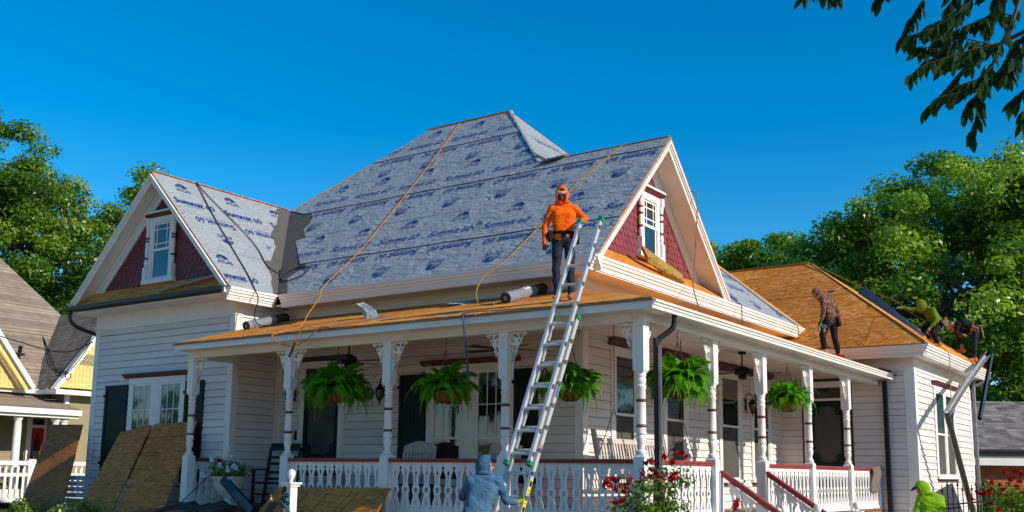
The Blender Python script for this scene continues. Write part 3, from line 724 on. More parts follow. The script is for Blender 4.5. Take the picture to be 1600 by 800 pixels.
# felt folded over the front hip, ragged along its edge; ridge cap pieces
hp = MB()
P0, P1 = Vector((-4.33, 4.17, 7.29)), Vector((-6.55, 6.3, 9.42)); k = 16; vs = []; fs = []
for i in range(k+1):
    p = P0.lerp(P1, i/k); w1, w2 = random.uniform(.03, .06), random.uniform(.04, .13)
    vs += [p-RF.u*w1+RF.n*.022-RF.v*.0, p+Vector((0, 0, .018)), p+RR.u*w2+RR.n*.02]
for i in range(k): fs += [(i*3, i*3+1, i*3+4, i*3+3), (i*3+1, i*3+2, i*3+5, i*3+4)]
hp.add(vs, fs).build("hip_wrap", FELT, roof_o)
for a_, b_, w_ in (((-8.95, 6.3, 9.425), (-6.5, 6.3, 9.415), .06), ((-1.58, 4.17, 7.292), (-4.25, 4.17, 7.285), .06), ((-11.2, .46, 7.285), (-11.2, 4.1, 7.285), .06)):
    MB().bar(a_, b_, w_, .012).build("ridge_board", OSB, roof_o)
fo = MB(); fo.add([RR(4.30, 3.80, .022), RR(4.75, 3.30, .03), RR(4.55, 3.95, .06), RR(4.25, 4.15, .03)], [(0, 1, 2, 3)]); fo.add([Vector((-4.2, 4.2, 7.33)), Vector((-3.6, 4.2, 7.36)), Vector((-3.75, 4.02, 7.24)), Vector((-4.3, 4.0, 7.2))], [(0, 1, 2, 3)]); fo.build("felt_fold", ROLLDARK, roof_o)
pt = MB(); pt.add([RR(4.22, 3.72, .024), RR(4.5, 3.42, .024), RR(4.42, 3.75, .024)], [(0, 1, 2)]); pt.build("bare_patch", OSB, roof_o)
# red cap nails and staples
cn = MB()
def nails(fr, inside, u0, u1, vrows, n):
    for v in vrows:
        u = u0
        while u < u1:
            uu, vv = u+random.uniform(-.12, .12), v+random.uniform(-.05, .05)
            if inside(uu, vv):
                c = fr(uu, vv, n); r = .0135
                cn.add([c+fr.u*(r*math.cos(t))+fr.v*(r*math.sin(t))+fr.n*(.0) for t in np.linspace(0, 2*math.pi, 6, endpoint=False)]+[c+fr.n*.006], [(j, (j+1) % 6, 6) for j in range(6)])
            u += random.choice((.38, .45, .55))
nails(RF, lambda u, v: xl(v)+.5 < u < xr(v)-.05, -12, -1.5, (.12, .55, 1.0, 1.2, 1.7, 2.15, 2.35, 2.8, 3.3, 3.5, 3.95, 4.4, 4.6, 5.0, 5.35, 5.6, 6.1), .021)
nails(WR, lambda u, v: .5 < u < 1.6+v/S2-.3, .5, 4.2, (.15, .6, 1.1, 1.3, 1.5, 1.8, 2.3, 2.5, 2.9, 3.3, 3.5), .021)
nails(RR, lambda u, v: hipa(v) < u < hipb(v)-.1, 4, 11, (.2, .7, 1.2, 1.7, 2.3, 2.9, 3.5, 4, 4.6, 5.2, 5.8), .021)
tag(cn.build("cap_nail", CAPRED, roof_o), kind="stuff")

# ---- sheathing panels, laid staggered and clipped to a roof face
PANELS = 0
def sheath(fr, face, par, mat_=OSB, L=2.44, H=1.22, th=.012, n0=.0, start=0, gap=.009):
    us = [p[0] for p in face]; vs = [p[1] for p in face]
    if area(face) < 0: face = face[::-1]
    r = 0; v = min(vs)
    while v < max(vs):
        u = min(us)-(L/2 if r % 2 else 0)-start
        while u < max(us):
            q = clip_convex([(u+gap, v+gap), (u+L-gap, v+gap), (u+L-gap, v+H-gap), (u+gap, v+H-gap)], face)
            if q and area(q) > .01:
                dn = random.uniform(0, .004); MB().poly(q, fr, n0, n0+th+dn).build("osb_panel", mat_, par)
            u += L
        v += H; r += 1
# rear wing hip roof
R2F = Fr((0, 10.2, 4.1), (1, 0, 0), (0, 3.35, 2.63)); R2R = Fr((1.2, 13.55, 4.1), (0, 1, 0), (-3.48, 0, 2.63))
vF = math.hypot(3.35, 2.63); vR = math.hypot(3.48, 2.63)
rr = MB(); rr.poly([(-6.5, 0), (1.2, 0), (-2.28, vF), (-6.5, vF)], R2F, -.03, -.002); rr.poly([(-3.35, 0), (3.35, 0), (0, vR)], R2R, -.03, -.002)
rr.add([(-6.5, 13.55, 6.72), (-2.28, 13.55, 6.72), (1.2, 16.9, 4.1), (-6.5, 16.9, 4.1)], [(0, 1, 2, 3)])
rear = rr.build("roof", OSBDARK, house); rear['label'] = "bare OSB hip roof over the rear wing"
sheath(R2F, [(-6.5, 0), (1.2, 0), (-2.28, vF), (-6.5, vF)], rear, start=.9); sheath(R2R, [(-3.35, 0), (3.35, 0), (0, vR)], rear, start=.4)
hb = MB(); hb.bar(R2R(-3.30, .02, .022), R2R(.05, vR-.02, .022), .13, .01, R2R.n); hb.bar((-2.3, 13.55, 6.745), (-6, 13.55, 6.745), .12, .012); hb.build("hip_board", pm("hip_strip", (.80, .36, .10), .7, .15, 6, .2, 40), rear)
# small torn leftovers of old felt on the sheathing
tf = MB()
for (u, v, a) in ((-1.35, 2.6, .16), (.2, 2.2, .08), (-.3, 1.7, .06), (-1.2, .5, .06), (-.9, .04, .2), (.4, 1.0, .05), (-2.0, 3.4, .07)):
    p = [(u+a*random.uniform(.4, 1)*math.cos(t), v+a*.35*random.uniform(.5, 1)*math.sin(t)) for t in np.linspace(0, 6.28, 8, endpoint=False)]
    tf.poly(p, R2F, .017, .021)
tf.build("torn_felt", ROLLDARK, rear)

# ================================================================ PORCH
PF = Fr((0, -.42, 3.54), (1, 0, 0), (0, 2.59, .74)); PS = Fr((.38, 0, 3.54), (0, 1, 0), (-2.55, 0, .74))
vPF = math.hypot(2.59, .74); vPS = math.hypot(2.55, .74)
pr_ = MB(); facef = [(-8.98, 0), (.38, 0), (-2.17, vPF), (-9.06, vPF)]; faces = [(-.42, 0), (10.66, 0), (10.66, vPS), (2.17, vPS)]
pr_.poly(facef, PF, -.028, -.002); pr_.poly(faces, PS, -.028, -.002)
proof = pr_.build("porch_roof", OSBDARK, house)
sheath(PF, facef, proof, start=.6); sheath(PS, faces, proof, start=.3)
# dark paper torn off along the wall and stains on the sheathing
pf = MB()
pf.poly([(-8.3, vPF-.10), (-7.2, vPF-.07), (-6.0, vPF-.09), (-5.2, vPF-.05), (-2.4, vPF-.06), (-2.3, vPF-.005), (-9.0, vPF-.005)], PF, .017, .021)
pf.build("felt_paper", ROLLDARK, proof)
# beam, fascia, soffit, ceiling, floor
bm_ = MB(); bm_.box(-9.03, .075, -.075, .075, 3.325, 3.60); bm_.box(-.073, .073, .075, 10.66, 3.327, 3.60); bm_.box(-9.03, -8.89, .075, WF-.03, 3.326, 3.60); bm_.build("porch_beam", WHITE, house, bev=.004)
bt = MB(); bt.box(-9.04, .09, -.09, -.0755, 3.32, 3.345); bt.box(.0735, .092, -.088, 10.67, 3.322, 3.375); bt.build("beam_moulding", WHITE, house)
fa = MB(); fa.box(-8.97, .36, -.40, -.375, 3.425, 3.53); fa.box(.335, .358, -.372, 10.62, 3.427, 3.53); fa.build("fascia", WHITE, house)
MB().sweep([(0, -.10), (.02, -.10), (.03, -.06), (.045, -.055), (.05, -.03), (.07, -.022), (.078, .005), (.066, .005), (.06, -.01), (0, -.01)], (.36, -.42, 3.518), (.36, 10.62, 3.518), (0, 0, 1), (1, 0, 0)).build("gutter", WHITE, house)
de = MB(); de.box(-8.99, .40, -.437, -.401, 3.518, 3.534); de.build("drip_edge", GREYMET, house)
so = MB(); so.box(-8.97, -.0, -.374, -.076, 3.432, 3.45); so.box(.076, .334, -.372, 10.6, 3.434, 3.452); so.box(-.0, .334, -.372, -.076, 3.433, 3.451); so.build("soffit", WHITE, house)
ce = MB(); ce.box(-9.02, -.07, .076, D_, 3.62, 3.66); ce.box(W_, -.07, D_, 10.68, 3.621, 3.661); ce.build("porch_ceiling", CEIL, house)
for k in range(4): MB().box(-9.0+.5*0, -.08, .076+.52*k+.5, .076+.52*k+.512, 3.613, 3.6205).build("ceiling_batten", CEIL, house)
for k in range(3): MB().box(-2.1+.55*k+.3, -2.1+.55*k+.312, 2.2, 10.6, 3.613, 3.6205).build("ceiling_batten", CEIL, house)
fl = MB(); fl.box(-8.95, .05, -.05, D_-.02, ZF-.06, ZF-.005); fl.box(W_, .052, D_-.02, 10.68, ZF-.061, ZF-.006)
pfloor = fl.build("porch_floor", DECK, house)
for i in range(26):
    y = 2.2+i*.09*3.6
    MB().box(W_+.03, .10, 2.2+i*.325, 2.2+(i+1)*.325-.006, ZF-.005, ZF+.006).build("floor_board", DECK, pfloor)
MB().box(-9.0, .06, -.06, -.03, .0, ZF-.06).build("porch_skirt", WHITE, house); MB().box(.03, .062, -.03, 10.66, .0, ZF-.061).build("porch_skirt", WHITE, house)

# posts
BR = [[(0, 0), (.25, 0), (.27, -.015), (.262, -.04), (.235, -.045), (.205, -.06), (.19, -.10), (.165, -.15), (.125, -.205), (.09, -.255), (.065, -.31), (.055, -.345), (.062, -.37), (.05, -.40), (.03, -.405), (.025, -.375), (.022, -.44), (0, -.45)]]
def wedge(a, r0, r1, w, cx=.016, cy=-.385):
    c, s = math.cos(a), math.sin(a); return [(cx+c*r0-s*w*.2, cy+s*r0+c*w*.2), (cx+c*r0+s*w*.2, cy+s*r0-c*w*.2), (cx+c*r1+s*w, cy+s*r1-c*w), (cx+c*(r1+w*.7), cy+s*(r1+w*.7)), (cx+c*r1-s*w, cy+s*r1+c*w)]
for a, L in ((1.50, .20), (1.25, .20), (1.0, .165), (.78, .10)): BR.append(wedge(a, .05, L, .019))
BR.append([(.075+.062*math.cos(t), -.085+.062*math.sin(t)) for t in np.linspace(.2, 4.7, 14)]+[(.075+.024*math.cos(t), -.085+.024*math.sin(t)) for t in np.linspace(4.7, .2, 9)])
BR.append(circ(.178, -.052, .034, 10)); BR.append(circ(.148, -.118, .020, 8)); BR.append(circ(.228, -.026, .014, 8))
BRACKET = curve_mesh("bracket", BR, .03, WHITE)
# bevel-free post: square plinth, turned shaft, square head
def post_mesh():
    m = MB(); h = .078
    m.box(-h, h, -h, h, -.1, .80)
    m.hexa([(-h, -h, .80), (h, -h, .80), (h, h, .80), (-h, h, .80), (-.05, -.05, .84), (.05, -.05, .84), (.05, .05, .84), (-.05, .05, .84)])
    m.lathe([(.05, .83), (.066, .845), (.066, .875), (.045, .89), (.043, .93), (.055, .97), (.064, 1.02), (.062, 1.05), (.048, 1.075), (.064, 1.09), (.064, 1.115), (.061, 1.13), (.058, 1.66), (.066, 1.67), (.066, 1.70), (.052, 1.715), (.064, 1.74), (.066, 1.775), (.055, 1.80), (.066, 1.82), (.064, 1.85), (.05, 1.87)], 20, cap=False)
    m.hexa([(-.052, -.052, 1.86), (.052, -.052, 1.86), (.052, .052, 1.86), (-.052, .052, 1.86), (-h, -h, 1.90), (h, -h, 1.90), (h, h, 1.90), (-h, h, 1.90)])
    m.box(-h, h, -h, h, 1.90, 2.53)
    return m.mesh("porch_post", WHITE, True)
POST = post_mesh()
bnd = MB()
for z in (0, .012, .027): bnd.lathe([(.0605, z), (.066, z+.003), (.066, z+.010), (.0605, z+.0125)], 18)
BAND = bnd.mesh("band", MAROON, True)
def post(x, y, dirs):
    p = link("porch_post", POST, house, Matrix.Translation((x, y, .80)))
    for z in (1.17, 1.49): link("band", BAND, p, Matrix.Translation((0, 0, z)))
    for d in dirs:
        fr = Fr((0, 0, 0), d, (0, 0, 1)); link("bracket", BRACKET, p, fr.mat(.0775, 2.52, 0))
    return p
Xp, Xm, Yp, Ym = (1, 0, 0), (-1, 0, 0), (0, 1, 0), (0, -1, 0)
post(-8.90, 0, [Xp]);
for x in (-6.42, -4.27, -2.11): post(x, 0, [Xp, Xm])
post(0, 0, [Xm, Yp])
for y in (2.17, 4.09): post(0, y, [Ym, Yp])
for y in (6.33, 8.56): post(0, y, [Ym, Yp])
# railings of flat sawn balusters
def balu(h=.66, w=.094):
    out = [(0.0, 0), (w, 0), (w, .045), (w-.014, .06), (w-.006, .085), (w-.02, .11), (.060, .165), (.043, .205), (.038, .232), (.050, .248), (.061, .28), (.061, .315), (.050, .347), (.039, .362), (.037, .41), (.042, .47), (.062, .52), (w-.014, .555), (w-.012, .566), (w-.026, .578), (w-.026, .594), (w-.010, .606), (w-.002, .615), (w-.002, h)]
    return out+[(-x, y) for x, y in out[::-1] if x > 0]
def balu_holes():
    H = [circ(0, .297, .034, 12)]
    up = [(.008, .375), (.012, .49), (.022, .508), (.024, .524), (.009, .548), (.006, .576)]; H.append(up+[(-x, y) for x, y in up[::-1]])
    lo = [(.005, .222), (.013, .15), (.021, .115), (.008, .096), (.004, .076)]; H.append(lo+[(-x, y) for x, y in lo[::-1]])
    return H
BAL = curve_mesh("baluster", [balu()]+balu_holes(), .022, WHITE)
def railing(p, q, z0=.80, ztop=1.575, ends=.08, nb=None):
    p = Vector((*p, 0)); q = Vector((*q, 0)); d = (q-p).normalized(); L = (q-p).length-2*ends; p = p+d*ends
    fr = Fr(p, d, (0, 0, 1)); m = MB(); m.fbox(fr, 0, L, z0-.05, z0, -.03, .03)
    r = m.build("railing", WHITE, house, bev=.004)
    c = MB(); c.fbox(fr, -.01, L+.01, ztop-.055, ztop-.03, -.045, .045); c.fbox(fr, -.012, L+.012, ztop-.03, ztop, -.058, .058); c.build("rail_cap", RAILRED, r, bev=.005)
    n = nb or round(L/.195); w = L/n
    for i in range(n): link("baluster", BAL, r, fr.mat(w*(i+.5), z0, 0, w/.192, (ztop-.055-z0)/.66, 1))
    return r
railing((-8.90, 0), (-9.02, 1.0), nb=5); railing((-6.42, 0), (-4.27, 0)); railing((-4.27, 0), (-2.11, 0)); railing((-2.11, 0), (0, 0)); railing((0, 0), (0, 2.17))
railing((0, 4.09), (0, 6.33)); railing((0, 6.33), (0, 8.56)); railing((0, 8.56), (0, 10.58))
hpst = MB(); hpst.box(-9.10, -8.98, .93, 1.05, ZF, 1.68); hpst.box(-9.12, -8.96, .91, 1.07, 1.68, 1.70); hpst.lathe([(.04, 1.70), (.025, 1.72), (.02, 1.735), (.04, 1.755), (.045, 1.78), (.035, 1.805), (.005, 1.82)], 12, XY, (-9.04, .99, 0)); hpst.build("half_post", WHITE, house, True)
MB().box(-.05, .05, 10.56, 10.66, ZF, 1.62).build("half_post", WHITE, house)
# stair with two sloping rails
stp = MB()
stair = []
for i in range(4): stp.box(.06+.30*i, .40+.30*i, 2.28, 3.98, ZF-.19*(i+1)-.03, ZF-.19*(i+1)) if ZF-.19*(i+1) > .02 else None
stairs = stp.build("stairs", DECK, house)
for y in (2.25, 4.01):
    fr = Fr((.09, y, 0), (1, 0, 0), (0, 0, 1)); sl = -.665
    c = MB(); c.bar((.09, y, 1.43), (1.45, y, 1.43+1.36*sl), .085, .075); sr = c.build("rail_cap", RAILRED, house, bev=.006); sr['label'] = "sloping red handrail of the side steps"
    n = 7
    for i in range(n):
        me = BAL; M_ = fr.mat(.1+.195*(i+.5), .70+(.1+.195*(i+.5))*sl, 0, 1, 1, 1)
        M_ = M_ @ Matrix(((1, 0, 0, 0), (sl, 1, 0, 0), (0, 0, 1, 0), (0, 0, 0, 1)))
        mm = BAL.copy(); mm.transform(M_); link("baluster", mm, sr, Matrix.Identity(4))
    b = MB(); b.bar((.09, y, .70), (1.45, y, .70+1.36*sl), .05, .05); b.box(.062, .10, y-.06, y+.06, .7, 1.42); b.build("bottom_rail", WHITE, sr)
    nw = MB(); nw.box(1.40, 1.53, y-.065, y+.065, 0, .86); nw.box(1.38, 1.55, y-.085, y+.085, .86, .885); nw.lathe([(.045, .885), (.02, .90), (.045, .925), (.058, .965), (.045, 1.005), (.012, 1.025)], 12, XY, (1.465, y, 0)); nw.build("newel_post", WHITE, house, True)
# porch corner downspout in dark metal with a grey pipe beside it
ds = MB(); ds.tube(smoothpath([(.30, .36, 3.46), (.30, .36, 3.34), (.27, .33, 3.24), (.16, .22, 3.12), (.125, .18, 3.02), (.125, .18, 2.9), (.125, .18, .3)], 5), .035, 10); ds.build("downspout", BLACKM, house, True)
MB().box(.165, .20, .155, .19, .3, 3.02).build("drain_pipe", GREYMET, house)
MB().box(.17, .255, 10.57, 10.66, .2, 3.40).build("downspout", BLACKM, house)
# ragged drip edge and old flashing at the end of the side porch roof
fx = MB(); fx.bar((.38, 9.6, 3.57), (.30, 10.62, 3.60), .16, .02, (0, 0, 1)); fx.bar((.44, 10.5, 3.50), (.30, 10.66, 3.56), .12, .03); fx.build("flashing", ROLLDARK, house)
# ================================================================ GROUND, TREES, NEIGHBOURS
def sheet(name, pts, z, mat_, kind="structure"):
    o = MB().add([(x, y, z) for x, y in pts], [tuple(range(len(pts)))]).build(name, mat_); tag(o, kind=kind); return o
sheet("ground", [(-600, -600), (600, -600), (600, 600), (-600, 600)], 0.0, GRASSM)
sheet("soil_bed", [(-13.9, -1.2), (2.4, -1.2), (2.4, 2.2), (.07, 2.2), (.07, -.07), (-9.0, -.07), (-9.0, .97), (-13.9, .97)], .006, SOIL)
sheet("path", [(.1, 2.3), (14, 2.3), (14, 3.95), (.1, 3.95)], .005, pm("concrete", (.42, .40, .37), .85, .1, 3, .3, 60))

def leaf_cloud(name, centers, n, spread, size, mat_, parent, seed, flat=.35, aspect=.5, tone_by_clump=True, droop=.0):
    """thousands of small folded leaves gathered in clumps"""
    rng = np.random.RandomState(seed)
    centers = np.asarray(centers, float); k = len(centers)
    ci = rng.randint(0, k, n); rad = np.asarray(spread)[ci] if np.ndim(spread) else spread
    d = rng.normal(size=(n, 3)); d /= np.linalg.norm(d, axis=1)[:, None]
    r = rng.rand(n)**.45
    rr_ = (rad if np.ndim(rad) else np.full(n, rad))*r
    p = centers[ci]+d*rr_[:, None]*np.array([1, 1, .62])
    nrm = d*.7+rng.normal(size=(n, 3))*.55+np.array([0, 0, flat+.25]); nrm /= np.linalg.norm(nrm, axis=1)[:, None]
    t = rng.normal(size=(n, 3)); t[:, 2] -= droop; t -= nrm*(t*nrm).sum(1)[:, None]; t /= np.linalg.norm(t, axis=1)[:, None]
    b = np.cross(nrm, t); s = size*(.55+.9*rng.rand(n))[:, None]
    a = aspect
    V = np.empty((n, 4, 3)); V[:, 0] = p-t*s*.5; V[:, 1] = p+b*s*a*.5+nrm*s*.06; V[:, 2] = p+t*s*.55; V[:, 3] = p-b*s*a*.5+nrm*s*.06
    me = bpy.data.meshes.new(name); me.vertices.add(n*4); me.vertices.foreach_set('co', V.reshape(-1))
    me.loops.add(n*4); me.polygons.add(n)
    me.loops.foreach_set('vertex_index', np.arange(n*4, dtype=np.int32)); me.polygons.foreach_set('loop_start', np.arange(0, n*4, 4, dtype=np.int32))
    try: me.polygons.foreach_set('loop_total', np.full(n, 4, dtype=np.int32))
    except Exception: pass
    ct = rng.rand(k); tone = np.clip(ct[ci]*.75+rng.rand(n)*.35-.03, 0, 1)
    at = me.attributes.new('tone', 'FLOAT', 'POINT'); at.data.foreach_set('value', np.repeat(tone, 4).astype(np.float32))
    me.materials.append(mat_); me.update(); me.validate()
    return link(name, me, parent)
def tree(label, base, lobes, n, leaf, mat_, seed, trunk_r=.35, clump=.9, nclump=120, cat="tree", branches=16, group="trees behind the houses", dead=0, sc_=1.0):
    """lobes: (x, y, z, rx, ry, rz) relative to the base; clumps sit in the outer shell of every lobe"""
    lobes = [(l[0]*sc_, l[1]*sc_, l[2]*sc_-1.39*(sc_-1), l[3]*sc_, l[4]*sc_, l[5]*sc_) for l in lobes]; clump *= sc_
    rng = random.Random(seed); t = thing("tree", label, cat, base, group)
    cs = []; sp = []
    vol = [l[3]*l[4]+l[4]*l[5] for l in lobes]; tot = sum(vol)
    for l, v in zip(lobes, vol):
        for _ in range(int(nclump*v/tot)+1):
            d = Vector((rng.gauss(0, 1), rng.gauss(0, 1), rng.gauss(0, 1))).normalized(); r = rng.uniform(.55, 1.03)
            cs.append((l[0]+d.x*l[3]*r, l[1]+d.y*l[4]*r, l[2]+d.z*l[5]*r)); sp.append(clump*rng.uniform(.55, 1.3))
    leaf_cloud("crown", cs, n, np.array(sp), leaf, mat_, t, seed)
    m = MB(); top = max(l[2] for l in lobes)
    mid = Vector((rng.uniform(-.3, .3), rng.uniform(-.3, .3), top*.45))
    m.tube(smoothpath([(0, 0, -.1), (.05, 0, top*.2), mid, (rng.uniform(-.5, .5), rng.uniform(-.5, .5), top*.8)], 4), [trunk_r*(1-.75*i/12) for i in range(13)], 9)
    m.build("trunk", BARK, t, True)
    for _ in range(branches):
        c = Vector(rng.choice(cs)); s0 = Vector((0, 0, 0)).lerp(mid, rng.uniform(.7, 1.0)) if rng.random() < .5 else mid.lerp(Vector((0, 0, top*.8)), rng.uniform(0, .9))
        q = s0.lerp(c, .5)+Vector((rng.uniform(-.5, .5), rng.uniform(-.5, .5), rng.uniform(-.2, .8)))
        pts = smoothpath([s0, q, c], 4); MB().tube(pts, [trunk_r*.34*(1-.85*i/(len(pts)-1)) for i in range(len(pts))], 6).build("limb", BARK, t, True)
    for _ in range(dead):
        c = Vector(rng.choice(cs)); c2 = c+Vector((rng.uniform(-.4, .4), rng.uniform(-.4, .4), rng.uniform(.6, 1.5)))
        MB().tube([c, (c+c2)/2+Vector((.1, 0, 0)), c2], [.03, .02, .008], 5).build("twig", BARK, t)
    return t
# right of the house
tree("big leafy tree rising over the bare rear roof, its crown the widest in view", (-1.2, 28, 0), [(0, 0, 8.6, 5.6, 5, 4.6), (-3.6, -1, 7.6, 3.6, 3.4, 3.6), (-5.6, -2.2, 7.0, 2.2, 2.2, 3.0), (-4.2, -1.6, 9.6, 1.7, 1.7, 1.5), (2.2, 1.5, 10.6, 3.6, 3.6, 2.9), (-1.2, 0, 11.6, 3.0, 3, 2.4), (3.8, 2.4, 6.5, 4, 4, 4.2), (-.5, -1.5, 4.5, 4.5, 3, 2.6)], 150000, .18, LEAF_R, 11, .42, .9, 420, branches=26)
tree("tall tree at the right edge behind the grey shingled roof", (2.0, 31.2, 0), [(0, 0, 7.6, 4, 4, 4.2), (-.8, 0, 10.0, 2.6, 2.6, 2.2), (1, 1, 4.5, 4, 4, 3)], 75000, .17, LEAF_R, 12, .36, .85, 190, sc_=1.17)
tree("lower bushy tree between the felt covered gable and the big tree", (-9.2, 34, 0), [(0, 0, 7.6, 3.2, 3, 3.8), (2.2, 0, 10.2, 2.6, 2.4, 2.4), (-1.3, 0, 9.4, 2.0, 2, 2.4), (.5, 0, 11.2, 1.8, 2, 1.8), (-2.8, -1.9, 10.2, 1.8, 1.8, 1.5), (-1.4, -1.0, 10.4, 1.9, 1.9, 1.9)], 95000, .18, LEAF_R, 13, .3, .8, 240)
tree("small distant tree just right of the felt covered gable", (-19.0, 42, 0), [(0, 0, 12.9, 1.9, 2, 2.3), (1.2, 0, 11.2, 2.4, 2, 2.2), (0, 0, 9, 2.4, 2, 3)], 30000, .19, LEAF_R, 14, .25, .75, 70, branches=8)
tree("small distant tree with a thin crown behind the rear roof ridge", (-15.6, 43, 0), [(0, 0, 13.0, 1.5, 2, 1.6), (1.5, 0, 11.6, 2.4, 2, 2.0), (0, 0, 9, 2.8, 2, 3)], 30000, .19, LEAF_R, 15, .25, .75, 70, branches=8)
# left
tree("tall full tree at the left edge behind the brown shingled roof", (-42.6, 12.0, 0), [(0, 0, 10.6, 3.6, 3.8, 4.6), (2.0, 1.4, 9.0, 3.0, 3, 3.6), (.2, .8, 14.2, 2.4, 2.6, 2.3), (1.6, 2.2, 13.0, 1.7, 1.8, 1.6), (0, 0, 5.6, 4, 4.5, 3)], 110000, .185, LEAF_L, 21, .40, .85, 320, branches=24, dead=5, sc_=1.14)
tree("lighter tree with dead twigs between the left tree and the left gable", (-40.8, 17.6, 0), [(0, 0, 9.2, 3.2, 3.2, 3.2), (1.6, 1.6, 11.6, 2.0, 2.2, 2.2), (-1, -1.2, 11.6, 1.8, 2, 1.9), (0, 0, 5.8, 4, 4, 3.2)], 85000, .185, LEAF_L, 22, .34, .8, 260, branches=22, dead=14, sc_=1.22)
tree("tree peeking over the peak of the left gable", (-42.0, 22.2, 0), [(0, 0, 9.8, 2.6, 2.6, 3.0), (0, 1.2, 12.6, 1.6, 1.9, 1.7), (0, 0, 6.5, 3, 3, 3)], 55000, .185, LEAF_L, 23, .3, .8, 150, branches=14, dead=6, sc_=1.18)
# trees across the street, only in the window reflections
def leaf_mass(name, pts, n, seed):
    o = leaf_cloud(name, pts, n, 2.6, .9, LEAF_R, None, seed); return tag(o, kind="stuff")
leaf_mass("street_trees", [(-112+i*3.6+random.uniform(-1, 1), -44+random.uniform(-3, 3), random.choice((2, 4.5, 7.5, 11, 14.5))) for i in range(38) for _ in range(4)], 22000, 31)
leaf_mass("street_trees", [(46+random.uniform(-3, 3), -30+i*4.2+random.uniform(-1, 1), random.choice((2.5, 5, 8, 11, 13))) for i in range(42) for _ in range(4)], 24000, 32)

# near branch hanging into the top right corner
br = thing("pecan_tree", "near tree whose dark drooping leaflets hang into the top right corner", "tree", (5.4, -6.95, 3.4))
base = Vector((5.4, -6.95, 3.4)); rgt = Vector((.819, .574, 0)); fw = Vector((-.574, .819, 0)); upv = Vector((0, 0, 1))
def B(px, py, d=0):   # metres right of / above the branch foot, seen face on at about 4.7 m
    return rgt*((px-1560)/341)+upv*((60-py)/345)+fw*d
lf = MB(); q = [(0, 0, 0), (.22, .10, .012), (.52, .13, .0), (.8, .075, -.03), (1, 0, -.08), (.8, -.075, -.03), (.52, -.13, 0), (.22, -.10, .012)]
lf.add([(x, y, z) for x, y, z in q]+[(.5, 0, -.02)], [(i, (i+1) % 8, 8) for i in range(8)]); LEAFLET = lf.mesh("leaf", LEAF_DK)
twigs = [
 [(1640, 25), (1560, 32), (1500, 36), (1455, 40)], [(1640, 60), (1580, 90), (1545, 120), (1520, 150), (1490, 180)], [(1600, -10), (1590, 60), (1560, 130), (1540, 200)],
 [(1530, 40), (1500, 60), (1470, 70)], [(1560, 110), (1510, 90), (1490, 72)], [(1545, 120), (1500, 130), (1475, 118)], [(1520, 150), (1470, 160), (1412, 178)], [(1520, 150), (1470, 135), (1440, 122)],
 [(1535, 150), (1530, 205), (1520, 250)], [(1640, 100), (1590, 120), (1570, 170)], [(1640, 150), (1600, 165), (1580, 195)], [(1620, 10), (1560, 5), (1520, -5)], [(1640, 70), (1610, 90), (1590, 130)],
 [(1500, -40), (1440, -24), (1402, -2)], [(1440, -40), (1380, -28), (1342, -2)], [(1380, -34), (1330, -20), (1306, 2)], [(1340, -30), (1306, -14), (1290, 2)], [(1560, -30), (1545, -10), (1530, 10)], [(1620, 40), (1600, 30), (1585, 45)]]
tk = Vector((2.5*.819+.3, 2.5*.574, 0))
MB().tube(smoothpath([tk+Vector((.1, .1, -3.4)), tk+Vector((.05, 0, -1.2)), tk+Vector((0, 0, .6)), tk+Vector((.2, .3, 2.6))], 5), [.20-.006*i for i in range(16)], 10).build("trunk", BARK, br, True)
for a_, b_2 in ((-.3, (1640, 60)), (-.6, (1640, 140)), (.1, (1640, 10)), (.5, (1640, -25))): MB().tube(smoothpath([tk+Vector((0, 0, a_)), tk.lerp(B(*b_2), .5)+Vector((0, 0, .12)), B(*b_2)], 5), [.05-.0036*i for i in range(11)], 6).build("limb", BARK, br, True)
MB().tube(smoothpath([B(1640, -25), B(1540, -38), B(1420, -40), B(1300, -30)], 5), [.012-.0006*i for i in range(16)], 5).build("twig", BARK, br)
rng = random.Random(5); tm = []
for _ in range(13):
    x0, y0 = rng.uniform(1480, 1640), rng.uniform(0, 190); twigs.append([(x0, y0), (x0-rng.uniform(10, 40), y0+rng.uniform(5, 30)), (x0-rng.uniform(20, 75), y0+rng.uniform(25, 70))])
for x0 in (1296, 1320, 1344, 1352, 1402, 1412): twigs.append([(x0+14, -14), (x0+4, 2), (x0-8, 18)])
for ti, tw in enumerate(twigs):
    dz = rng.uniform(-.25, .25); pts = smoothpath([B(x, y, dz+.04*i) for i, (x, y) in enumerate(tw)], 5)
    rad = .011 if ti < 3 else .004
    MB().tube(pts, [rad*(1-.7*i/(len(pts)-1)) for i in range(len(pts))], 5).build("twig", BARK, br)
    L = sum((pts[i+1]-pts[i]).length for i in range(len(pts)-1)); nl = int(L/.015)+6; nl = min(nl, 30) if ti > 2 else 24
    for i in range(nl):
        t = (i+.5)/nl*(len(pts)-1); k = min(int(t), len(pts)-2); p = pts[k].lerp(pts[k+1], t-k); tan = (pts[k+1]-pts[k]).normalized()
        if ti < 3 and t < (len(pts)-1)*.3: continue
        sd = 1 if i % 2 else -1
        dr = (tan*rng.uniform(.2, .7)+Vector((0, 0, -1))*rng.uniform(.5, 1.1)+rgt*sd*rng.uniform(.1, .5)+fw*rng.uniform(-.4, .4)).normalized()
        nn = (fw*rng.choice((-1, 1))*rng.uniform(.6, 1.4)+Vector((0, 0, .25))+rgt*rng.uniform(-.6, .6)); nn = (nn-dr*nn.dot(dr)).normalized(); bb = nn.cross(dr)
        s = rng.uniform(.045, .095); M_ = Matrix((dr*s, bb*s*rng.uniform(1.15, 1.7), nn*s)).transposed().to_4x4(); M_.translation = p
        link("leaf", LEAFLET, br, M_)

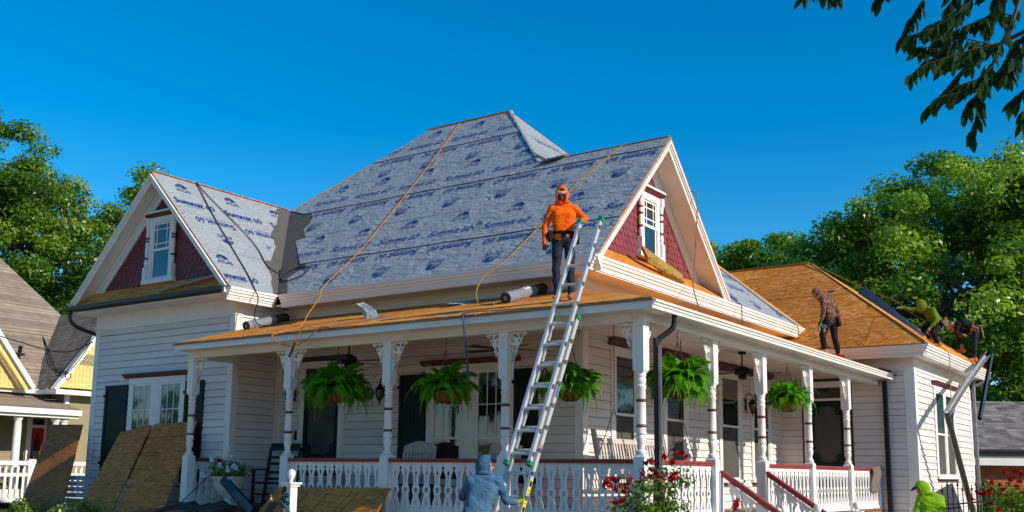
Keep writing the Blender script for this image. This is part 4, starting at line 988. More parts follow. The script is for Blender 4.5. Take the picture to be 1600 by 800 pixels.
# ---------------------------------------------------------------- neighbour on the left
YEL = pm("yellow_paint", (.76, .57, .20), .6, .08, 4, .1, 40); TAUPE = pm("olive_siding", (.30, .25, .14), .65, .08, 3, .1, 40)
REDDOOR = pm("red_door_paint", (.55, .012, .015), .4, .1, 4)
def shinglemat(name, cols, sx, sy, rot):
    m, nt, b = nmat(name); v = pos(nt, (1, 1, 1), rot)
    bt = N(nt, "ShaderNodeTexBrick"); bt.inputs['Scale'].default_value = 1; bt.inputs['Brick Width'].default_value = sx; bt.inputs['Row Height'].default_value = sy
    bt.inputs['Mortar Size'].default_value = .008; bt.inputs['Bias'].default_value = 0; bt.offset = .4
    bt.inputs['Color1'].default_value = (*cols[0], 1); bt.inputs['Color2'].default_value = (*cols[1], 1); bt.inputs['Mortar'].default_value = (*sc(cols[0], .45), 1)
    nt.links.new(v, bt.inputs[0]); f, _ = noi(nt, pos(nt), 3, 5)
    c = mix(nt, 1.0, bt.outputs['Color'], ramp(nt, f, [(.3, (.75,)*3), (.7, (1.1, 1.1, 1.1))]), 'MULTIPLY'); nt.links.new(c, b.inputs['Base Color']); b.inputs['Roughness'].default_value = .9
    bump(nt, b, bt.outputs['Fac'], -.5, .02); return m
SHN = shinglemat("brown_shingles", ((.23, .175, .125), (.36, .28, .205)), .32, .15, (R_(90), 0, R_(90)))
SHN2 = shinglemat("brown_shingles_shaded", ((.17, .135, .10), (.28, .22, .165)), .32, .15, (R_(90), 0, 0))  # same shingles, this roof face's shade put in as a darker brown
nb = thing("neighbour_house", "olive and yellow house with brown shingled roof and red door at the left edge", "house", (-28, 7.5, 0))
def nbl(): return MB()
# local: x towards us (+X world), y along the front
NF = Fr((0, 0, 0), (0, 1, 0), (0, 0, 1))     # facade frame, n = +X
w = nbl(); w.fbox(NF, -9, 4.6, .3, 4.0, -7, -.0); w.fbox(NF, 1.05, 4.1, .3, 4.0, -.002, 1.16); w.build("wall", TAUPE, nb)
pl_ = nbl()
for i in range(24):
    pl_.hexa([NF(-3.0, .5+i*.15, .002), NF(4.58, .5+i*.15, .002), NF(4.58, .645+i*.15, .002), NF(-3.0, .645+i*.15, .002), NF(-3.0, .5+i*.15, .028), NF(4.58, .5+i*.15, .028), NF(4.58, .645+i*.15, .006), NF(-3.0, .645+i*.15, .006)])
tag(pl_.build("siding_plank", TAUPE, nb), kind="stuff")
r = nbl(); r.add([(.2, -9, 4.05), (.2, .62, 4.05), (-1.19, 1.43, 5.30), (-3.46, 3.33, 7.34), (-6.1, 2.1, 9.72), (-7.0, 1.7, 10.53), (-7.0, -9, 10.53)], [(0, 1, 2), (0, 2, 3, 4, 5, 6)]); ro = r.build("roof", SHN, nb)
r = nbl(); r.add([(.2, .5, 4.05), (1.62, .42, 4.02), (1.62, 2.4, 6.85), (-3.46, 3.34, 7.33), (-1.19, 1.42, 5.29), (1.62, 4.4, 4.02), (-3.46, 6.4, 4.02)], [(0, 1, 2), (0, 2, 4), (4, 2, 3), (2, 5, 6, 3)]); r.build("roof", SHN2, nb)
g = nbl(); g.poly([(.62, 4.1), (4.2, 4.1), (2.4, 6.6)], NF, 1.2, 1.3); gy = g.build("gable", YEL, nb)
sh = nbl(); sh2 = nbl()
for rrow in range(11):
    z = 4.12+rrow*.2; hw = 1.72*(6.5-z)/2.4
    for i in range(-int(hw/.14), int(hw/.14)+1): (sh2 if rrow in (4, 5) else sh).poly([(2.4+i*.14-.065+a, z+b_) for a, b_ in ((0, .05), (.03, .01), (.065, 0), (.1, .01), (.13, .05), (.13, .19), (0, .19))], NF, 1.302, 1.32)
tag(sh.build("shingle", YEL, gy), kind="stuff"); tag(sh2.build("shingle", TAUPE, gy), kind="stuff")
g = nbl(); g.bar(NF(.36, 3.98, 1.5), NF(2.4, 6.82, 1.5), .26, .14, (0, 0, 1)); g.build("bargeboard", WHITE, nb); g = nbl(); g.bar(NF(2.4, 6.82, 1.5), NF(4.44, 3.98, 1.5), .26, .14, (0, 0, 1)); g.build("bargeboard", WHITE, nb)
g = nbl(); g.bar(NF(-2.6, 7.32, .8), NF(-.02, 4.02, .8), .30, .15, (0, 0, 1)); g.build("bargeboard", WHITE, nb)
g = nbl(); g.bar(NF(-2.6, 7.32, .8), NF(-5.2, 4.02, .8), .30, .15, (0, 0, 1)); g.build("bargeboard", WHITE, nb)
g = nbl(); g.bar(NF(-2.85, 7.30, .72), NF(-.22, 3.98, .72), .22, .12, (0, 0, 1)); g.build("bargeboard", YEL, nb)
g = nbl(); g.poly([(-5.1, 4.0), (-.3, 4.0), (-2.7, 7.0)], NF, .3, .5); gy2 = g.build("gable", YEL, nb)
sh = nbl()
for rrow in range(13):
    for i in range(32):
        if -5.0+rrow*.165 < -4.9+i*.15 and -4.9+i*.15+.14 < -.42-rrow*.165: sh.poly([(-4.9+i*.15+a, 4.1+rrow*.2+b_) for a, b_ in ((0, .05), (.035, .01), (.07, 0), (.105, .01), (.14, .05), (.14, .19), (0, .19))], NF, .502, .52)
tag(sh.build("shingle", YEL, gy2), kind="stuff")
e = nbl(); e.fbox(NF, -10, .5, 3.88, 4.04, .05, .35); e.fbox(NF, .36, 4.5, 3.84, 4.0, 1.2, 1.64); e.fbox(NF, .36, .5, 3.85, 4.01, .35, 1.2); e.build("fascia", WHITE, nb)
r = nbl(); r.add([(.05, -6, 3.85), (2.2, -6, 3.28), (2.2, 1.02, 3.28), (.05, 1.2, 3.85)], [(0, 1, 2, 3)]); r.build("porch_roof", SHN, nb)
e = nbl(); e.fbox(NF, -6, 1.03, 3.10, 3.28, 2.1, 2.22); e.fbox(NF, .9, 1.02, 3.1, 3.27, 0, 2.1); e.fbox(NF, -6, .98, 3.0, 3.1, 1.7, 2.1); e.build("porch_beam", WHITE, nb)
for y in (-2.6, -.99, .62, .32):
    c = nbl(); fr2 = Fr(NF(y, 0, 1.85), (1, 0, 0), (0, 1, 0), (0, 0, 1)); c.lathe([(.10, .6), (.13, .75), (.12, 2.7), (.10, 2.85), (.15, 2.92), (.15, 3.0)], 12, fr2); c.build("porch_column", WHITE, nb, True)
c = nbl(); c.fbox(NF, .36, .52, .7, 3.05, .03, .10); c.fbox(NF, .98, 1.10, .7, 3.05, .03, .10); c.fbox(NF, .52, .98, 2.72, 2.82, .03, .09); c.fbox(NF, .36, 1.1, 3.05, 3.15, .03, .1); c.build("door_casing", WHITE, nb)
dd = nbl(); dd.fbox(NF, .52, .98, .7, 2.72, .03, .06); door = dd.build("door", REDDOOR, nb)
ov = nbl(); ov.poly([(.75+.12*math.cos(t), 1.95+.55*math.sin(t)) for t in np.linspace(0, 6.28, 22, endpoint=False)], NF, .061, .07); ov.build("oval_pane", GLASS, door)
ov = nbl(); ov.fbox(NF, .52, .98, 2.82, 3.05, .03, .05); ov.build("transom_pane", GLASS, nb)
wd = nbl(); wd.fbox(NF, -2.2, -.75, 1.5, 3.1, .03, .10); wn_ = wd.build("window", WHITE, nb); wd = nbl(); wd.fbox(NF, -2.05, -1.5, 1.62, 3.0, .101, .11); wd.fbox(NF, -1.4, -.9, 1.62, 3.0, .101, .11); wd.build("pane", BLIND, wn_)
for x in (1.0,):
    vt = nbl(); q0 = Vector((-.95, .4, 5.35)); vt.tube([q0, q0+Vector((.05, 0, .28))], .07, 8); vt.box(q0.x-.2, q0.x+.1, q0.y-.15, q0.y+.15, q0.z-.06, q0.z+.02); vt.build("roof_vent", BLACKM, nb)
pf_ = nbl(); pf_.fbox(NF, -6, 2.3, .4, .66, .05, 2.1); pf_.build("porch_floor", WHITE, nb)
tr = nbl(); tr.fbox(NF, 1.0, 1.15, .5, 3.84, 1.1, 1.2); tr.build("corner_board", WHITE, nb)
# white picket fence in front of it
pf0 = thing("picket_fence", "white picket fence in front of the olive neighbour house", "fence", (-25.6, 6.6, 0))
FF = Fr((0, 0, 0), (0, 1, 0), (0, 0, 1))
m = MB(); m.fbox(FF, -5, 4.0, 1.43, 1.56, -.05, .07); pf_top = m.build("top_rail", WHITE, pf0)
m = MB(); m.fbox(FF, -5, 4.0, 1.07, 1.18, -.02, .06); m.build("rail", WHITE, pf0); m = MB(); m.fbox(FF, -5, 4.0, .26, .42, -.02, .06); m.build("rail", WHITE, pf0)
PK = MB().fbox(FF, -.04, .04, .40, 1.32, .062, .085).mesh("picket", WHITE)
SPN = MB().lathe([(.035, 1.18), (.02, 1.24), (.04, 1.31), (.02, 1.38), (.035, 1.44)], 8, XY).mesh("spindle", WHITE)
for i in range(44):
    link("picket", PK, pf0, Matrix.Translation((0, -4.9+i*.2, random.uniform(-.01, .01))))
    link("spindle", SPN, pf0, Matrix.Translation((0.01, -4.85+i*.2, 0)))
for y in (-3.0, .15, 1.3, 3.4): MB().fbox(FF, y-.12, y+.12, 0, 1.62, -.1, .1).build("fence_post", WHITE, pf0)
fp = thing("flower_bush", "bush with magenta flowers behind the white picket fence", "flowers", (-26.6, 7.2, 0))
leaf_cloud("foliage", [(0, y, z) for y in np.linspace(-4, 1.4, 16) for z in (.4, .8, 1.1)], 3500, .4, .12, LEAF_B, fp, 41)
fl = MB()
for i in range(70):
    y = random.choice((-.35, .35, 1.2, 1.35, 1.6, -1.0)); p = Vector((random.uniform(.2, .6), y+random.gauss(0, .16), random.uniform(.9, 1.45)))
    fl.lathe([(0, -.03), (.05, 0), (0, .03)], 5, Fr(p, (1, 0, 0), (0, 1, 0)), cap=False)
tag(fl.build("flower", PINKFLOWER, fp), kind="stuff")
sheet("lawn", [(-60, -30), (-22, -30), (-22, 30), (-60, 30)], .012, pm("sunny_lawn", (.20, .28, .035), .9, .3, 2, .6, 50))
bt_ = MB(); bt_.poly([(-1.6, -1.0), (1.3, -1.2), (1.9, .4), (1.2, 1.5), (-1.2, 1.2)], Fr((-15.6, -1.2, .0), (1, 0, 0), (0, 1, 0)), .01, .40); bo = bt_.build("tarp", pm("blue_tarp", (.01, .06, .42), .5, .25, 3, .8, 8)); tag(bo, "bright blue tarp bundled on the grass at the lower left corner", "tarp")

# ---------------------------------------------------------------- neighbour on the right
nr = thing("brick_building", "low brick building with grey shingled roof at the right edge", "house", (1.0, 19.0, 0))
ux = Vector((.819, .574, 0)); uy = Vector((-.574, .819, 0))
BF = Fr((0, 0, 0), ux, (0, 0, 1), -uy)
BRICK = shinglemat("brick_wall", ((.32, .12, .05), (.42, .17, .07)), .22, .075, (R_(90), 0, 0))
MB().fbox(BF, -4, 9, 0, 1.95, -8, -.4).build("wall", BRICK, nr)
MB().fbox(BF, -4.3, 9.3, 1.74, 2.0, -.38, -.02).build("fascia", WHITE, nr); MB().sweep([(0, 0), (.10, 0), (.12, .14), (0, .14)], BF(-4.4, 2.0, -.06), BF(9.4, 2.0, -.06), (0, 0, 1), -uy).build("gutter", GUTTER, nr)
RS = Fr(BF(0, 2.16, .1), ux, uy*4+Vector((0, 0, 1.62)))
rb = MB(); rb.poly([(-4.4, 0), (9.4, 0), (9.4, 4.3), (-4.4, 4.3)], RS, -.06, 0); rbo = rb.build("roof", pm("roof_paper", (.05, .05, .05), .9), nr)
SG = [pm("grey_shingle", c, .9, .15, 12, .5, 160, obrand=.3) for c in ((.17, .155, .15), (.24, .22, .215), (.31, .285, .275))]
pcs = [MB().hexa([(0, 0, .002), (.297, 0, .002), (.297, .2, .002), (0, .2, .002), (0, 0, .022), (.297, 0, .022), (.297, .2, .006), (0, .2, .006)]).mesh("shingle", s_) for s_ in SG]
rest = [MB() for _ in SG]; n = 0
for row in range(23):
    v = row*.185; u = -1.2+random.uniform(-.15, 0)
    while u < 3.4:
        k = random.choice((0, 1, 1, 2)); M_ = RS.mat(u, v, 0)
        if n < 296: link("shingle", pcs[k], rbo, M_); n += 1
        else: rest[k].add([M_ @ Vector(p) for p in [tuple(x.co) for x in pcs[k].vertices]], [tuple(pp.vertices) for pp in pcs[k].polygons])
        u += .30
for rs, s_ in zip(rest, SG):
    if rs.V: tag(rs.build("shingle", s_, rbo), kind="stuff")
hd = thing("hedge", "dark shrubs against the brick wall at the right edge", "shrub", (2.2, 17.2, 0))
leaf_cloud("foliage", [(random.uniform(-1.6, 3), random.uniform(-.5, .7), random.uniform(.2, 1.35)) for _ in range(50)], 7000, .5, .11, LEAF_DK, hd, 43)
# ================================================================ PORCH FURNISHINGS
LAMPGLASS = glassmat("lamp_glass", (.07, .06, .045), .1); BLACKWOOD = pm("dark_stained_wood", (.014, .012, .012), .5, .3, 8, .1, 50); OLDWHITE = pm("worn_white_wood", (.50, .44, .40), .65, .14, 5, .2, 40, dirt=(.22, .17, .14), dirtamt=.5)
rng = random.Random(99)
def frond_mesh(L, rise, drop, seed):
    r = random.Random(seed); m = MB(); n = 22; pts = []
    for i in range(n+1):
        t = i/n; pts.append(Vector((L*(t-.18*t**3), .03*math.sin(t*3+seed), rise*math.sin(min(t*1.6, 1.57))-drop*t**2.2)))
    m.tube(pts[::2], [.0035*(1-.7*i/len(pts[::2])) for i in range(len(pts[::2]))], 3, cap=False)
    for i in range(1, n+1):
        for h in (0, .5):
            k = min(i, n-1); t = (i+h)/n
            if t > 1: continue
            p = pts[i-1].lerp(pts[i], h); tan = (pts[i]-pts[i-1]).normalized(); sd = tan.cross(Vector((0, 0, 1))).normalized(); up = sd.cross(tan)
            w = .076*math.sin(min(1, t*1.05+.12)*math.pi)**.6+.008
            for s in (-1, 1):
                a = p+tan*.0; d = (sd*s+tan*.35-up*r.uniform(.05, .35)).normalized(); b = a+d*w*r.uniform(.8, 1.1); c = tan*.0125
                m.add([a-c, a+c, b+c*.3+up*.002, b-c*.3], [(0, 1, 2, 3)])
    return m.mesh("frond", LEAF_F)
FRONDS = [frond_mesh(.52, .24, .36, 1), frond_mesh(.56, .26, .42, 2), frond_mesh(.42, .32, .16, 3), frond_mesh(.46, .18, .46, 4), frond_mesh(.60, .32, .40, 5), frond_mesh(.36, .16, .30, 6)]
bk = MB(); bk.lathe([(.02, -.17), (.09, -.16), (.15, -.11), (.18, -.04), (.185, 0), (.17, .0), (.05, -.02)], 18); BASKET = bk.mesh("basket", COCO, True)
wr = MB()
for k in range(9):
    t = 2*math.pi*k/9; wr.tube([(r*1.03*math.cos(t), r*1.03*math.sin(t), z) for r, z in ((.02, -.175), (.09, -.165), (.15, -.115), (.18, -.04), (.187, .0))], .0045, 4)
wr.lathe([(.186, -.006), (.194, 0), (.186, .006)], 20, cap=False); WIRE = wr.mesh("basket_wire", BLACKM)
def fern(loc, label, top, n=70, size=1.0, seed=0, squash=1.0):
    t = thing("hanging_fern", label, "hanging plant", loc, "ferns hanging between the porch posts"); r = random.Random(seed)
    link("basket", BASKET, t); link("basket_wire", WIRE, t)
    for k in range(3):
        a = 2*math.pi*k/3+.4; MB().tube([(.185*math.cos(a), .185*math.sin(a), 0), (.0, 0, .62)], .005, 4).build("chain", CHAIN, t)
    m = MB()
    z = .62
    while z < top-loc[2]-.02:
        m.bar((0, 0, z), (0, 0, z+.03), .018 if int(z*40) % 2 else .006, .006); z += .036
    m.build("hanger_chain", CHAIN, t)
    for i in range(n):
        a = 2*math.pi*(i*.618)+r.uniform(-.3, .3); me = r.choice(FRONDS); q = i/n
        s = size*r.uniform(.75, 1.15); tilt = r.uniform(-.3, .45)-(.6 if q > .78 else 0)
        M_ = Matrix.Translation((.05*math.cos(a), .05*math.sin(a), .03)) @ Matrix.Rotation(a, 4, 'Z') @ Matrix.Rotation(tilt, 4, 'Y') @ Matrix.Rotation(r.uniform(-.5, .5), 4, 'X') @ Matrix.Diagonal((s, s, s*squash, 1))
        link("frond", me, t, M_)
    return t
fern((-5.54, .18, 2.62), "big dark fern in front of the front door, wider than it is tall", 3.6, 200, 1.22, 1)
fern((-3.33, .18, 2.56), "shaded fern with its basket showing in front of the paired porch windows", 3.6, 140, 1.04, 2)
fern((-1.17, .18, 2.52), "sun streaked fern just right of the ladder, one strand trailing below it", 3.6, 150, .98, 3)
fern((-.15, 1.38, 2.60), "largest bright green fern, right beside the dark corner downspout", 3.6, 210, 1.1, 4)
fern((-.15, 5.74, 2.66), "smaller round fern in a coco basket left of the rear screen door", 3.6, 130, .92, 5)

def fan(loc, label, rz, drop=.30):
    t = thing("ceiling_fan", label, "ceiling fan", loc, "ceiling fans under the porch roof", rz)
    m = MB(); m.lathe([(.07, -.04), (.07, -.005), (.03, -.06), (.014, -.07), (.014, -drop+.08)][:2], 14); m.lathe([(.014, -drop), (.014, -.03)], 8); m.build("downrod", BLACKM, t, True)
    m = MB(); m.lathe([(.05, -drop-.13), (.13, -drop-.12), (.15, -drop-.09), (.15, -drop-.02), (.10, -drop+.02), (.03, -drop+.04)], 18); m.build("motor", BLACKM, t, True)
    m = MB(); m.lathe([(.01, -drop-.22), (.07, -drop-.19), (.08, -drop-.14), (.05, -drop-.12)], 14); m.build("light_kit", BLACKM, t, True)
    b = MB(); b.hexa([(.14, -.03, -.012), (.70, -.075, -.022), (.70, .075, .0), (.14, .03, -.0), (.14, -.03, -.004), (.70, -.075, -.014), (.70, .075, .008), (.14, .03, .008)]); me = b.mesh("blade", BLACKWOOD)
    for k in range(5): link("blade", me, t, Matrix.Translation((0, 0, -drop-.07)) @ Matrix.Rotation(2*math.pi*k/5+.2, 4, 'Z'))
fan((-6.2, 1.1, 3.62), "black ceiling fan behind the big dark fern by the front door", .1)
fan((-2.9, 1.1, 3.62), "black ceiling fan half hidden behind the post left of the ladder", .5)
fan((-1.1, 6.05, 3.62), "black ceiling fan on the sunny side porch", .35)

def lantern(fr, u, v, label):
    o = fr(u, v, .026); t = thing("wall_lantern", label, "lantern", o, "black wall lanterns on the porch")
    f = Fr((0, 0, 0), fr.u, fr.v, fr.n); L = Fr((0, 0, 0), fr.u, -fr.n, fr.v)
    m = MB(); m.fbox(f, -.035, .035, -.12, .12, 0, .02); m.build("backplate", BLACKM, t, bev=.005)
    m = MB(); m.tube([f(0, .04+.0, .02)]+[f(0, .16+.07*math.sin(a), .085-.075*math.cos(a)) for a in np.linspace(-.6, 3.1, 12)]+[f(0, .12, .155)], .011, 6); m.build("scroll_arm", BLACKM, t)
    m = MB(); m.lathe([(.02, .12), (.035, .10), (.05, .07), (.085, .035), (.09, .02), (.07, .015)], 12, Fr(f(0, 0, .155), L.u, L.v, L.n)); m.build("cap", BLACKM, t, True)
    m = MB(); m.lathe([(.03, -.165), (.055, -.10), (.068, -.03), (.068, .015)], 8, Fr(f(0, 0, .155), L.u, L.v, L.n)); m.build("glass", LAMPGLASS, t)
    m = MB(); fr3 = Fr(f(0, 0, .155), L.u, L.v, L.n)
    for k in range(8):
        a = 2*math.pi*k/8; m.tube([fr3(r*math.cos(a), r*math.sin(a), z) for r, z in ((.033, -.165), (.058, -.10), (.071, -.03), (.071, .018))], .005, 4)
    m.lathe([(.004, -.25), (.014, -.22), (.01, -.19), (.036, -.17), (.036, -.155)], 10, fr3); m.build("cage", BLACKM, t)
lantern(FRONT, -8.60, 2.82, "black wall lantern left of the front door, behind a post")
lantern(FRONT, -6.27, 2.80, "black wall lantern between the oval plaque and the second full post")
lantern(FRONT, -2.80, 2.80, "black wall lantern partly hidden behind the ladder")
lantern(SIDE, 4.52, 2.82, "black wall lantern behind the largest fern")
lantern(SIDE, 8.74, 2.84, "black wall lantern between the last two side windows")

def rocker(loc, label, rz, mat_, white=True):
    t = thing("rocking_chair", label, "rocking chair", loc, None, rz); w = .30
    m = MB(); m.box(-w, w, -.27, .25, .40, .43); m.build("seat", mat_, t, bev=.006)
    # facing -Y: back leans towards +Y
    f = Fr((0, .24, .42), (1, 0, 0), (0, .22, 1))
    for s in (-1, 1): MB().fbox(f, s*w-.025, s*w+.025, -.38, .66, -.02, .02).build("back_post", mat_, t)
    if white:
        MB().poly([(-w-.02, .56)]+[(w+.02, .56)]+[(x, .66+.10*math.cos(x/(w+.02)*1.45)) for x in np.linspace(w+.02, -w-.02, 13)], f, -.022, .022).build("crest_rail", mat_, t)
        MB().fbox(f, -w, w, .02, .07, -.015, .015).build("lower_rail", mat_, t)
        sl = MB().fbox(f, -.022, .022, .07, .57, -.01, .01).mesh("slat", mat_)
        for k in range(8): link("slat", sl, t, Matrix.Translation((-w+.07+k*(2*w-.14)/7, 0, 0)))
    else:
        for z in (.05, .17, .33, .45, .60): MB().fbox(f, -w, w, z, z+(.14 if z > .55 else .045), -.012, .012).build("slat", mat_, t)
    for s in (-1, 1):
        MB().box(s*w-.025, s*w+.025, -.26, -.21, .06, .64).build("leg", mat_, t); MB().bar((s*w, -.30, .655), (s*w, .30, .66), .07, .028).build("arm", mat_, t)
        MB().tube([(s*w, y, .03+.14*(y/.5)**2) for y in np.linspace(-.45, .52, 10)], .02, 6).build("runner", mat_, t)
    MB().box(-w, w, -.25, -.22, .2, .235).build("stretcher", mat_, t)
rocker((-5.12, 1.45, ZF), "worn white rocking chair in front of the shutter, left of the paired windows", .1, OLDWHITE)
rocker((-3.42, 1.45, ZF), "worn white rocking chair behind the head of the man in blue", -.1, OLDWHITE)
rocker((-8.18, 1.35, ZF), "dark ladder back rocking chair in the left corner of the porch", .35, BLACKWOOD, False)

sw = thing("porch_swing", "white slatted porch swing hanging on chains at the porch corner", "porch swing", (-1.5, 2.8, ZF+.60))
m = MB(); m.box(-.05, .48, -1.1, 1.1, -.02, .02); m.build("seat", OLDWHITE, sw)
SB = Fr((-.05, 0, .02), (0, 1, 0), (-.2, 0, 1))
MB().fbox(SB, -1.12, 1.12, .50, .58, -.02, .02).build("top_rail", OLDWHITE, sw); MB().fbox(SB, -1.12, 1.12, .04, .09, -.02, .02).build("lower_rail", OLDWHITE, sw)
sl = MB().fbox(SB, -.022, .022, .09, .50, -.009, .009).mesh("slat", OLDWHITE)
for k in range(24): link("slat", sl, sw, Matrix.Translation((0, -1.03+k*.0895, 0)))
for s in (-1, 1):
    MB().fbox(SB, s*1.12-.035, s*1.12+.035, -.02, .66, -.03, .03).lathe([(.0, .72), (.04, .70), (.045, .67), (.03, .65)], 10, Fr(SB(s*1.12, 0, 0), (0, 1, 0), (1, 0, 0), SB.v)).build("end_post", OLDWHITE, sw)
    MB().box(-.12, .46, s*1.10-.03, s*1.10+.03, .22, .25).build("arm", OLDWHITE, sw)
    for (x, z) in ((-.12, .25), (.42, .25)):
        m = MB(); a, b = Vector((x, s*1.14, z)), Vector((.18, s*1.14, 1.0)); d = b-a
        for i in range(22): m.bar(a+d*(i/22), a+d*((i+.72)/22), .018 if i % 2 else .008, .008 if i % 2 else .018)
        m.build("chain", CHAIN, sw)
    m = MB(); a, b = Vector((.18, s*1.14, 1.0)), Vector((.18, s*1.14, 3.62-ZF-.60)); d = b-a
    for i in range(40): m.bar(a+d*(i/40), a+d*((i+.72)/40), .018 if i % 2 else .008, .008 if i % 2 else .018)
    m.build("chain", CHAIN, sw)

def flowers(parent, pts, r, n, mat_, name="flower_cluster", petals=7, size=.035):
    rg = random.Random(len(pts)*7+n)
    for p in pts:
        m = MB()
        for _ in range(n):
            d = Vector((rg.gauss(0, 1), rg.gauss(0, 1), rg.gauss(0, 1))).normalized()*r*rg.uniform(.3, 1); c = Vector(p)+d; s = size*rg.uniform(.6, 1.2)
            u = Vector((rg.gauss(0, 1), rg.gauss(0, 1), rg.gauss(0, 1))).normalized(); v = u.orthogonal().normalized(); w = u.cross(v)
            for k in range(4):
                a = k*1.57+rg.uniform(-.3, .3); e = v*math.cos(a)+w*math.sin(a); f = u.cross(e)
                m.add([c, c+e*s*.6+f*s*.4+u*s*.3, c+e*s*1.1+u*s*.25*rg.uniform(-1, 1), c+e*s*.6-f*s*.4+u*s*.3], [(0, 1, 2, 3)])
        m.build(name, mat_, parent)
ur = thing("stone_urn", "pale stone urn full of white flowers at the porch's left end", "planter", (-8.16, .3, ZF))
m = MB(); m.lathe([(.17, 0), (.17, .05), (.08, .09), (.06, .15), (.10, .20), (.19, .27), (.24, .36), (.27, .47), (.31, .50), (.32, .53), (.27, .53), (.24, .48)], 24); m.build("urn", PLANTER, ur, True)
leaf_cloud("foliage", [(random.uniform(-.3, .3), random.uniform(-.25, .25), random.uniform(.55, .72)) for _ in range(22)], 1500, .13, .055, LEAF_B, ur, 51)
flowers(ur, [(random.uniform(-.36, .36), random.uniform(-.3, .1), random.uniform(.56, .86)) for _ in range(22)], .07, 9, WHITEFLOWER)
fb = thing("flower_box", "white flower box with green plants behind the front railing", "planter", (-7.63, 1.85, ZF))
m = MB(); m.box(-.42, .42, -.12, .12, .33, .52); m.box(-.46, .46, -.15, .15, .52, .56); m.build("box", OLDWHITE, fb)
for s in (-1, 1): MB().box(s*.36-.03, s*.36+.03, -.1, .1, 0, .33).build("leg", OLDWHITE, fb)
leaf_cloud("foliage", [(random.uniform(-.4, .4), 0, random.uniform(.6, .78)) for _ in range(14)], 900, .14, .06, LEAF_B, fb, 52)
wb = thing("box_bench", "low dark wooden box bench behind the rail beside the second post", "bench", (-4.55, 1.0, ZF))
m = MB(); m.box(-.25, .25, -.2, .2, .42, .46); m.build("seat", BLACKWOOD, wb)
for sx in (-1, 1):
    for sy in (-1, 1): MB().box(sx*.22-.02, sx*.22+.02, sy*.17-.02, sy*.17+.02, 0, .42).build("leg", BLACKWOOD, wb)

# ================================================================ ROOFING SUPPLIES
def roll(name, label, a, b, r, m1, dark_from=None, tilt=0, print_=False):
    a, b = Vector(a), Vector(b); t = thing(name, label, "roll", (a+b)/2); c = (a+b)/2; d = (b-a).normalized()
    L = (b-a).length; s = Fr((0, 0, 0), d.orthogonal().normalized(), d.cross(d.orthogonal().normalized()), d)
    k = dark_from if dark_from else 1
    m = MB(); m.lathe([(r, -L/2), (r, -L/2+L*k)], 22, s); m.build("wrap", m1, t, True)
    if dark_from: m = MB(); m.lathe([(r*.985, -L/2+L*k), (r*.985, L/2)], 22, s); m.build("felt", ROLLDARK, t, True)
    m = MB(); m.lathe([(.025, -L/2-.004), (r*.98, -L/2-.004), (r*.98, -L/2-.001), (.025, -L/2-.001)], 22, s, cap=False); m.build("felt_end", ROLLDARK, t); m = MB(); m.lathe([(.03, -L/2-.008), (.03, L/2)], 12, s); m.build("core", pm("cardboard", (.42, .24, .11), .8, .15, 20), t)
    if print_:
        up = Vector((.35, -.55, .75)); up = (up-d*up.dot(d)).normalized(); sd = up.cross(d)
        m = MB()
        for i in range(7):
            a0, a1 = -.45+i*.13, -.45+(i+1)*.13
            P = lambda q, z: d*z+(up*math.cos(q)+sd*math.sin(q))*(r*1.01)
            m.add([P(a0, -.08), P(a1, -.08), P(a1, .16), P(a0, .16)], [(0, 1, 2, 3)])
        m.build("paper_label", WHITE, t)
        m = MB()
        for (z0, z1, q0, q1) in ((-.05, .02, -.3, .0), (.04, .08, -.3, .3), (.10, .14, -.05, .35)): m.add([(up*math.cos(q)+sd*math.sin(q))*(r*1.02)+d*z for q, z in ((q0, z0), (q1, z0), (q1, z1), (q0, z1))], [(0, 1, 2, 3)])
        m.build("label_print", PRINT, t)
    return t
roll("felt_roll", "grey felt roll lying by the wall at the left end of the porch roof", (-8.66, .91, 4.005), (-8.79, 1.99, 4.315), .088, HOSEBLUE, .68)
roll("felt_roll", "grey felt roll with a blue printed label, lying left of the man in orange", (-2.70, .80, 3.985), (-2.85, 2.05, 4.345), .092, HOSEBLUE, .72, print_=True)
roll("white_roll", "pale blue wrapped roll on the side porch roof, the nearer of two in line", (-1.66, 5.15, 4.215), (-1.62, 6.95, 4.20), .085, WHITEROLL)
roll("white_roll", "pale blue wrapped roll with a cut white end, farther along the side porch roof", (-1.62, 7.05, 4.205), (-1.62, 8.5, 4.205), .085, WHITEROLL)
def scrapfelt(label, pts, fr, curl):
    m = MB(); n = 8; vs = []; fs = []
    (u0, v0), (u1, v1), w = pts
    for i in range(n+1):
        t = i/n; u = u0+(u1-u0)*t; v = v0+(v1-v0)*t; h = .022+curl*max(0, (.45-t))**1.5*2.2+.012*math.sin(t*9)
        for k in range(4): q = k/3-.5; vs.append(fr(u+.10*math.sin(k*2+i), v+w*q*(1-.4*abs(t-.5)), h+.03*curl*math.cos(k*2.1+t*4)))
    for i in range(n):
        for k in range(3): fs.append((i*4+k, i*4+k+1, (i+1)*4+k+1, (i+1)*4+k))
    o = m.add(vs, fs).build("felt_scrap", FELT); tag(o, label, "felt scrap", "felt scraps on the porch roof"); return o
scrapfelt("crumpled curled grey felt scrap in the middle of the porch roof", ((-5.75, 1.40), (-4.95, 1.10), .26), PF, .36)
scrapfelt("flat grey felt scrap just left of the labelled roll", ((-4.35, 1.92), (-3.45, 2.2), .30), PF, .06)
st = MB(); st.poly([(-11.0+8.65-.0, .0), (0, 0), (0, .03), (-2, .05)], Fr((-9.3, .58, 4.95), (1, 0, -.0), (0, 0, 1)), 0, .03)
o = MB().bar((-10.75, .47, 4.80), (-9.28, .63, 4.985), .085, .03, (0, -.5, 1)).build("wood_strip", WOODSCRAP); tag(o, "weathered grey board lying on the skirt roof under the left gable window", "board")
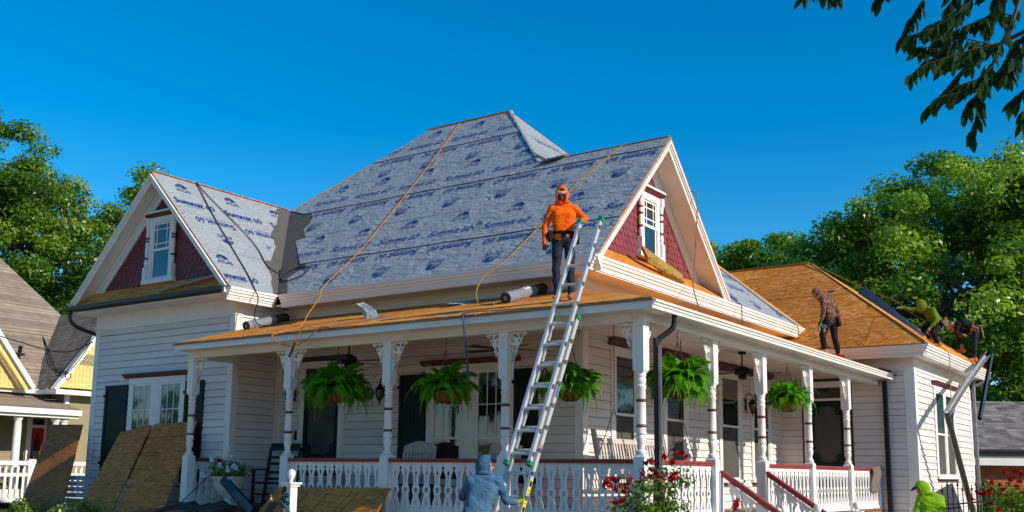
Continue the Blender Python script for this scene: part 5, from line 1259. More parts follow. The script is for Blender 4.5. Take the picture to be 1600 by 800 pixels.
o = MB(); o.hexa([(-1.66, 3.42, 5.02), (-1.70, 3.50, 4.90), (-1.62, 4.52, 4.66), (-1.50, 4.56, 4.72), (-1.78, 3.44, 5.22), (-1.84, 3.56, 5.15), (-1.72, 4.58, 4.84), (-1.60, 4.62, 4.90)])
oo = o.build("insulation_offcut", wood_osb("foam_offcut", (.52, .33, .07), (.10, .06, .02), (.62, .44, .14), 1.4), bev=.01); tag(oo, "thick mottled yellow offcut lying under the sunlit gable window", "offcut")

def rope(name, label, pts, r, mat_, sub=6, cat="rope", group=None):
    P = smoothpath(pts, sub); o = MB().tube(P, r, 6).build(name, mat_, None, True); return tag(o, label, cat, group)
ORANGE = pm("orange_rope", (.46, .19, .025), .7, .2, 30, .5, 200); YROPE = pm("yellow_rope", (.36, .21, .04), .7, .2, 30, .5, 200); BLKROPE = pm("black_cord", (.015, .015, .016), .6, .2, 30)
o = MB().add([RF(-4.62, 1.22, .016), RF(-4.50, 1.22, .016), RF(-4.48, 1.45, .05), RF(-4.56, 1.50, .10), RF(-4.66, 1.45, .04)], [(0, 1, 2, 3, 4)]).build("felt_tab", FELT); tag(o, "small torn felt tab sticking up from a seam low on the main roof", "felt tab")
rope("rope", "orange safety rope running from the main ridge down the felt to the porch eave", [(-7.93, 6.36, 9.42), (-7.91, 6.15, 9.29), (-7.73, 5.34, 8.48), (-7.52, 4.26, 7.41), (-7.38, 3.19, 6.33), (-7.29, 2.37, 5.51), (-7.33, 1.55, 4.74), (-7.24, 1.38, 4.5), (-6.95, .85, 4.12), (-6.67, .40, 3.80), (-6.3, -.3, 3.60), (-6.36, -.50, 3.50), (-6.17, -.50, 3.37), (-5.84, -.50, 3.31), (-5.56, -.49, 3.40), (-5.33, -.46, 3.57), (-5.2, -.36, 3.59), (-5.45, -.35, 3.585), (-5.66, -.48, 3.60), (-5.83, -.49, 3.37)], .010, ORANGE)
rope("rope", "short black rope tail hanging at the porch eave from the orange rope", [(-5.83, -.49, 3.37), (-5.88, -.49, 3.27), (-5.95, -.49, 3.14)], .018, BLKROPE)
rope("rope", "yellow safety rope from the right ridge passing behind the man in orange", [(-2.53, 4.18, 7.31), (-2.55, 4.09, 7.23), (-2.76, 3.70, 6.84), (-2.99, 3.20, 6.34), (-3.03, 2.58, 5.73), (-3.15, 2.14, 5.29), (-3.32, 1.64, 4.78), (-3.50, 1.35, 4.5), (-3.55, 1.2, 4.25), (-3.35, 1.0, 3.99), (-2.85, .72, 3.90)], .010, YROPE)
rope("cord", "straight black cord down the felt of the left wing", [(-11.17, 1.50, 7.30), (-11.1, 1.50, 7.2), (-10.46, 1.36, 6.55), (-9.64, 1.23, 5.73), (-9.01, 1.14, 5.10), (-8.60, 1.03, 4.69), (-8.50, 1.02, 4.5), (-8.55, 1.0, 4.2), (-8.5, 1.1, 4.03), (-8.2, 1.3, 4.06), (-7.7, 1.25, 4.04), (-8.3, .9, 3.95)], .011, BLKROPE)
rope("cord", "looping black cord that ends in a coil in the valley of the left wing", [(-11.16, 1.53, 7.30), (-11.1, 1.54, 7.2), (-10.66, 1.68, 6.76), (-10.09, 1.91, 6.19), (-9.71, 1.97, 5.81), (-9.30, 1.90, 5.39), (-9.15, 2.15, 5.24), (-9.3, 2.42, 5.40), (-9.25, 2.2, 5.35), (-9.02, 2.0, 5.13), (-8.72, 1.88, 5.02), (-8.36, 1.95, 5.10), (-8.36, 2.12, 5.27), (-8.75, 2.22, 5.36), (-8.95, 2.05, 5.2), (-9.0, 1.9, 5.07)], .011, BLKROPE)
rope("rope", "brown rope hanging over the rake of the sunlit gable", [(-1.75, 5.0, 6.50), (-1.52, 5.02, 6.47), (-1.46, 5.02, 6.30), (-1.48, 4.95, 5.4), (-1.42, 4.72, 4.85), (-1.35, 4.55, 4.60), (-1.1, 4.25, 4.15), (-.9, 4.0, 3.95)], .011, pm("brown_rope", (.22, .12, .045), .8, .2, 30))
rope("rope", "brown rope over the eave between the sunlit gable and the pale rolls", [(-2.3, 6.9, 5.42), (-1.94, 6.99, 5.08), (-1.58, 7.05, 4.73), (-1.50, 7.06, 4.66), (-1.49, 7.07, 4.30), (-1.48, 7.1, 4.20)], .011, BLKROPE)
rope("rope", "dark rope lying along the far edge of the felt beside the sunlit gable", [(-3.1, 8.8, 6.16), (-2.50, 9.4, 5.60), (-1.97, 9.8, 5.09), (-1.55, 10.2, 4.71), (-1.48, 10.22, 4.60), (-1.48, 10.25, 4.35)], .012, pm("olive_rope", (.16, .11, .04), .8, .2, 30))
rope("rope", "yellow rope strung along the bare rear hip to the crouching man in green", [(-2.3, 13.5, 6.77), (-1.6, 13.0, 6.35), (-.6, 12.4, 5.75), (.2, 11.9, 5.30), (.55, 11.7, 5.0), (.9, 11.5, 4.75)], .010, YROPE)
rope("rope", "yellow rope hanging from the rear eave in front of the side window", [(1.0, 11.62, 4.30), (1.24, 11.60, 4.12), (1.33, 11.58, 3.95), (1.33, 11.55, 3.4), (1.33, 11.5, 2.75)], .010, YROPE)
rope("hose", "dark blue hose hanging from the porch eave above the second fern", [(-2.60, -.20, 3.62), (-2.55, -.43, 3.56), (-2.52, -.46, 3.49), (-2.48, -.46, 3.2), (-2.44, -.46, 2.9), (-2.42, -.46, 2.62)], .016, pm("blue_hose", (.02, .045, .07), .4, .2, 20), cat="hose")
# dark underlayment being rolled over the rear hip
fu = MB(); n = 14; vs = []; fs = []
for i in range(n+1):
    t = i/n; c = Vector((-.75, 12.2, 5.60)).lerp(Vector((1.05, 10.45, 4.26)), t); wv = .34-.12*t
    for k in range(5):
        q = k/4; vs.append(c+R2R.u*(.05+q*wv)+R2R.n*(.03+(.18*(1-t)+.05)*math.sin(q*2.6))+R2F.n*.0)
for i in range(n):
    for k in range(4): fs.append((i*5+k, i*5+k+1, (i+1)*5+k+1, (i+1)*5+k))
o = fu.add(vs, fs).build("dark_felt_sheet", pm("dark_blue_felt", (.035, .05, .075), .5, .3, 5, .4, 20), None, True); tag(o, "dark blue felt sheet being unrolled down the rear hip by the man in green", "felt sheet")

# ================================================================ LADDER
ld = thing("extension_ladder", "tall aluminium extension ladder leaning on the front porch eave", "ladder", (-.94, -2.04, 0))
A0 = Vector((.19, 0, 0)); dirL = Vector((.155, 2.19, 4.75)).normalized(); lx = Vector((1, 0, -.03)).normalized(); ln = lx.cross(dirL).normalized()   # ln points to the viewer
if ln.y > 0: ln = -ln
LT = (4.75/dirL.z)
LAD = Fr((0, 0, 0), lx, dirL, lx.cross(dirL))
sgn = 1 if LAD.n.y < 0 else -1
def rail(x, v0, v1, off, nm):
    m = MB(); m.fbox(LAD, x-.013, x+.013, v0, v1, sgn*off-.027, sgn*off+.027)
    for s in (-1, 1): m.fbox(LAD, x-.026 if x > 0 else x-.013, x+.013 if x > 0 else x+.026, v0, v1, sgn*off+s*.027-.004, sgn*off+s*.027+.004)
    o = m.build(nm, ALU, ld)
    c = MB()
    for z in (v0, v1): c.fbox(LAD, x-.03, x+.03, z-.035, z+.02, sgn*off-.04, sgn*off+.04)
    c.build("end_cap", pm("green_cap", (.01, .22, .09), .5, .1, 9), o)
    return o
V0, V1, VB = 1.62, LT, 3.72
for x in (-.185, .185): rail(x, .02, VB, 0.0, "base_rail")
for x in (-.165, .165): rail(x, V0, V1, .085, "fly_rail")
rg = MB(); rg.lathe([(.019, -.172), (.019, .172)], 10, Fr((0, 0, 0), LAD.n, LAD.v, LAD.u)); RUNG = rg.mesh("rung", ALU, True)
rv = MB(); rv.lathe([(.028, -.012), (.028, .014), (.0, .016)], 10, Fr((0, 0, 0), LAD.n, LAD.v, LAD.u)); RIVET = rv.mesh("rivet", GREYMET, True)
v = .3
while v < VB-.1:
    link("rung", RUNG, ld, Matrix.Translation(LAD(0, v, 0))); link("rivet", RIVET, ld, Matrix.Translation(LAD(.20, v, sgn*.01))); v += .305
v = V0+.12
while v < V1-.08:
    link("rung", RUNG, ld, Matrix.Translation(LAD(0, v, sgn*.085))); link("rivet", RIVET, ld, Matrix.Translation(LAD(.182, v, sgn*.085))); v += .305
m = MB(); m.fbox(LAD, .1985, .2005, 1.02, 1.45, -.028, .028); yl = m.build("warning_label", pm("yellow_label", (.78, .62, .02), .5, .05, 9), ld)
m = MB(); m.fbox(LAD, .2006, .2014, 1.36, 1.43, -.022, .022); m.fbox(LAD, .2006, .2014, 1.04, 1.10, -.022, .022)
for z in (1.14, 1.18, 1.22, 1.26, 1.30): m.fbox(LAD, .2006, .2014, z, z+.012, -.016, .016)
m.build("label_print", BLACKM, yl)
m = MB(); m.fbox(LAD, .1985, .2002, 2.55, 2.72, -.02, .02); m.build("brand_label", pm("blue_label", (.04, .10, .45), .5, .1, 9), ld)
m = MB(); m.fbox(LAD, .1985, .2002, 1.80, 1.90, -.02, .02); m.build("caution_label", pm("orange_label", (.6, .2, .05), .5, .1, 9), ld)
# ================================================================ ALONG THE GROUND
SH = .012
def osbsheet(label, c, mat_, th=.018, lines=(), linemat=None, group="osb sheets leaning at the front"):
    """c: four corners bl, br, tr, tl"""
    bl_, br_, tr_, tl_ = map(Vector, c); n = (br_-bl_).cross(tl_-bl_).normalized()
    if n.y > 0: n = -n
    m = MB(); m.hexa([bl_-n*th, br_-n*th, tr_-n*th, tl_-n*th, bl_, br_, tr_, tl_]); o = m.build("osb_sheet", mat_); tag(o, label, "OSB sheet", group)
    if lines:
        k = MB()
        for (a, b, w) in lines:
            P = lambda u, v: bl_.lerp(br_, u).lerp(tl_.lerp(tr_, u), v)
            k.bar(P(*a)+n*.002, P(*b)+n*.002, w, .003, n)
        tag(k.build("chalk_line", BLACKM, o), kind="stuff")
    return o
def ext(b, t, z): b, t = Vector(b), Vector(t); k = (z-b.z)/(t.z-b.z); return b+(t-b)*k
tl, tr_, tl2, tr2 = (-12.36, .94, 2.09), (-11.36, .97, 2.25), (-11.20, .90, 2.24), (-9.94, .94, 2.28)
b1, b2, b3, b4 = (-11.92, -.13, .55), (-10.85, -.13, .59), (-10.68, -.19, .59), (-9.36, -.12, .63)
hl = [((0, y), (1, y+.01), .010) for y in (.33, .46, .60, .74, .87)]
osbsheet("lined OSB sheet leaning under the left wing window, left of the pair", (ext(b1, tl, .01), ext(b2, tr_, .01), tr_, tl), OSBSHADE, lines=hl)
osbsheet("lined OSB sheet leaning behind the first porch post, right of the pair", (ext(b3, tl2, .01), ext(b4, tr2, .01), tr2, tl2), OSBSHADE, lines=hl)
osbsheet("dark OSB sheet leaning against the left corner of the house", (ext((-13.94, -.16, .49), (-14.96, .98, 2.30), .01), ext((-12.48, -.13, .53), (-13.62, .9, 2.27), .01), (-13.62, .9, 2.27), (-14.96, .98, 2.30)), OSBDARK)  # sheet in the darker OSB colour
osbsheet("OSB sheet lying on its long side against the front railing", (ext((-6.51, -.47, .73), (-6.44, -.13, 1.11), .01), ext((-4.05, -.41, .81), (-4.08, -.12, 1.14), .01), (-4.08, -.12, 1.14), (-6.44, -.13, 1.11)), OSBSHADE, lines=[((.25, .45), (.32, .95), .012), ((.42, .4), (.5, .93), .012), ((.6, .4), (.7, .95), .012), ((.14, .5), (.2, .95), .012), ((.66, .4), (.76, .95), .01)])
tp = MB(); vs = []; fs = []; nx, ny = 40, 12; rg_ = random.Random(3)
for j in range(ny):
    for i in range(nx):
        x = -9.0+2.5*i/(nx-1); y = -1.4+1.25*j/(ny-1); h = .55+.27*(j/(ny-1))+.055*mnoise.noise((x*1.6, y*2.2, 1))+.035*math.sin(x*7+y*5)+.02*math.sin(x*17-y*9)+rg_.uniform(-.006, .006)
        vs.append((x, y, max(.02, h if 0 < i < nx-1 and j > 0 else .02)))
for j in range(ny-1):
    for i in range(nx-1): a = j*nx+i; fs.append((a, a+1, a+nx+1, a+nx))
tp.add(vs, fs); o = tp.build("black_tarp", TARP, None, True); tag(o, "crumpled black tarp heaped against the left end of the porch", "tarp")
gt = MB(); PRF = [(-.06, .06), (-.055, -.03), (.03, -.06), (.06, -.03), (.06, .06), (.052, .06), (.052, -.02), (.028, -.05), (-.047, -.022), (-.052, .06)]
def chan(a, b, w=1.0, roll_=0):
    a, b = Vector(a), Vector(b); d = (b-a).normalized(); s = d.cross(Vector((0, 0, 1))).normalized(); u = s.cross(d)
    c, s2 = math.cos(roll_), math.sin(roll_); s, u = s*c+u*s2, u*c-s*s2; k = len(PRF)
    return [a+s*x*w+u*z*w for x, z in PRF]+[b+s*x*w+u*z*w for x, z in PRF], [tuple(range(k)), tuple(range(k, 2*k))[::-1]]+[(i, k+i, k+(i+1) % k, (i+1) % k) for i in range(k)]
gt.add(*chan((-7.25, -.55, 1.20), (-6.3, -.75, .72), 1.2, .5)); o = gt.build("loose_gutter", GUTTER); tag(o, "dark loose gutter section lying on the tarp in front of the urn", "gutter")
rope("wire", "thin black wire slanting in front of the stone urn", [(-8.55, -.4, .80), (-8.1, -.45, 1.05), (-7.65, -.5, 1.30)], .008, BLKROPE, cat="wire")
hp_ = thing("hose_post", "white post with ball finial holding a coiled garden hose", "post", (-4.10, -2.05, 0))
m = MB(); m.box(-.06, .06, -.06, .06, 0, 1.20); m.build("post", WHITE, hp_); m = MB(); m.box(-.10, .10, -.10, .10, 1.20, 1.225); m.box(-.08, .08, -.08, .08, 1.17, 1.20); m.build("cap", WHITE, hp_)
m = MB(); m.lathe([(.03, 1.225), (.02, 1.25), (.032, 1.275), (.05, 1.31), (.055, 1.34), (.045, 1.38), (.01, 1.40)], 14); m.build("finial", WHITE, hp_, True)
m = MB()
for k in range(5): m.tube([(-.06+(.17+.012*k)*math.cos(a), -.10-.018*k, .78+(.17+.008*k)*math.sin(a)) for a in np.linspace(0, 6.28, 20)], .017, 6)
m.build("garden_hose", pm("teal_hose", (.03, .07, .075), .4, .3, 20), hp_)
m = MB()
for k in range(6):
    a = .5+k*.11; z = .92+k*.035; m.tube([(-.04+.045*math.sin(k*2)+(.05-.006*k)*math.cos(q), -.07, z+.022*math.sin(q)) for q in np.linspace(0, 6.28, 10)], .008, 5)
m.lathe([(.02, 1.10), (.03, 1.13), (.004, 1.2)], 8, XY, (-.04, -.07, 0)); m.build("iron_scroll", BLACKM, hp_)
m = MB(); m.lathe([(.02, .98), (.028, 1.0), (.012, 1.03), (.024, 1.05), (.0, 1.07)], 8, XY, (-.24, -.12, 0)); m.build("brass_nozzle", pm("brass", (.45, .22, .06), .4, .2, 20, metal=.6), hp_)

def rosebush(label, base, w, h, nl, clusters, seed, leaf=.06, cat="flowering bush"):
    t = thing("rose_bush", label, cat, base); r = random.Random(seed); cs = []
    for i in range(22):
        a = r.uniform(0, 6.28); q = r.uniform(.15, 1)*w; top = Vector((q*math.cos(a), q*math.sin(a), h*r.uniform(.55, 1)*(1-.25*q/w)))
        MB().tube(smoothpath([(.1*math.cos(a), .1*math.sin(a), 0), top*.5+Vector((0, 0, .15)), top], 3), [.014, .011, .009, .008, .007, .005, .004], 5).build("stem", BARK, t, True)
        for k in range(9): cs.append(tuple(top*(.2+.8*k/8)+Vector((r.gauss(0, .12), r.gauss(0, .12), r.gauss(0, .08)))))
    leaf_cloud("foliage", cs, nl, .15, leaf, LEAF_B, t, seed, aspect=.6)
    flowers(t, clusters, .042, 12, REDFLOWER, size=.026)
    return t
def rel(b, P): return [tuple(Vector(p)-Vector(b)) for p in P]
RB1 = [(1.05,-1.07,1.63),(0.93,-0.72,1.59),(0.83,-0.84,1.53),(0.88,-1.12,1.58),(0.66,-1.12,1.36),(0.62,-1.18,1.33),(0.67,-1.02,1.34),(0.52,-1.04,1.28),(0.56,-1.44,1.26),(0.55,-1.48,1.20),(0.30,-1.17,1.31),(0.32,-1.40,1.27),(0.27,-1.24,1.34),(0.61,-1.46,1.33),(0.37,-1.36,1.22),(0.21,-1.30,1.25),(0.80,-1.19,1.40),(0.74,-0.80,1.39),(0.71,-0.84,1.34),(0.97,-1.19,1.33),(1.01,-1.16,1.40),(0.79,-1.01,1.29),(0.60,-0.89,1.22),(0.68,-1.18,1.51),(0.75,-1.23,1.54),(0.78,-1.08,1.26),(0.54,-1.50,1.10),(0.44,-1.44,1.08),(0.78,-1.07,1.09),(0.62,-1.15,1.41),(0.76,-1.22,1.44),(1.01,-1.04,1.33),(0.96,-1.08,1.37),(0.29,-1.41,1.31),(1.51,-0.65,1.06),(1.55,-0.79,1.02),(1.42,-0.39,1.08)]
RB2 = [(3.16,6.55,1.37),(3.21,6.63,1.50),(3.30,6.42,1.51),(3.19,6.83,1.50),(3.06,6.66,1.51),(3.21,6.32,1.40),(3.04,6.33,1.29),(2.92,6.48,1.21),(2.76,6.36,1.15),(2.69,6.45,1.17),(2.89,6.28,1.18),(2.97,6.58,1.15),(3.08,6.56,1.14),(2.68,6.06,1.06),(3.06,6.50,1.22),(3.12,6.72,1.30),(3.29,6.81,1.46),(3.29,6.60,1.35),(2.82,6.33,1.15),(2.98,6.10,1.34),(3.27,6.43,1.27),(3.04,6.61,0.92),(3.33,6.58,1.17),(3.02,6.21,0.91),(3.5,6.7,1.3),(3.6,6.9,1.5)]
b1_ = (.70, -1.15, 0); rosebush("bush with red flower clusters in front of the corner post and downspout", b1_, .56, 1.44, 9000, rel(b1_, RB1), 61, .046)
b2_ = (3.25, 6.6, 0); rosebush("dense bush with red roses at the lower right corner", b2_, .62, 1.36, 9500, rel(b2_, RB2), 62, .05)
hg = thing("hedge", "low dark green hedge below the dark board at the lower left", "hedge", (-12.3, -.55, 0)); leaf_cloud("foliage", [(random.uniform(-1.1, 1.4), random.uniform(-.3, .3), random.uniform(.15, .72)) for _ in range(46)], 5200, .2, .07, LEAF_B, hg, 63)
# wrapped shingle bundles beyond the left corner
WRAPB = pm("white_wrap", (.42, .52, .62), .35, .12, 9, .3, 30)
sb = []
m = MB(); m.box(-.75, .75, -.18, .18, 0, .10); WR_ = m.mesh("bundle", WRAPB)
pm_ = MB()
for (x0, x1) in ((-.55, -.40), (-.2, .1), (.2, .5)): pm_.box(x0, x1, -.1835, -.1805, .03, .07)
PR_ = pm_.mesh("print", pm("red_print", (.35, .08, .08), .5, .2, 9))
for i in range(9):
    o = link("shingle_bundle", WR_, None); o.location = (-15.35+random.uniform(-.05, .05), 1.75+random.uniform(-.03, .03), .10+i*.125); o.rotation_euler = (0, 0, .12+random.uniform(-.04, .04))
    where = ("bottom", "second", "third", "fourth", "fifth", "sixth", "seventh", "eighth", "top")[i]
    tag(o, f"white wrapped shingle bundle, {where} from the ground in the stack left of the house" if 0 < i < 8 else f"white wrapped shingle bundle at the very {where} of the stack left of the house", "shingle bundle", "wrapped shingle bundles stacked left of the house")
    link("print", PR_, o)
# iron fence
irf = thing("iron_fence", "black wrought iron fence with pointed bars in front of the rear side window", "fence", (1.9, 7.6, 0))
m = MB(); m.bar((0, -.3, .92), (0, 4.6, .92), .03, .012, (1, 0, 0)); m.build("rail", BLACKM, irf); m = MB(); m.bar((0, -.3, .25), (0, 4.6, .25), .03, .012, (1, 0, 0)); m.build("rail", BLACKM, irf)
m = MB(); m.bar((0, 0, 0), (0, 0, 1.18), .016, .016); m.lathe([(.012, 1.17), (.026, 1.19), (.010, 1.22), (.004, 1.30)], 6); m.tube([(0, -.035, 1.17), (0, 0, 1.155), (0, .035, 1.17)], .007, 4); IB = m.mesh("bar", BLACKM)
for i in range(11): link("bar", IB, irf, Matrix.Translation((0, i*.42, .07 if i % 2 else -.02)))
# bent gutter torn off the rear eave, and the downspout beside it
gb = thing("bent_gutter", "long bent grey gutter hanging off the rear eave down to the ground", "gutter", (1.35, 12.4, 0))
o0 = Vector((1.35, 12.4, 0)); m = MB(); LG = pm("light_gutter", (.42, .40, .38), .4, .15, 6, .05, 30, metal=.35)
for a, b, rl in (((1.42, 15.3, 4.38), (1.42, 12.5, 3.42), 1.1), ((1.42, 12.5, 3.42), (1.40, 10.7, 2.70), 1.25)):
    v_, f_2 = chan(Vector(a)-o0, Vector(b)-o0, 1.05, rl); m.add(v_, f_2)
m.build("upper_length", LG, gb); m = MB(); v_, f_2 = chan(Vector((1.40, 10.68, 2.72))-o0, Vector((1.42, 13.25, .02))-o0, 0.95, .4); m.add(v_, f_2); m.build("lower_length", pm("dull_gutter", (.075, .072, .07), .4, .2, 6, metal=.3), gb)
m = MB(); v_, f_2 = chan(Vector((1.50, 15.6, 4.40))-o0, Vector((1.50, 13.6, 2.72))-o0, 0.7, -.6); m.add(v_, f_2); m.build("hanging_length", GUTTER, gb)
MB().tube(smoothpath([(1.22, 16.6, 4.0), (1.2, 16.55, 3.86), (.95, 16.42, 3.72), (.88, 16.38, 3.55), (.88, 16.38, .2)], 4), .05, 8).build("downspout", GREYMET, house, True)
bc = MB(); bc.hexa([(1.55, 8.3, 1.02), (1.55, 9.9, 1.22), (1.75, 9.8, .62), (1.7, 8.6, .70), (1.6, 8.3, 1.12), (1.6, 9.9, 1.30), (1.8, 9.8, .68), (1.75, 8.6, .76)]); o = bc.build("felt_bundle", ROLLDARK); tag(o, "torn black roofing felt hung over the iron fence behind the man in lime green", "felt")
# power cable on the left
rope("power_cable", "black power cable running from the left house corner past the brown roof", [(-13.56, .95, 4.02), (-14.6, .8, 3.85), (-17.5, .7, 4.45), (-20.5, .5, 4.75), (-24, .2, 5.3), (-30, -.6, 6.4)], .012, BLKROPE, cat="cable")
cb = MB()
for k in range(3): cb.tube(smoothpath([(-13.6, .92, 4.0+.05*k), (-14.0-.1*k, .9, 3.6), (-14.5, .9, 3.35+.03*k), (-14.85-.1*k, .9, 3.55), (-15.2-.05*k, .9, 4.0), (-15.4, .88, 4.25)], 4), .010, 5)
for k in range(3): cb.tube([(-14.7+.2*k+.1*math.cos(a), .9, 3.42-.05*k+.07*math.sin(a)) for a in np.linspace(0, 6.28, 12)], .009, 5)
o = cb.build("cable_bundle", BLKROPE); tag(o, "tangled black service cables at the left corner of the house", "cable")
# torn strip draped on the end of the side railing
dp = MB(); vs = []; fs = []
for i in range(7):
    for k in range(4): vs.append((.07+.02*math.sin(k*2+i), 9.9+k*.2+.03*math.sin(i), 1.60-i*.085+.02*math.sin(k*3)))
for i in range(6):
    for k in range(3): fs.append((i*4+k, i*4+k+1, (i+1)*4+k+1, (i+1)*4+k))
o = dp.add(vs, fs).build("draped_cloth", pm("drab_cloth", (.16, .13, .10), .9, .3, 12, .4, 40)); tag(o, "drab cloth draped over the far end of the side railing", "cloth")

# ================================================================ PEOPLE
class Body:
    """tapered limbs and ellipsoids fused by voxels into one continuous surface; clothing colours follow the nearest limb"""
    def __init__(s): s.P = []
    def cap(s, a, b, r0, r1, m): s.P.append((Vector(a), Vector(b), r0, r1, m)); return s
    def chain(s, pts, rs, m):
        for i in range(len(pts)-1): s.cap(pts[i], pts[i+1], rs[i], rs[i+1], m)
        return s
    def build(s, name, mats, parent, vox=.011, wrinkle=.004, seed=0, k=.022):
        """signed distance of all limbs, softly united on a voxel grid, then a surface net over the zero level"""
        A = np.array([tuple(p[0]) for p in s.P]); Bq = np.array([tuple(p[1]) for p in s.P]); R0 = np.array([p[2] for p in s.P]); R1 = np.array([p[3] for p in s.P])
        rm = np.maximum(R0, R1)[:, None]; lo = (np.minimum(A, Bq)-rm).min(0)-3*vox; hi = (np.maximum(A, Bq)+rm).max(0)+3*vox
        n = np.ceil((hi-lo)/vox).astype(int)+1; D = np.full(n, 1.0)
        for a, b, r0, r1 in zip(A, Bq, R0, R1):
            r = max(r0, r1)+.045; i0 = np.maximum(0, ((np.minimum(a, b)-r-lo)/vox).astype(int)); i1 = np.minimum(n, ((np.maximum(a, b)+r-lo)/vox).astype(int)+2)
            g = np.stack(np.meshgrid(*[lo[q]+vox*np.arange(i0[q], i1[q]) for q in range(3)], indexing='ij'), -1)
            d = b-a; L2 = max(1e-9, d@d); gx = g-a; t = np.clip((gx[..., 0]*d[0]+gx[..., 1]*d[1]+gx[..., 2]*d[2])/L2, 0, 1); ds = np.linalg.norm(g-(a+t[..., None]*d), axis=-1)-(r0+(r1-r0)*t)
            v = D[i0[0]:i1[0], i0[1]:i1[1], i0[2]:i1[2]]; kk = min(k, .8*min(r0, r1)); h = np.maximum(kk-np.abs(v-ds), 0)/kk
            D[i0[0]:i1[0], i0[1]:i1[1], i0[2]:i1[2]] = np.minimum(v, ds)-h*h*kk*.25
        ins = D < 0; c0 = ins[:-1, :-1, :-1]; anyi = c0.copy(); alli = c0.copy(); acc = np.zeros(tuple(n-1)+(3,)); cnt = np.zeros(n-1)
        sl = lambda x, y, z: (slice(x, n[0]-1+x), slice(y, n[1]-1+y), slice(z, n[2]-1+z))
        cs = [(x, y, z) for x in (0, 1) for y in (0, 1) for z in (0, 1)]
        for c in cs: anyi |= ins[sl(*c)]; alli &= ins[sl(*c)]
        cell = anyi & ~alli
        for c in cs:
            for ax in range(3):
                if c[ax]: continue
                e = list(c); e[ax] = 1; d0, d1 = D[sl(*c)], D[sl(*e)]; x = (d0 < 0) != (d1 < 0)
                t = np.where(x, d0/np.where(d0-d1 == 0, 1, d0-d1), 0)
                for q in range(3): acc[..., q] += np.where(x, c[q]+(t if q == ax else 0), 0)
                cnt += x
        idx = np.full(tuple(n-1), -1); w = np.argwhere(cell); idx[cell] = np.arange(len(w))
        V = lo+vox*(w+acc[cell]/cnt[cell][:, None]); F = []
        for ax in range(3):
            u, v2 = (ax+1) % 3, (ax+2) % 3; e = [slice(1, -1)]*3; e[ax] = slice(0, -1); f = list(e); f[ax] = slice(1, None)
            d0, d1 = ins[tuple(e)], ins[tuple(f)]; P = np.argwhere(d0 != d1); flip = d0[d0 != d1]
            off = np.ones(3, int); off[ax] = 0; P = P+off; q = []
            for (du, dv) in ((-1, -1), (0, -1), (0, 0), (-1, 0)): z = P.copy(); z[:, u] += du; z[:, v2] += dv; q.append(idx[z[:, 0], z[:, 1], z[:, 2]])
            q = np.stack(q, 1); q[~flip] = q[~flip][:, ::-1]; F.append(q)
        F = np.concatenate(F); F = F[(F >= 0).all(1)]
        for _ in range(2):      # relax the net
            sm = np.zeros_like(V); c2 = np.zeros(len(V))
            for a, b in ((0, 1), (1, 2), (2, 3), (3, 0)):
                np.add.at(sm, F[:, a], V[F[:, b]]); np.add.at(sm, F[:, b], V[F[:, a]]); np.add.at(c2, F[:, a], 1); np.add.at(c2, F[:, b], 1)
            V = V*.5+.5*sm/np.maximum(c2, 1)[:, None]
        out = bpy.data.meshes.new(name); out.from_pydata(V.tolist(), [], F.tolist())
        n = len(out.polygons); C_ = V[F].mean(1)
        best = np.full(n, 1e9); idx = np.zeros(n, int)
        for (a, b, r0, r1, m) in s.P:
            a_, d_2 = np.array(a), np.array(b-a); L2 = max(1e-9, d_2@d_2); gx = C_-a_; t = np.clip((gx[:, 0]*d_2[0]+gx[:, 1]*d_2[1]+gx[:, 2]*d_2[2])/L2, 0, 1)
            ds = np.linalg.norm(C_-(a_+t[:, None]*d_2), axis=1)-(r0+(r1-r0)*t); kq = ds < best; best[kq] = ds[kq]; idx[kq] = m
        out.materials.clear()
        for m in mats: out.materials.append(m)
        out.polygons.foreach_set('material_index', idx.astype(np.int32)); out.polygons.foreach_set('use_smooth', np.ones(n, bool)); out.update()
        if wrinkle:
            nn = np.empty(len(V)*3); out.vertices.foreach_get('normal', nn); nn = nn.reshape(-1, 3); sd = np.empty(len(V))
            for i, c in enumerate(V):
                x, y, z = c; q = mnoise.noise((x*5+seed+z*4, y*5, z*13+x*7-y*5)); q2 = mnoise.noise((x*16+seed*3, y*16+1, z*22+x*9))
                sd[i] = -abs(q)*wrinkle*3.0+q2*wrinkle*.8+wrinkle*.7
            out.vertices.foreach_set('co', (V+nn*sd[:, None]).reshape(-1))
        out.update(); return link(name, out, parent)
Vector_k = 13.0
SKIN = pm("skin", (.36, .17, .105), .5, .1, 20, .1, 120); SKIND = pm("skin_tan", (.15, .068, .042), .5, .1, 20, .1, 120)
def cloth(name, col, b=.5, var=.14):
    m = pm(name, col, .85, var, 9, 0, 55, spec=.15); nt = m.node_tree; bs = nt.nodes['Principled BSDF']
    f1, _ = noi(nt, pos(nt, (5, 5, 11), (.5, .3, 0)), 1.7, 3, .55, 1.6); rd = N(nt, "ShaderNodeMath", operation='SUBTRACT'); rd.inputs[1].default_value = .5; nt.links.new(f1, rd.inputs[0])
    ra = N(nt, "ShaderNodeMath", operation='ABSOLUTE'); nt.links.new(rd.outputs[0], ra.inputs[0]); f2, _ = noi(nt, pos(nt), 40, 3)
    a = N(nt, "ShaderNodeMath", operation='MULTIPLY_ADD'); a.inputs[1].default_value = .03; nt.links.new(f2, a.inputs[0]); nt.links.new(ra.outputs[0], a.inputs[2]); bump(nt, bs, a.outputs[0], .6, .06); return m
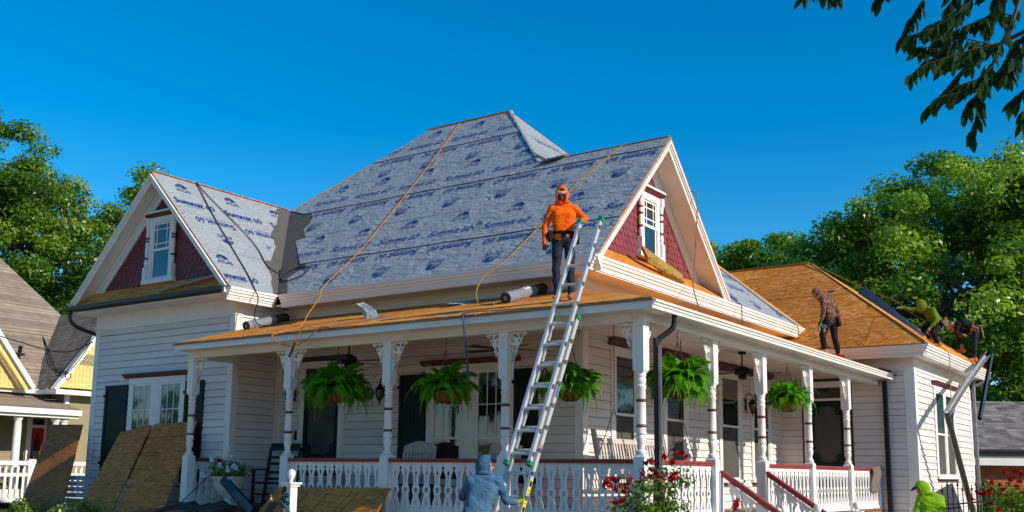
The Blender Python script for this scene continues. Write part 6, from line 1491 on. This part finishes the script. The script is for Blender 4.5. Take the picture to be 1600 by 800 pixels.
ORG = cloth("orange_jersey", (.95, .13, .004)); DENIM = cloth("dark_denim", (.020, .032, .050), .5, .45); BLUEJ = cloth("heather_blue_jersey", (.06, .145, .25), .5, .25); LIME = cloth("lime_jersey", (.20, .42, .012)); OLIVE = cloth("olive_green_jersey", (.14, .20, .012)); BLK = cloth("black_cotton", (.014, .014, .017), .5, .4); LEATHER = pm("tan_leather", (.24, .085, .03), .6, .25, 12, .4, 60); LEATHERD = pm("brown_leather", (.10, .045, .022), .6, .3, 12, .4, 60)
GLOVE = cloth("lime_glove", (.30, .38, .02)); GLOVED = cloth("green_glove", (.035, .09, .02)); BOOT = pm("boot_leather", (.26, .10, .035), .7, .25, 14, .3, 60); ORBOOT = pm("orange_boot", (.50, .13, .03), .7, .2, 14, .3, 60); CAPM = cloth("grey_cap", (.33, .31, .27)); STRAW = pm("straw", (.42, .25, .10), .8, .2, 30, .5, 120)
def camo():
    m, nt, b = nmat("camouflage_jersey"); v = pos(nt); f, _ = noi(nt, v, 16, 3, .5, .6)
    r = nt.nodes.new("ShaderNodeValToRGB"); r.color_ramp.interpolation = 'CONSTANT'; e = r.color_ramp.elements
    cols = [(0, (.03, .018, .014)), (.43, (.16, .055, .035)), (.50, (.06, .04, .025)), (.56, (.32, .14, .09)), (.63, (.10, .05, .03))]
    while len(e) < 5: e.new(.5)
    for el, (p, c) in zip(e, cols): el.position = p; el.color = (*c, 1)
    nt.links.new(f, r.inputs[0]); nt.links.new(r.outputs[0], b.inputs['Base Color']); b.inputs['Roughness'].default_value = .9; h, _ = noi(nt, v, 40, 3); bump(nt, b, h, .4, .01); return m
CAMO = camo()
# material slots: 0 shirt 1 trousers 2 skin 3 boots 4 gloves
def hand(B_, wr, palm, m, curl_to=None, side=Vector((0, 0, 1)), s=1.0):
    """palm, four fingers of different lengths bent at the knuckles, and a thumb leaving its side"""
    wr, palm = Vector(wr), Vector(palm); d = (palm-wr).normalized(); sd = Vector(side); sd = (sd-d*sd.dot(d)).normalized(); nr = Vector(curl_to) if curl_to is not None else d.cross(sd); nr = (nr-d*nr.dot(d)-sd*nr.dot(sd)); nr = nr.normalized() if nr.length > .01 else d.cross(sd)
    c = wr+d*.055*s
    for k in (-.024, 0, .024): B_.cap(wr+sd*k*.6*s, c+d*.03*s+sd*k*s, .019*s, .0175*s, m)
    for k, (off, L) in enumerate(((-.033, .066), (-.011, .078), (.011, .074), (.032, .058))):
        a = c+d*.036*s+sd*off*s; b = a+(d*.8+nr*.6)*L*.5*s; e = b+(d*.15+nr*1.0).normalized()*L*.42*s
        B_.chain([a, b, e], [.0115*s, .0105*s, .009*s], m)
    t0 = wr+d*.03*s-sd*.028*s; t1 = t0+(d*.6-sd*.65+nr*.25)*.042*s; t2 = t1+(d*.75+nr*.5)*.032*s; B_.chain([t0, t1, t2], [.014*s, .012*s, .010*s], m)
def boots(B_, an, toe, m, s=1.0):
    an, toe = Vector(an), Vector(toe); d = Vector((toe.x-an.x, toe.y-an.y, 0)).normalized(); z = min(toe.z, an.z-.06*s)
    heel = Vector((an.x, an.y, z+.012))-d*.05*s; B_.cap(an+Vector((0, 0, .10*s)), an, .052*s, .052*s, m); B_.cap(an, heel+Vector((0, 0, .025*s)), .05*s, .042*s, m); B_.cap(heel+Vector((0, 0, .03*s)), heel+d*.20*s+Vector((0, 0, .025*s)), .042*s, .036*s, m); B_.cap(heel+d*.05*s+Vector((0, 0, .02*s)), heel+d*.235*s+Vector((0, 0, .016*s)), .04*s, .03*s, m)
def person(label, J, mats, s=1.0, face=None, group=None, wrinkle=.004, seed=1, hood=True, glove=2, gripL=None, gripR=None, girth=1.0, hood_open=.03, boot=True):
    base = Vector(((J['anR'][0]+J['anL'][0])/2, (J['anR'][1]+J['anL'][1])/2, min(J['anR'][2], J['anL'][2])-.08))
    t = thing("person", label, "person", base); K = {k: Vector(v)-base for k, v in J.items()}
    F = Vector(face).normalized(); B_ = Body(); g = girth
    wd = (K['shL']-K['shR']); wd.normalize(); ch, wa, pe, nk = K['chest'], K['waist'], K['pelvis'], K['neck']
    up = (nk-pe).normalized(); fw_ = wd.cross(up).normalized()
    if fw_.dot(F) < 0: fw_ = -fw_
    # torso: three columns side by side for a flat chest
    for k in (-1, -.5, 0, .5, 1):
        B_.chain([nk.lerp(ch, .35)+wd*k*.085*s, ch+wd*k*.10*s+fw_*.012*s, wa+wd*k*.075*s*g, pe+wd*k*.072*s*g], [.066*s, .104*s*g, .092*s*g, .10*s*g], 0)
    for S in ('R', 'L'):
        sh, el, wr, ha = K['sh'+S], K['el'+S], K['wr'+S], K['ha'+S]
        B_.cap(nk.lerp(sh, .25), sh, .065*s, .07*s, 0); B_.chain([sh, sh.lerp(el, .5), el, el.lerp(wr, .45), wr], [.072*s, .062*s, .052*s, .047*s, .036*s], 0)
        hand(B_, wr, ha, glove, {'L': gripL, 'R': gripR}[S], side=(ha-wr).cross(Vector((0, 0, 1)) if abs((ha-wr).normalized().z) < .9 else fw_), s=s*1.05)
        hp, kn, an = K['hip'+S], K['kn'+S], K['an'+S]
        B_.cap(pe.lerp(hp, .5), hp, .10*s*g, .10*s*g, 1); B_.chain([hp, hp.lerp(kn, .5), kn, kn.lerp(an, .4), an], [.098*s*g, .085*s*g, .064*s, .066*s, .050*s], 1)
        if boot: boots(B_, an, K['to'+S], 3, s)
    B_.cap(pe, pe+up*.03, .108*s*g, .105*s*g, 1)
    hd = K['head']; hu = (hd-nk).normalized()*.0+Vector((0, 0, 1)); hu = (hu-F*hu.dot(F)); hu = hu.normalized() if hu.length > .05 else up
    B_.cap(nk, hd-hu*.03*s, .058*s, .055*s, 0 if hood else 2)
    B_.cap(hd+hu*.035*s-F*.012*s, hd-hu*.03*s+F*.006*s, .088*s, .072*s, 2); B_.cap(hd-hu*.055*s+F*.03*s, hd-hu*.085*s+F*.045*s, .052*s, .034*s, 2)
    B_.cap(hd+hu*.005*s+F*.082*s, hd-hu*.03*s+F*.102*s, .010*s, .017*s, 2); sdv = F.cross(hu)
    for k in (-1, 1): B_.cap(hd+hu*.02*s+F*.078*s+sdv*k*.03*s, hd+hu*.022*s+F*.078*s+sdv*k*.04*s, .016*s, .014*s, 2); B_.cap(hd+sdv*k*.082*s-hu*.01*s, hd+sdv*k*.084*s+hu*.02*s, .014*s, .018*s, 2)
    B_.cap(hd-hu*.062*s+F*.082*s-sdv*.018*s, hd-hu*.062*s+F*.082*s+sdv*.018*s, .012*s, .012*s, 2)
    b = B_.build("body", mats, t, .0105, wrinkle, seed)
    ey = MB()
    for k in (-1, 1): ey.lathe([(.0, -.006), (.011*s, 0), (0, .006)], 8, Fr(hd+hu*.012*s+F*.090*s+sdv*k*.033*s, F.cross(hu), hu, F), cap=False)
    ey.build("eyes", BLACKM, t)
    if hood:
        # open hood: a shell round the back and top of the head, its rim framing the face
        m = MB(); vs = []; fs = []; nu, nv = 18, 11; R0 = .110*s; c = hd+hu*.012*s-F*.012*s
        for j in range(nv+1):
            th = .0+(2.02+hood_open)*j/nv     # from the crown's back towards the face rim
            for i in range(nu):
                a = 2*math.pi*i/nu; rad = R0*(1+.05*math.sin(a*3+seed)*(j/nv)); k = math.sin(th)*rad; z = -math.cos(th)*rad*1.12
                low = max(0, -math.sin(a))
                vs.append(c+F*z+(sdv*math.cos(a)*.92+hu*math.sin(a)*1.12)*k-hu*low*.05*s*(j/nv)+hu*.02*s*max(0, math.sin(a))*(j/nv))
        for j in range(nv):
            for i in range(nu): fs.append((j*nu+i, j*nu+(i+1) % nu, (j+1)*nu+(i+1) % nu, (j+1)*nu+i))
        m.add(vs, fs); m.tube([vs[nv*nu+i] for i in list(range(nu))+[0]], .007*s, 6); m.tube([nk.lerp(hd, .2)+(wd*math.cos(a)*.1+fw_*math.sin(a)*.075)*s for a in np.linspace(0, 6.28, 14)], .020*s, 7)
        h = m.build("hood", mats[0], t, True); so_ = h.modifiers.new("thickness", 'SOLIDIFY'); so_.thickness = .010; so_.offset = 1
    return t, K, base, dict(F=F, hu=hu, sd=sdv, hd=hd, wd=wd, fw=fw_, up=up, s=s)
def cap_visor(t, X, mat_, crown=True):
    m = MB(); s = X['s']; c = X['hd']+X['hu']*.092*s+X['F']*.068*s; n = 9; vs = []
    for i in range(n+1):
        a = -1.15+2.3*i/n; vs += [c+X['sd']*math.sin(a)*.085*s+X['F']*math.cos(a)*.05*s, c+X['sd']*math.sin(a)*.090*s+X['F']*(math.cos(a)*.125+.02)*s-X['hu']*.03*s]
    m.add(vs, [(i*2, i*2+1, i*2+3, i*2+2) for i in range(n)]); o = m.build("cap_visor", mat_, t, True); so_ = o.modifiers.new("thickness", 'SOLIDIFY'); so_.thickness = .006
    if crown: m = MB(); m.lathe([(.096*s, -.01), (.092*s, .035), (.06*s, .07), (.01, .08)], 14, Fr(X['hd']+X['hu']*.045*s-X['F']*.005*s, X['sd'], X['F'], X['hu'])); m.build("cap_crown", mat_, t, True)
def belt(t, K, X, mat_=BLK, off=.02, r=.125, pouches=()):
    c = K['waist'].lerp(K['pelvis'], .45)+X['up']*off; s = X['s']; m = MB()
    vs = []; n = 18
    for z in (-.02, .02):
        for i in range(n): a = 2*math.pi*i/n; vs.append(c+X['up']*z+(X['wd']*math.cos(a)*1.42+X['fw']*math.sin(a))*r*s)
    m.add(vs, [(i, (i+1) % n, n+(i+1) % n, n+i) for i in range(n)]); o = m.build("tool_belt", mat_, t, True); so_ = o.modifiers.new("thickness", 'SOLIDIFY'); so_.thickness = .012; so_.offset = 1
    for (a, w, h, m_) in pouches:
        p = c+(X['wd']*math.cos(a)*1.42+X['fw']*math.sin(a))*(r+.045)*s-X['up']*h*.4; d = (X['wd']*math.cos(a)+X['fw']*math.sin(a)).normalized(); e = X['up'].cross(d)
        m = MB(); m.hexa([p+d*x+e*y+X['up']*z for z, k in ((-h/2, .8), (h/2, 1.0)) for x, y in ((-.035*k, -w/2*k), (.035*k, -w/2*k), (.04*k, w/2*k), (-.035*k, w/2*k))]); m.build("pouch", m_, t, bev=.012)

camdir = lambda x, y: Vector((6.04-x, -11.51-y, 0)).normalized()
# 1 man in orange on the porch roof
J = dict(head=(-1.32,0.19,5.245), neck=(-1.35,0.26,5.13), chest=(-1.33,0.25,4.95), waist=(-1.34,0.25,4.71), pelvis=(-1.33,0.25,4.62), shR=(-1.47,0.17,5.06), elR=(-1.56,0.13,4.80), wrR=(-1.53,0.07,4.57), haR=(-1.51,0.05,4.47), shL=(-1.215,0.355,5.06), elL=(-1.06,0.38,4.90), wrL=(-1.0,0.16,4.80), haL=(-0.955,0.09,4.76), hipR=(-1.40,0.21,4.58), knR=(-1.40,0.17,4.16), anR=(-1.41,0.22,3.83), toR=(-1.37,0.08,3.745), hipL=(-1.26,0.29,4.59), knL=(-1.22,0.27,4.16), anL=(-1.22,0.28,3.83), toL=(-1.16,0.14,3.75))
t, K, b0, X = person("man in bright orange hooded shirt standing on the porch roof at the ladder top", J, [ORG, DENIM, SKIND, BOOT, SKIND], .83, face=(.42, -.80, -.42), seed=2, wrinkle=.003, hood_open=.22, gripL=(.3, -1, -.3))
cap_visor(t, X, CAPM, False); belt(t, K, X, BLK, .03, .118, ((2.9, .10, .14, BLK), (.25, .12, .17, BLK), (.75, .07, .10, BLK)))
# 2 man in blue at the ladder foot, seen from behind
J = dict(head=(-1.03,-1.90,1.455), neck=(-1.01,-1.95,1.345), chest=(-1.015,-1.97,1.20), waist=(-1.02,-2.06,0.99), pelvis=(-1.02,-2.12,0.84), shL=(-1.14,-2.05,1.285), elL=(-1.30,-1.98,1.10), wrL=(-1.15,-1.72,1.30), haL=(-1.12,-1.62,1.36), shR=(-0.88,-1.87,1.285), elR=(-0.80,-1.80,1.07), wrR=(-0.755,-1.66,1.05), haR=(-0.74,-1.57,1.075), hipR=(-0.94,-2.08,0.80), knR=(-0.93,-1.92,0.45), anR=(-0.87,-2.06,0.09), toR=(-0.9,-1.85,0.02), hipL=(-1.09,-2.17,0.80), knL=(-1.14,-2.10,0.45), anL=(-1.12,-2.32,0.09), toL=(-1.16,-2.12,0.02))
t, K, b0, X = person("man in blue hooded shirt seen from behind, holding the foot of the ladder", J, [BLUEJ, DENIM, SKIN, BOOT, GLOVE], .84, face=(.80, .60, .0), seed=5, wrinkle=.0055, girth=1.08, glove=4, gripL=(.5, .5, 0), gripR=(-.2, .6, .2))
# 3 man in camouflage on the side porch roof
k_ = .985; Cc = Vector((6.04, -11.51, 1.39)); sh_ = lambda d, k, dz=0: {a: tuple((Vector(v)-Cc)*k+Cc+Vector((0, 0, dz))) for a, v in d.items()}
J = dict(head=(-0.45,8.46,5.00), neck=(-0.36,8.53,4.95), chest=(-0.29,8.58,4.82), waist=(-0.26,8.60,4.56), pelvis=(-0.25,8.60,4.47), shR=(-0.32,8.40,4.86), elR=(-0.30,8.33,4.62), wrR=(-0.34,8.29,4.44), haR=(-0.37,8.26,4.37), shL=(-0.25,8.74,4.88), elL=(-0.17,8.78,4.67), wrL=(-0.17,8.72,4.50), haL=(-0.18,8.71,4.42), hipR=(-0.29,8.51,4.43), knR=(-0.36,8.41,4.17), anR=(-0.36,8.49,3.88), toR=(-0.46,8.38,3.80), hipL=(-0.22,8.69,4.43), knL=(-0.20,8.66,4.13), anL=(-0.15,8.73,3.80), toL=(-0.04,8.69,3.72))
t, K, b0, X = person("man in camouflage hooded shirt walking hunched along the side porch roof", sh_(J, .985), [CAMO, BLK, SKIN, ORBOOT, GLOVED], .88, face=(-.75, -.45, -.50), seed=7, wrinkle=.004, glove=4)
belt(t, K, X, LEATHERD, .0, .118, ((-.45, .16, .20, LEATHER), (-1.1, .14, .18, LEATHERD)))
ng = MB(); h0 = Vector(sh_(J, .985)['haR'])+Vector((-.02, -.03, -.04)); ng.bar(h0, h0+Vector((.16, .02, -.03)), .05, .06); ng.bar(h0+Vector((.02, 0, 0)), h0+Vector((.03, .0, -.12)), .05, .04); ng.bar(h0+Vector((.11, .01, .02)), h0+Vector((.12, .01, -.14)), .03, .045)
o = ng.build("nail_gun", GREYMET, bev=.008); tag(o, "small grey nail gun held by the man in camouflage", "nail gun")
# 4 man in olive green crouching on the rear hip
J = dict(head=(0.81,11.53,5.09), neck=(0.92,11.62,5.04), chest=(0.99,11.67,4.93), waist=(1.07,11.73,4.79), pelvis=(1.10,11.74,4.72), shR=(0.86,11.78,5.03), elR=(0.60,11.72,5.05), wrR=(0.39,11.60,5.10), haR=(0.30,11.56,5.10), shL=(1.07,11.52,4.96), elL=(1.13,11.48,4.73), wrL=(1.0,11.39,4.57), haL=(0.95,11.36,4.49), hipR=(1.03,11.80,4.70), knR=(0.80,11.72,4.62), anR=(0.93,11.78,4.38), toR=(0.82,11.70,4.33), hipL=(1.14,11.65,4.68), knL=(1.06,11.46,4.46), anL=(1.10,11.62,4.27), toL=(1.0,11.52,4.20))
t, K, b0, X = person("man in olive green hooded shirt crouching and reaching along the rear hip", J, [OLIVE, BLK, SKIN, BOOT, SKIN], .94, face=(-.93, -.25, -.30), seed=9, wrinkle=.004)
belt(t, K, X, LEATHERD, .0, .115, ((-.3, .14, .17, LEATHERD), (-.9, .1, .14, LEATHER)))
# 5 man in black bending, straw hat
J = dict(head=(0.88,14.44,4.96), neck=(0.95,14.47,5.05), chest=(1.07,14.55,5.09), waist=(1.22,14.66,5.03), pelvis=(1.29,14.70,4.96), shR=(0.95,14.66,5.05), elR=(0.96,14.70,4.84), wrR=(0.98,14.61,4.80), haR=(1.0,14.52,4.80), shL=(1.02,14.30,5.01), elL=(0.96,14.24,4.82), wrL=(1.08,14.31,4.77), haL=(1.14,14.36,4.76), hipR=(1.19,14.78,4.93), knR=(0.95,14.66,4.78), anR=(1.0,14.63,4.46), toR=(0.87,14.55,4.38), hipL=(1.33,14.62,4.90), knL=(1.30,14.58,4.56), anL=(1.27,14.63,4.24), toL=(1.17,14.52,4.15))
t, K, b0, X = person("man in black bending low on the far rear eave in a straw hat", sh_(J, 1.04), [BLK, DENIM, SKIN, ORBOOT, ORBOOT], .94, face=(-.80, -.25, -.55), seed=11, wrinkle=.004, hood=False, glove=4)
m = MB(); fr_ = Fr(X['hd']+X['hu']*.035, X['sd'], X['F'], X['hu']); m.lathe([(.19, -.005), (.185, .012), (.10, .02), (.095, .08), (.07, .105), (.01, .11)], 20, fr_); m.build("straw_hat", STRAW, t, True)
belt(t, K, X, LEATHER, .0, .12, ((.3, .15, .18, LEATHER), (1.2, .14, .16, LEATHER), (2.4, .12, .16, ORBOOT)))
hm = MB(); p0 = Vector(sh_(J, 1.04)['hipL'])+Vector((.14, -.02, .08)); hm.tube([p0, p0+Vector((.05, .03, -.30))], .014, 6); hm.bar(p0+Vector((-.05, -.02, .02)), p0+Vector((.06, .02, .02)), .03, .03); o = hm.build("hammer", pm("hammer_wood", (.40, .22, .10), .6, .2, 20)); tag(o, "wooden handled hammer hanging at the belt of the man in black", "hammer")
# 6 man in lime green on the ground by the iron fence
J = dict(head=(1.87,6.31,1.205), neck=(1.96,6.37,1.125), chest=(1.98,6.39,0.985), waist=(1.97,6.38,0.74), pelvis=(1.96,6.37,0.62), shR=(1.84,6.31,1.055), elR=(1.77,6.25,0.84), wrR=(1.79,6.15,0.66), haR=(1.80,6.12,0.58), shL=(2.11,6.46,1.055), elL=(2.14,6.48,0.82), wrL=(2.10,6.35,0.63), haL=(2.08,6.31,0.55), hipR=(1.89,6.33,0.60), knR=(1.84,6.18,0.34), anR=(1.88,6.34,0.09), toR=(1.84,6.16,0.02), hipL=(2.03,6.42,0.60), knL=(2.02,6.28,0.34), anL=(2.02,6.44,0.09), toL=(1.99,6.26,0.02))
t, K, b0, X = person("man in lime green hooded jacket stooping at the lower right by the iron fence", J, [LIME, DENIM, SKIN, BOOT, LIME], .90, face=(-.72, -.50, -.42), seed=13, wrinkle=.006, girth=1.1, hood_open=.15)
cap_visor(t, X, BLK, False)
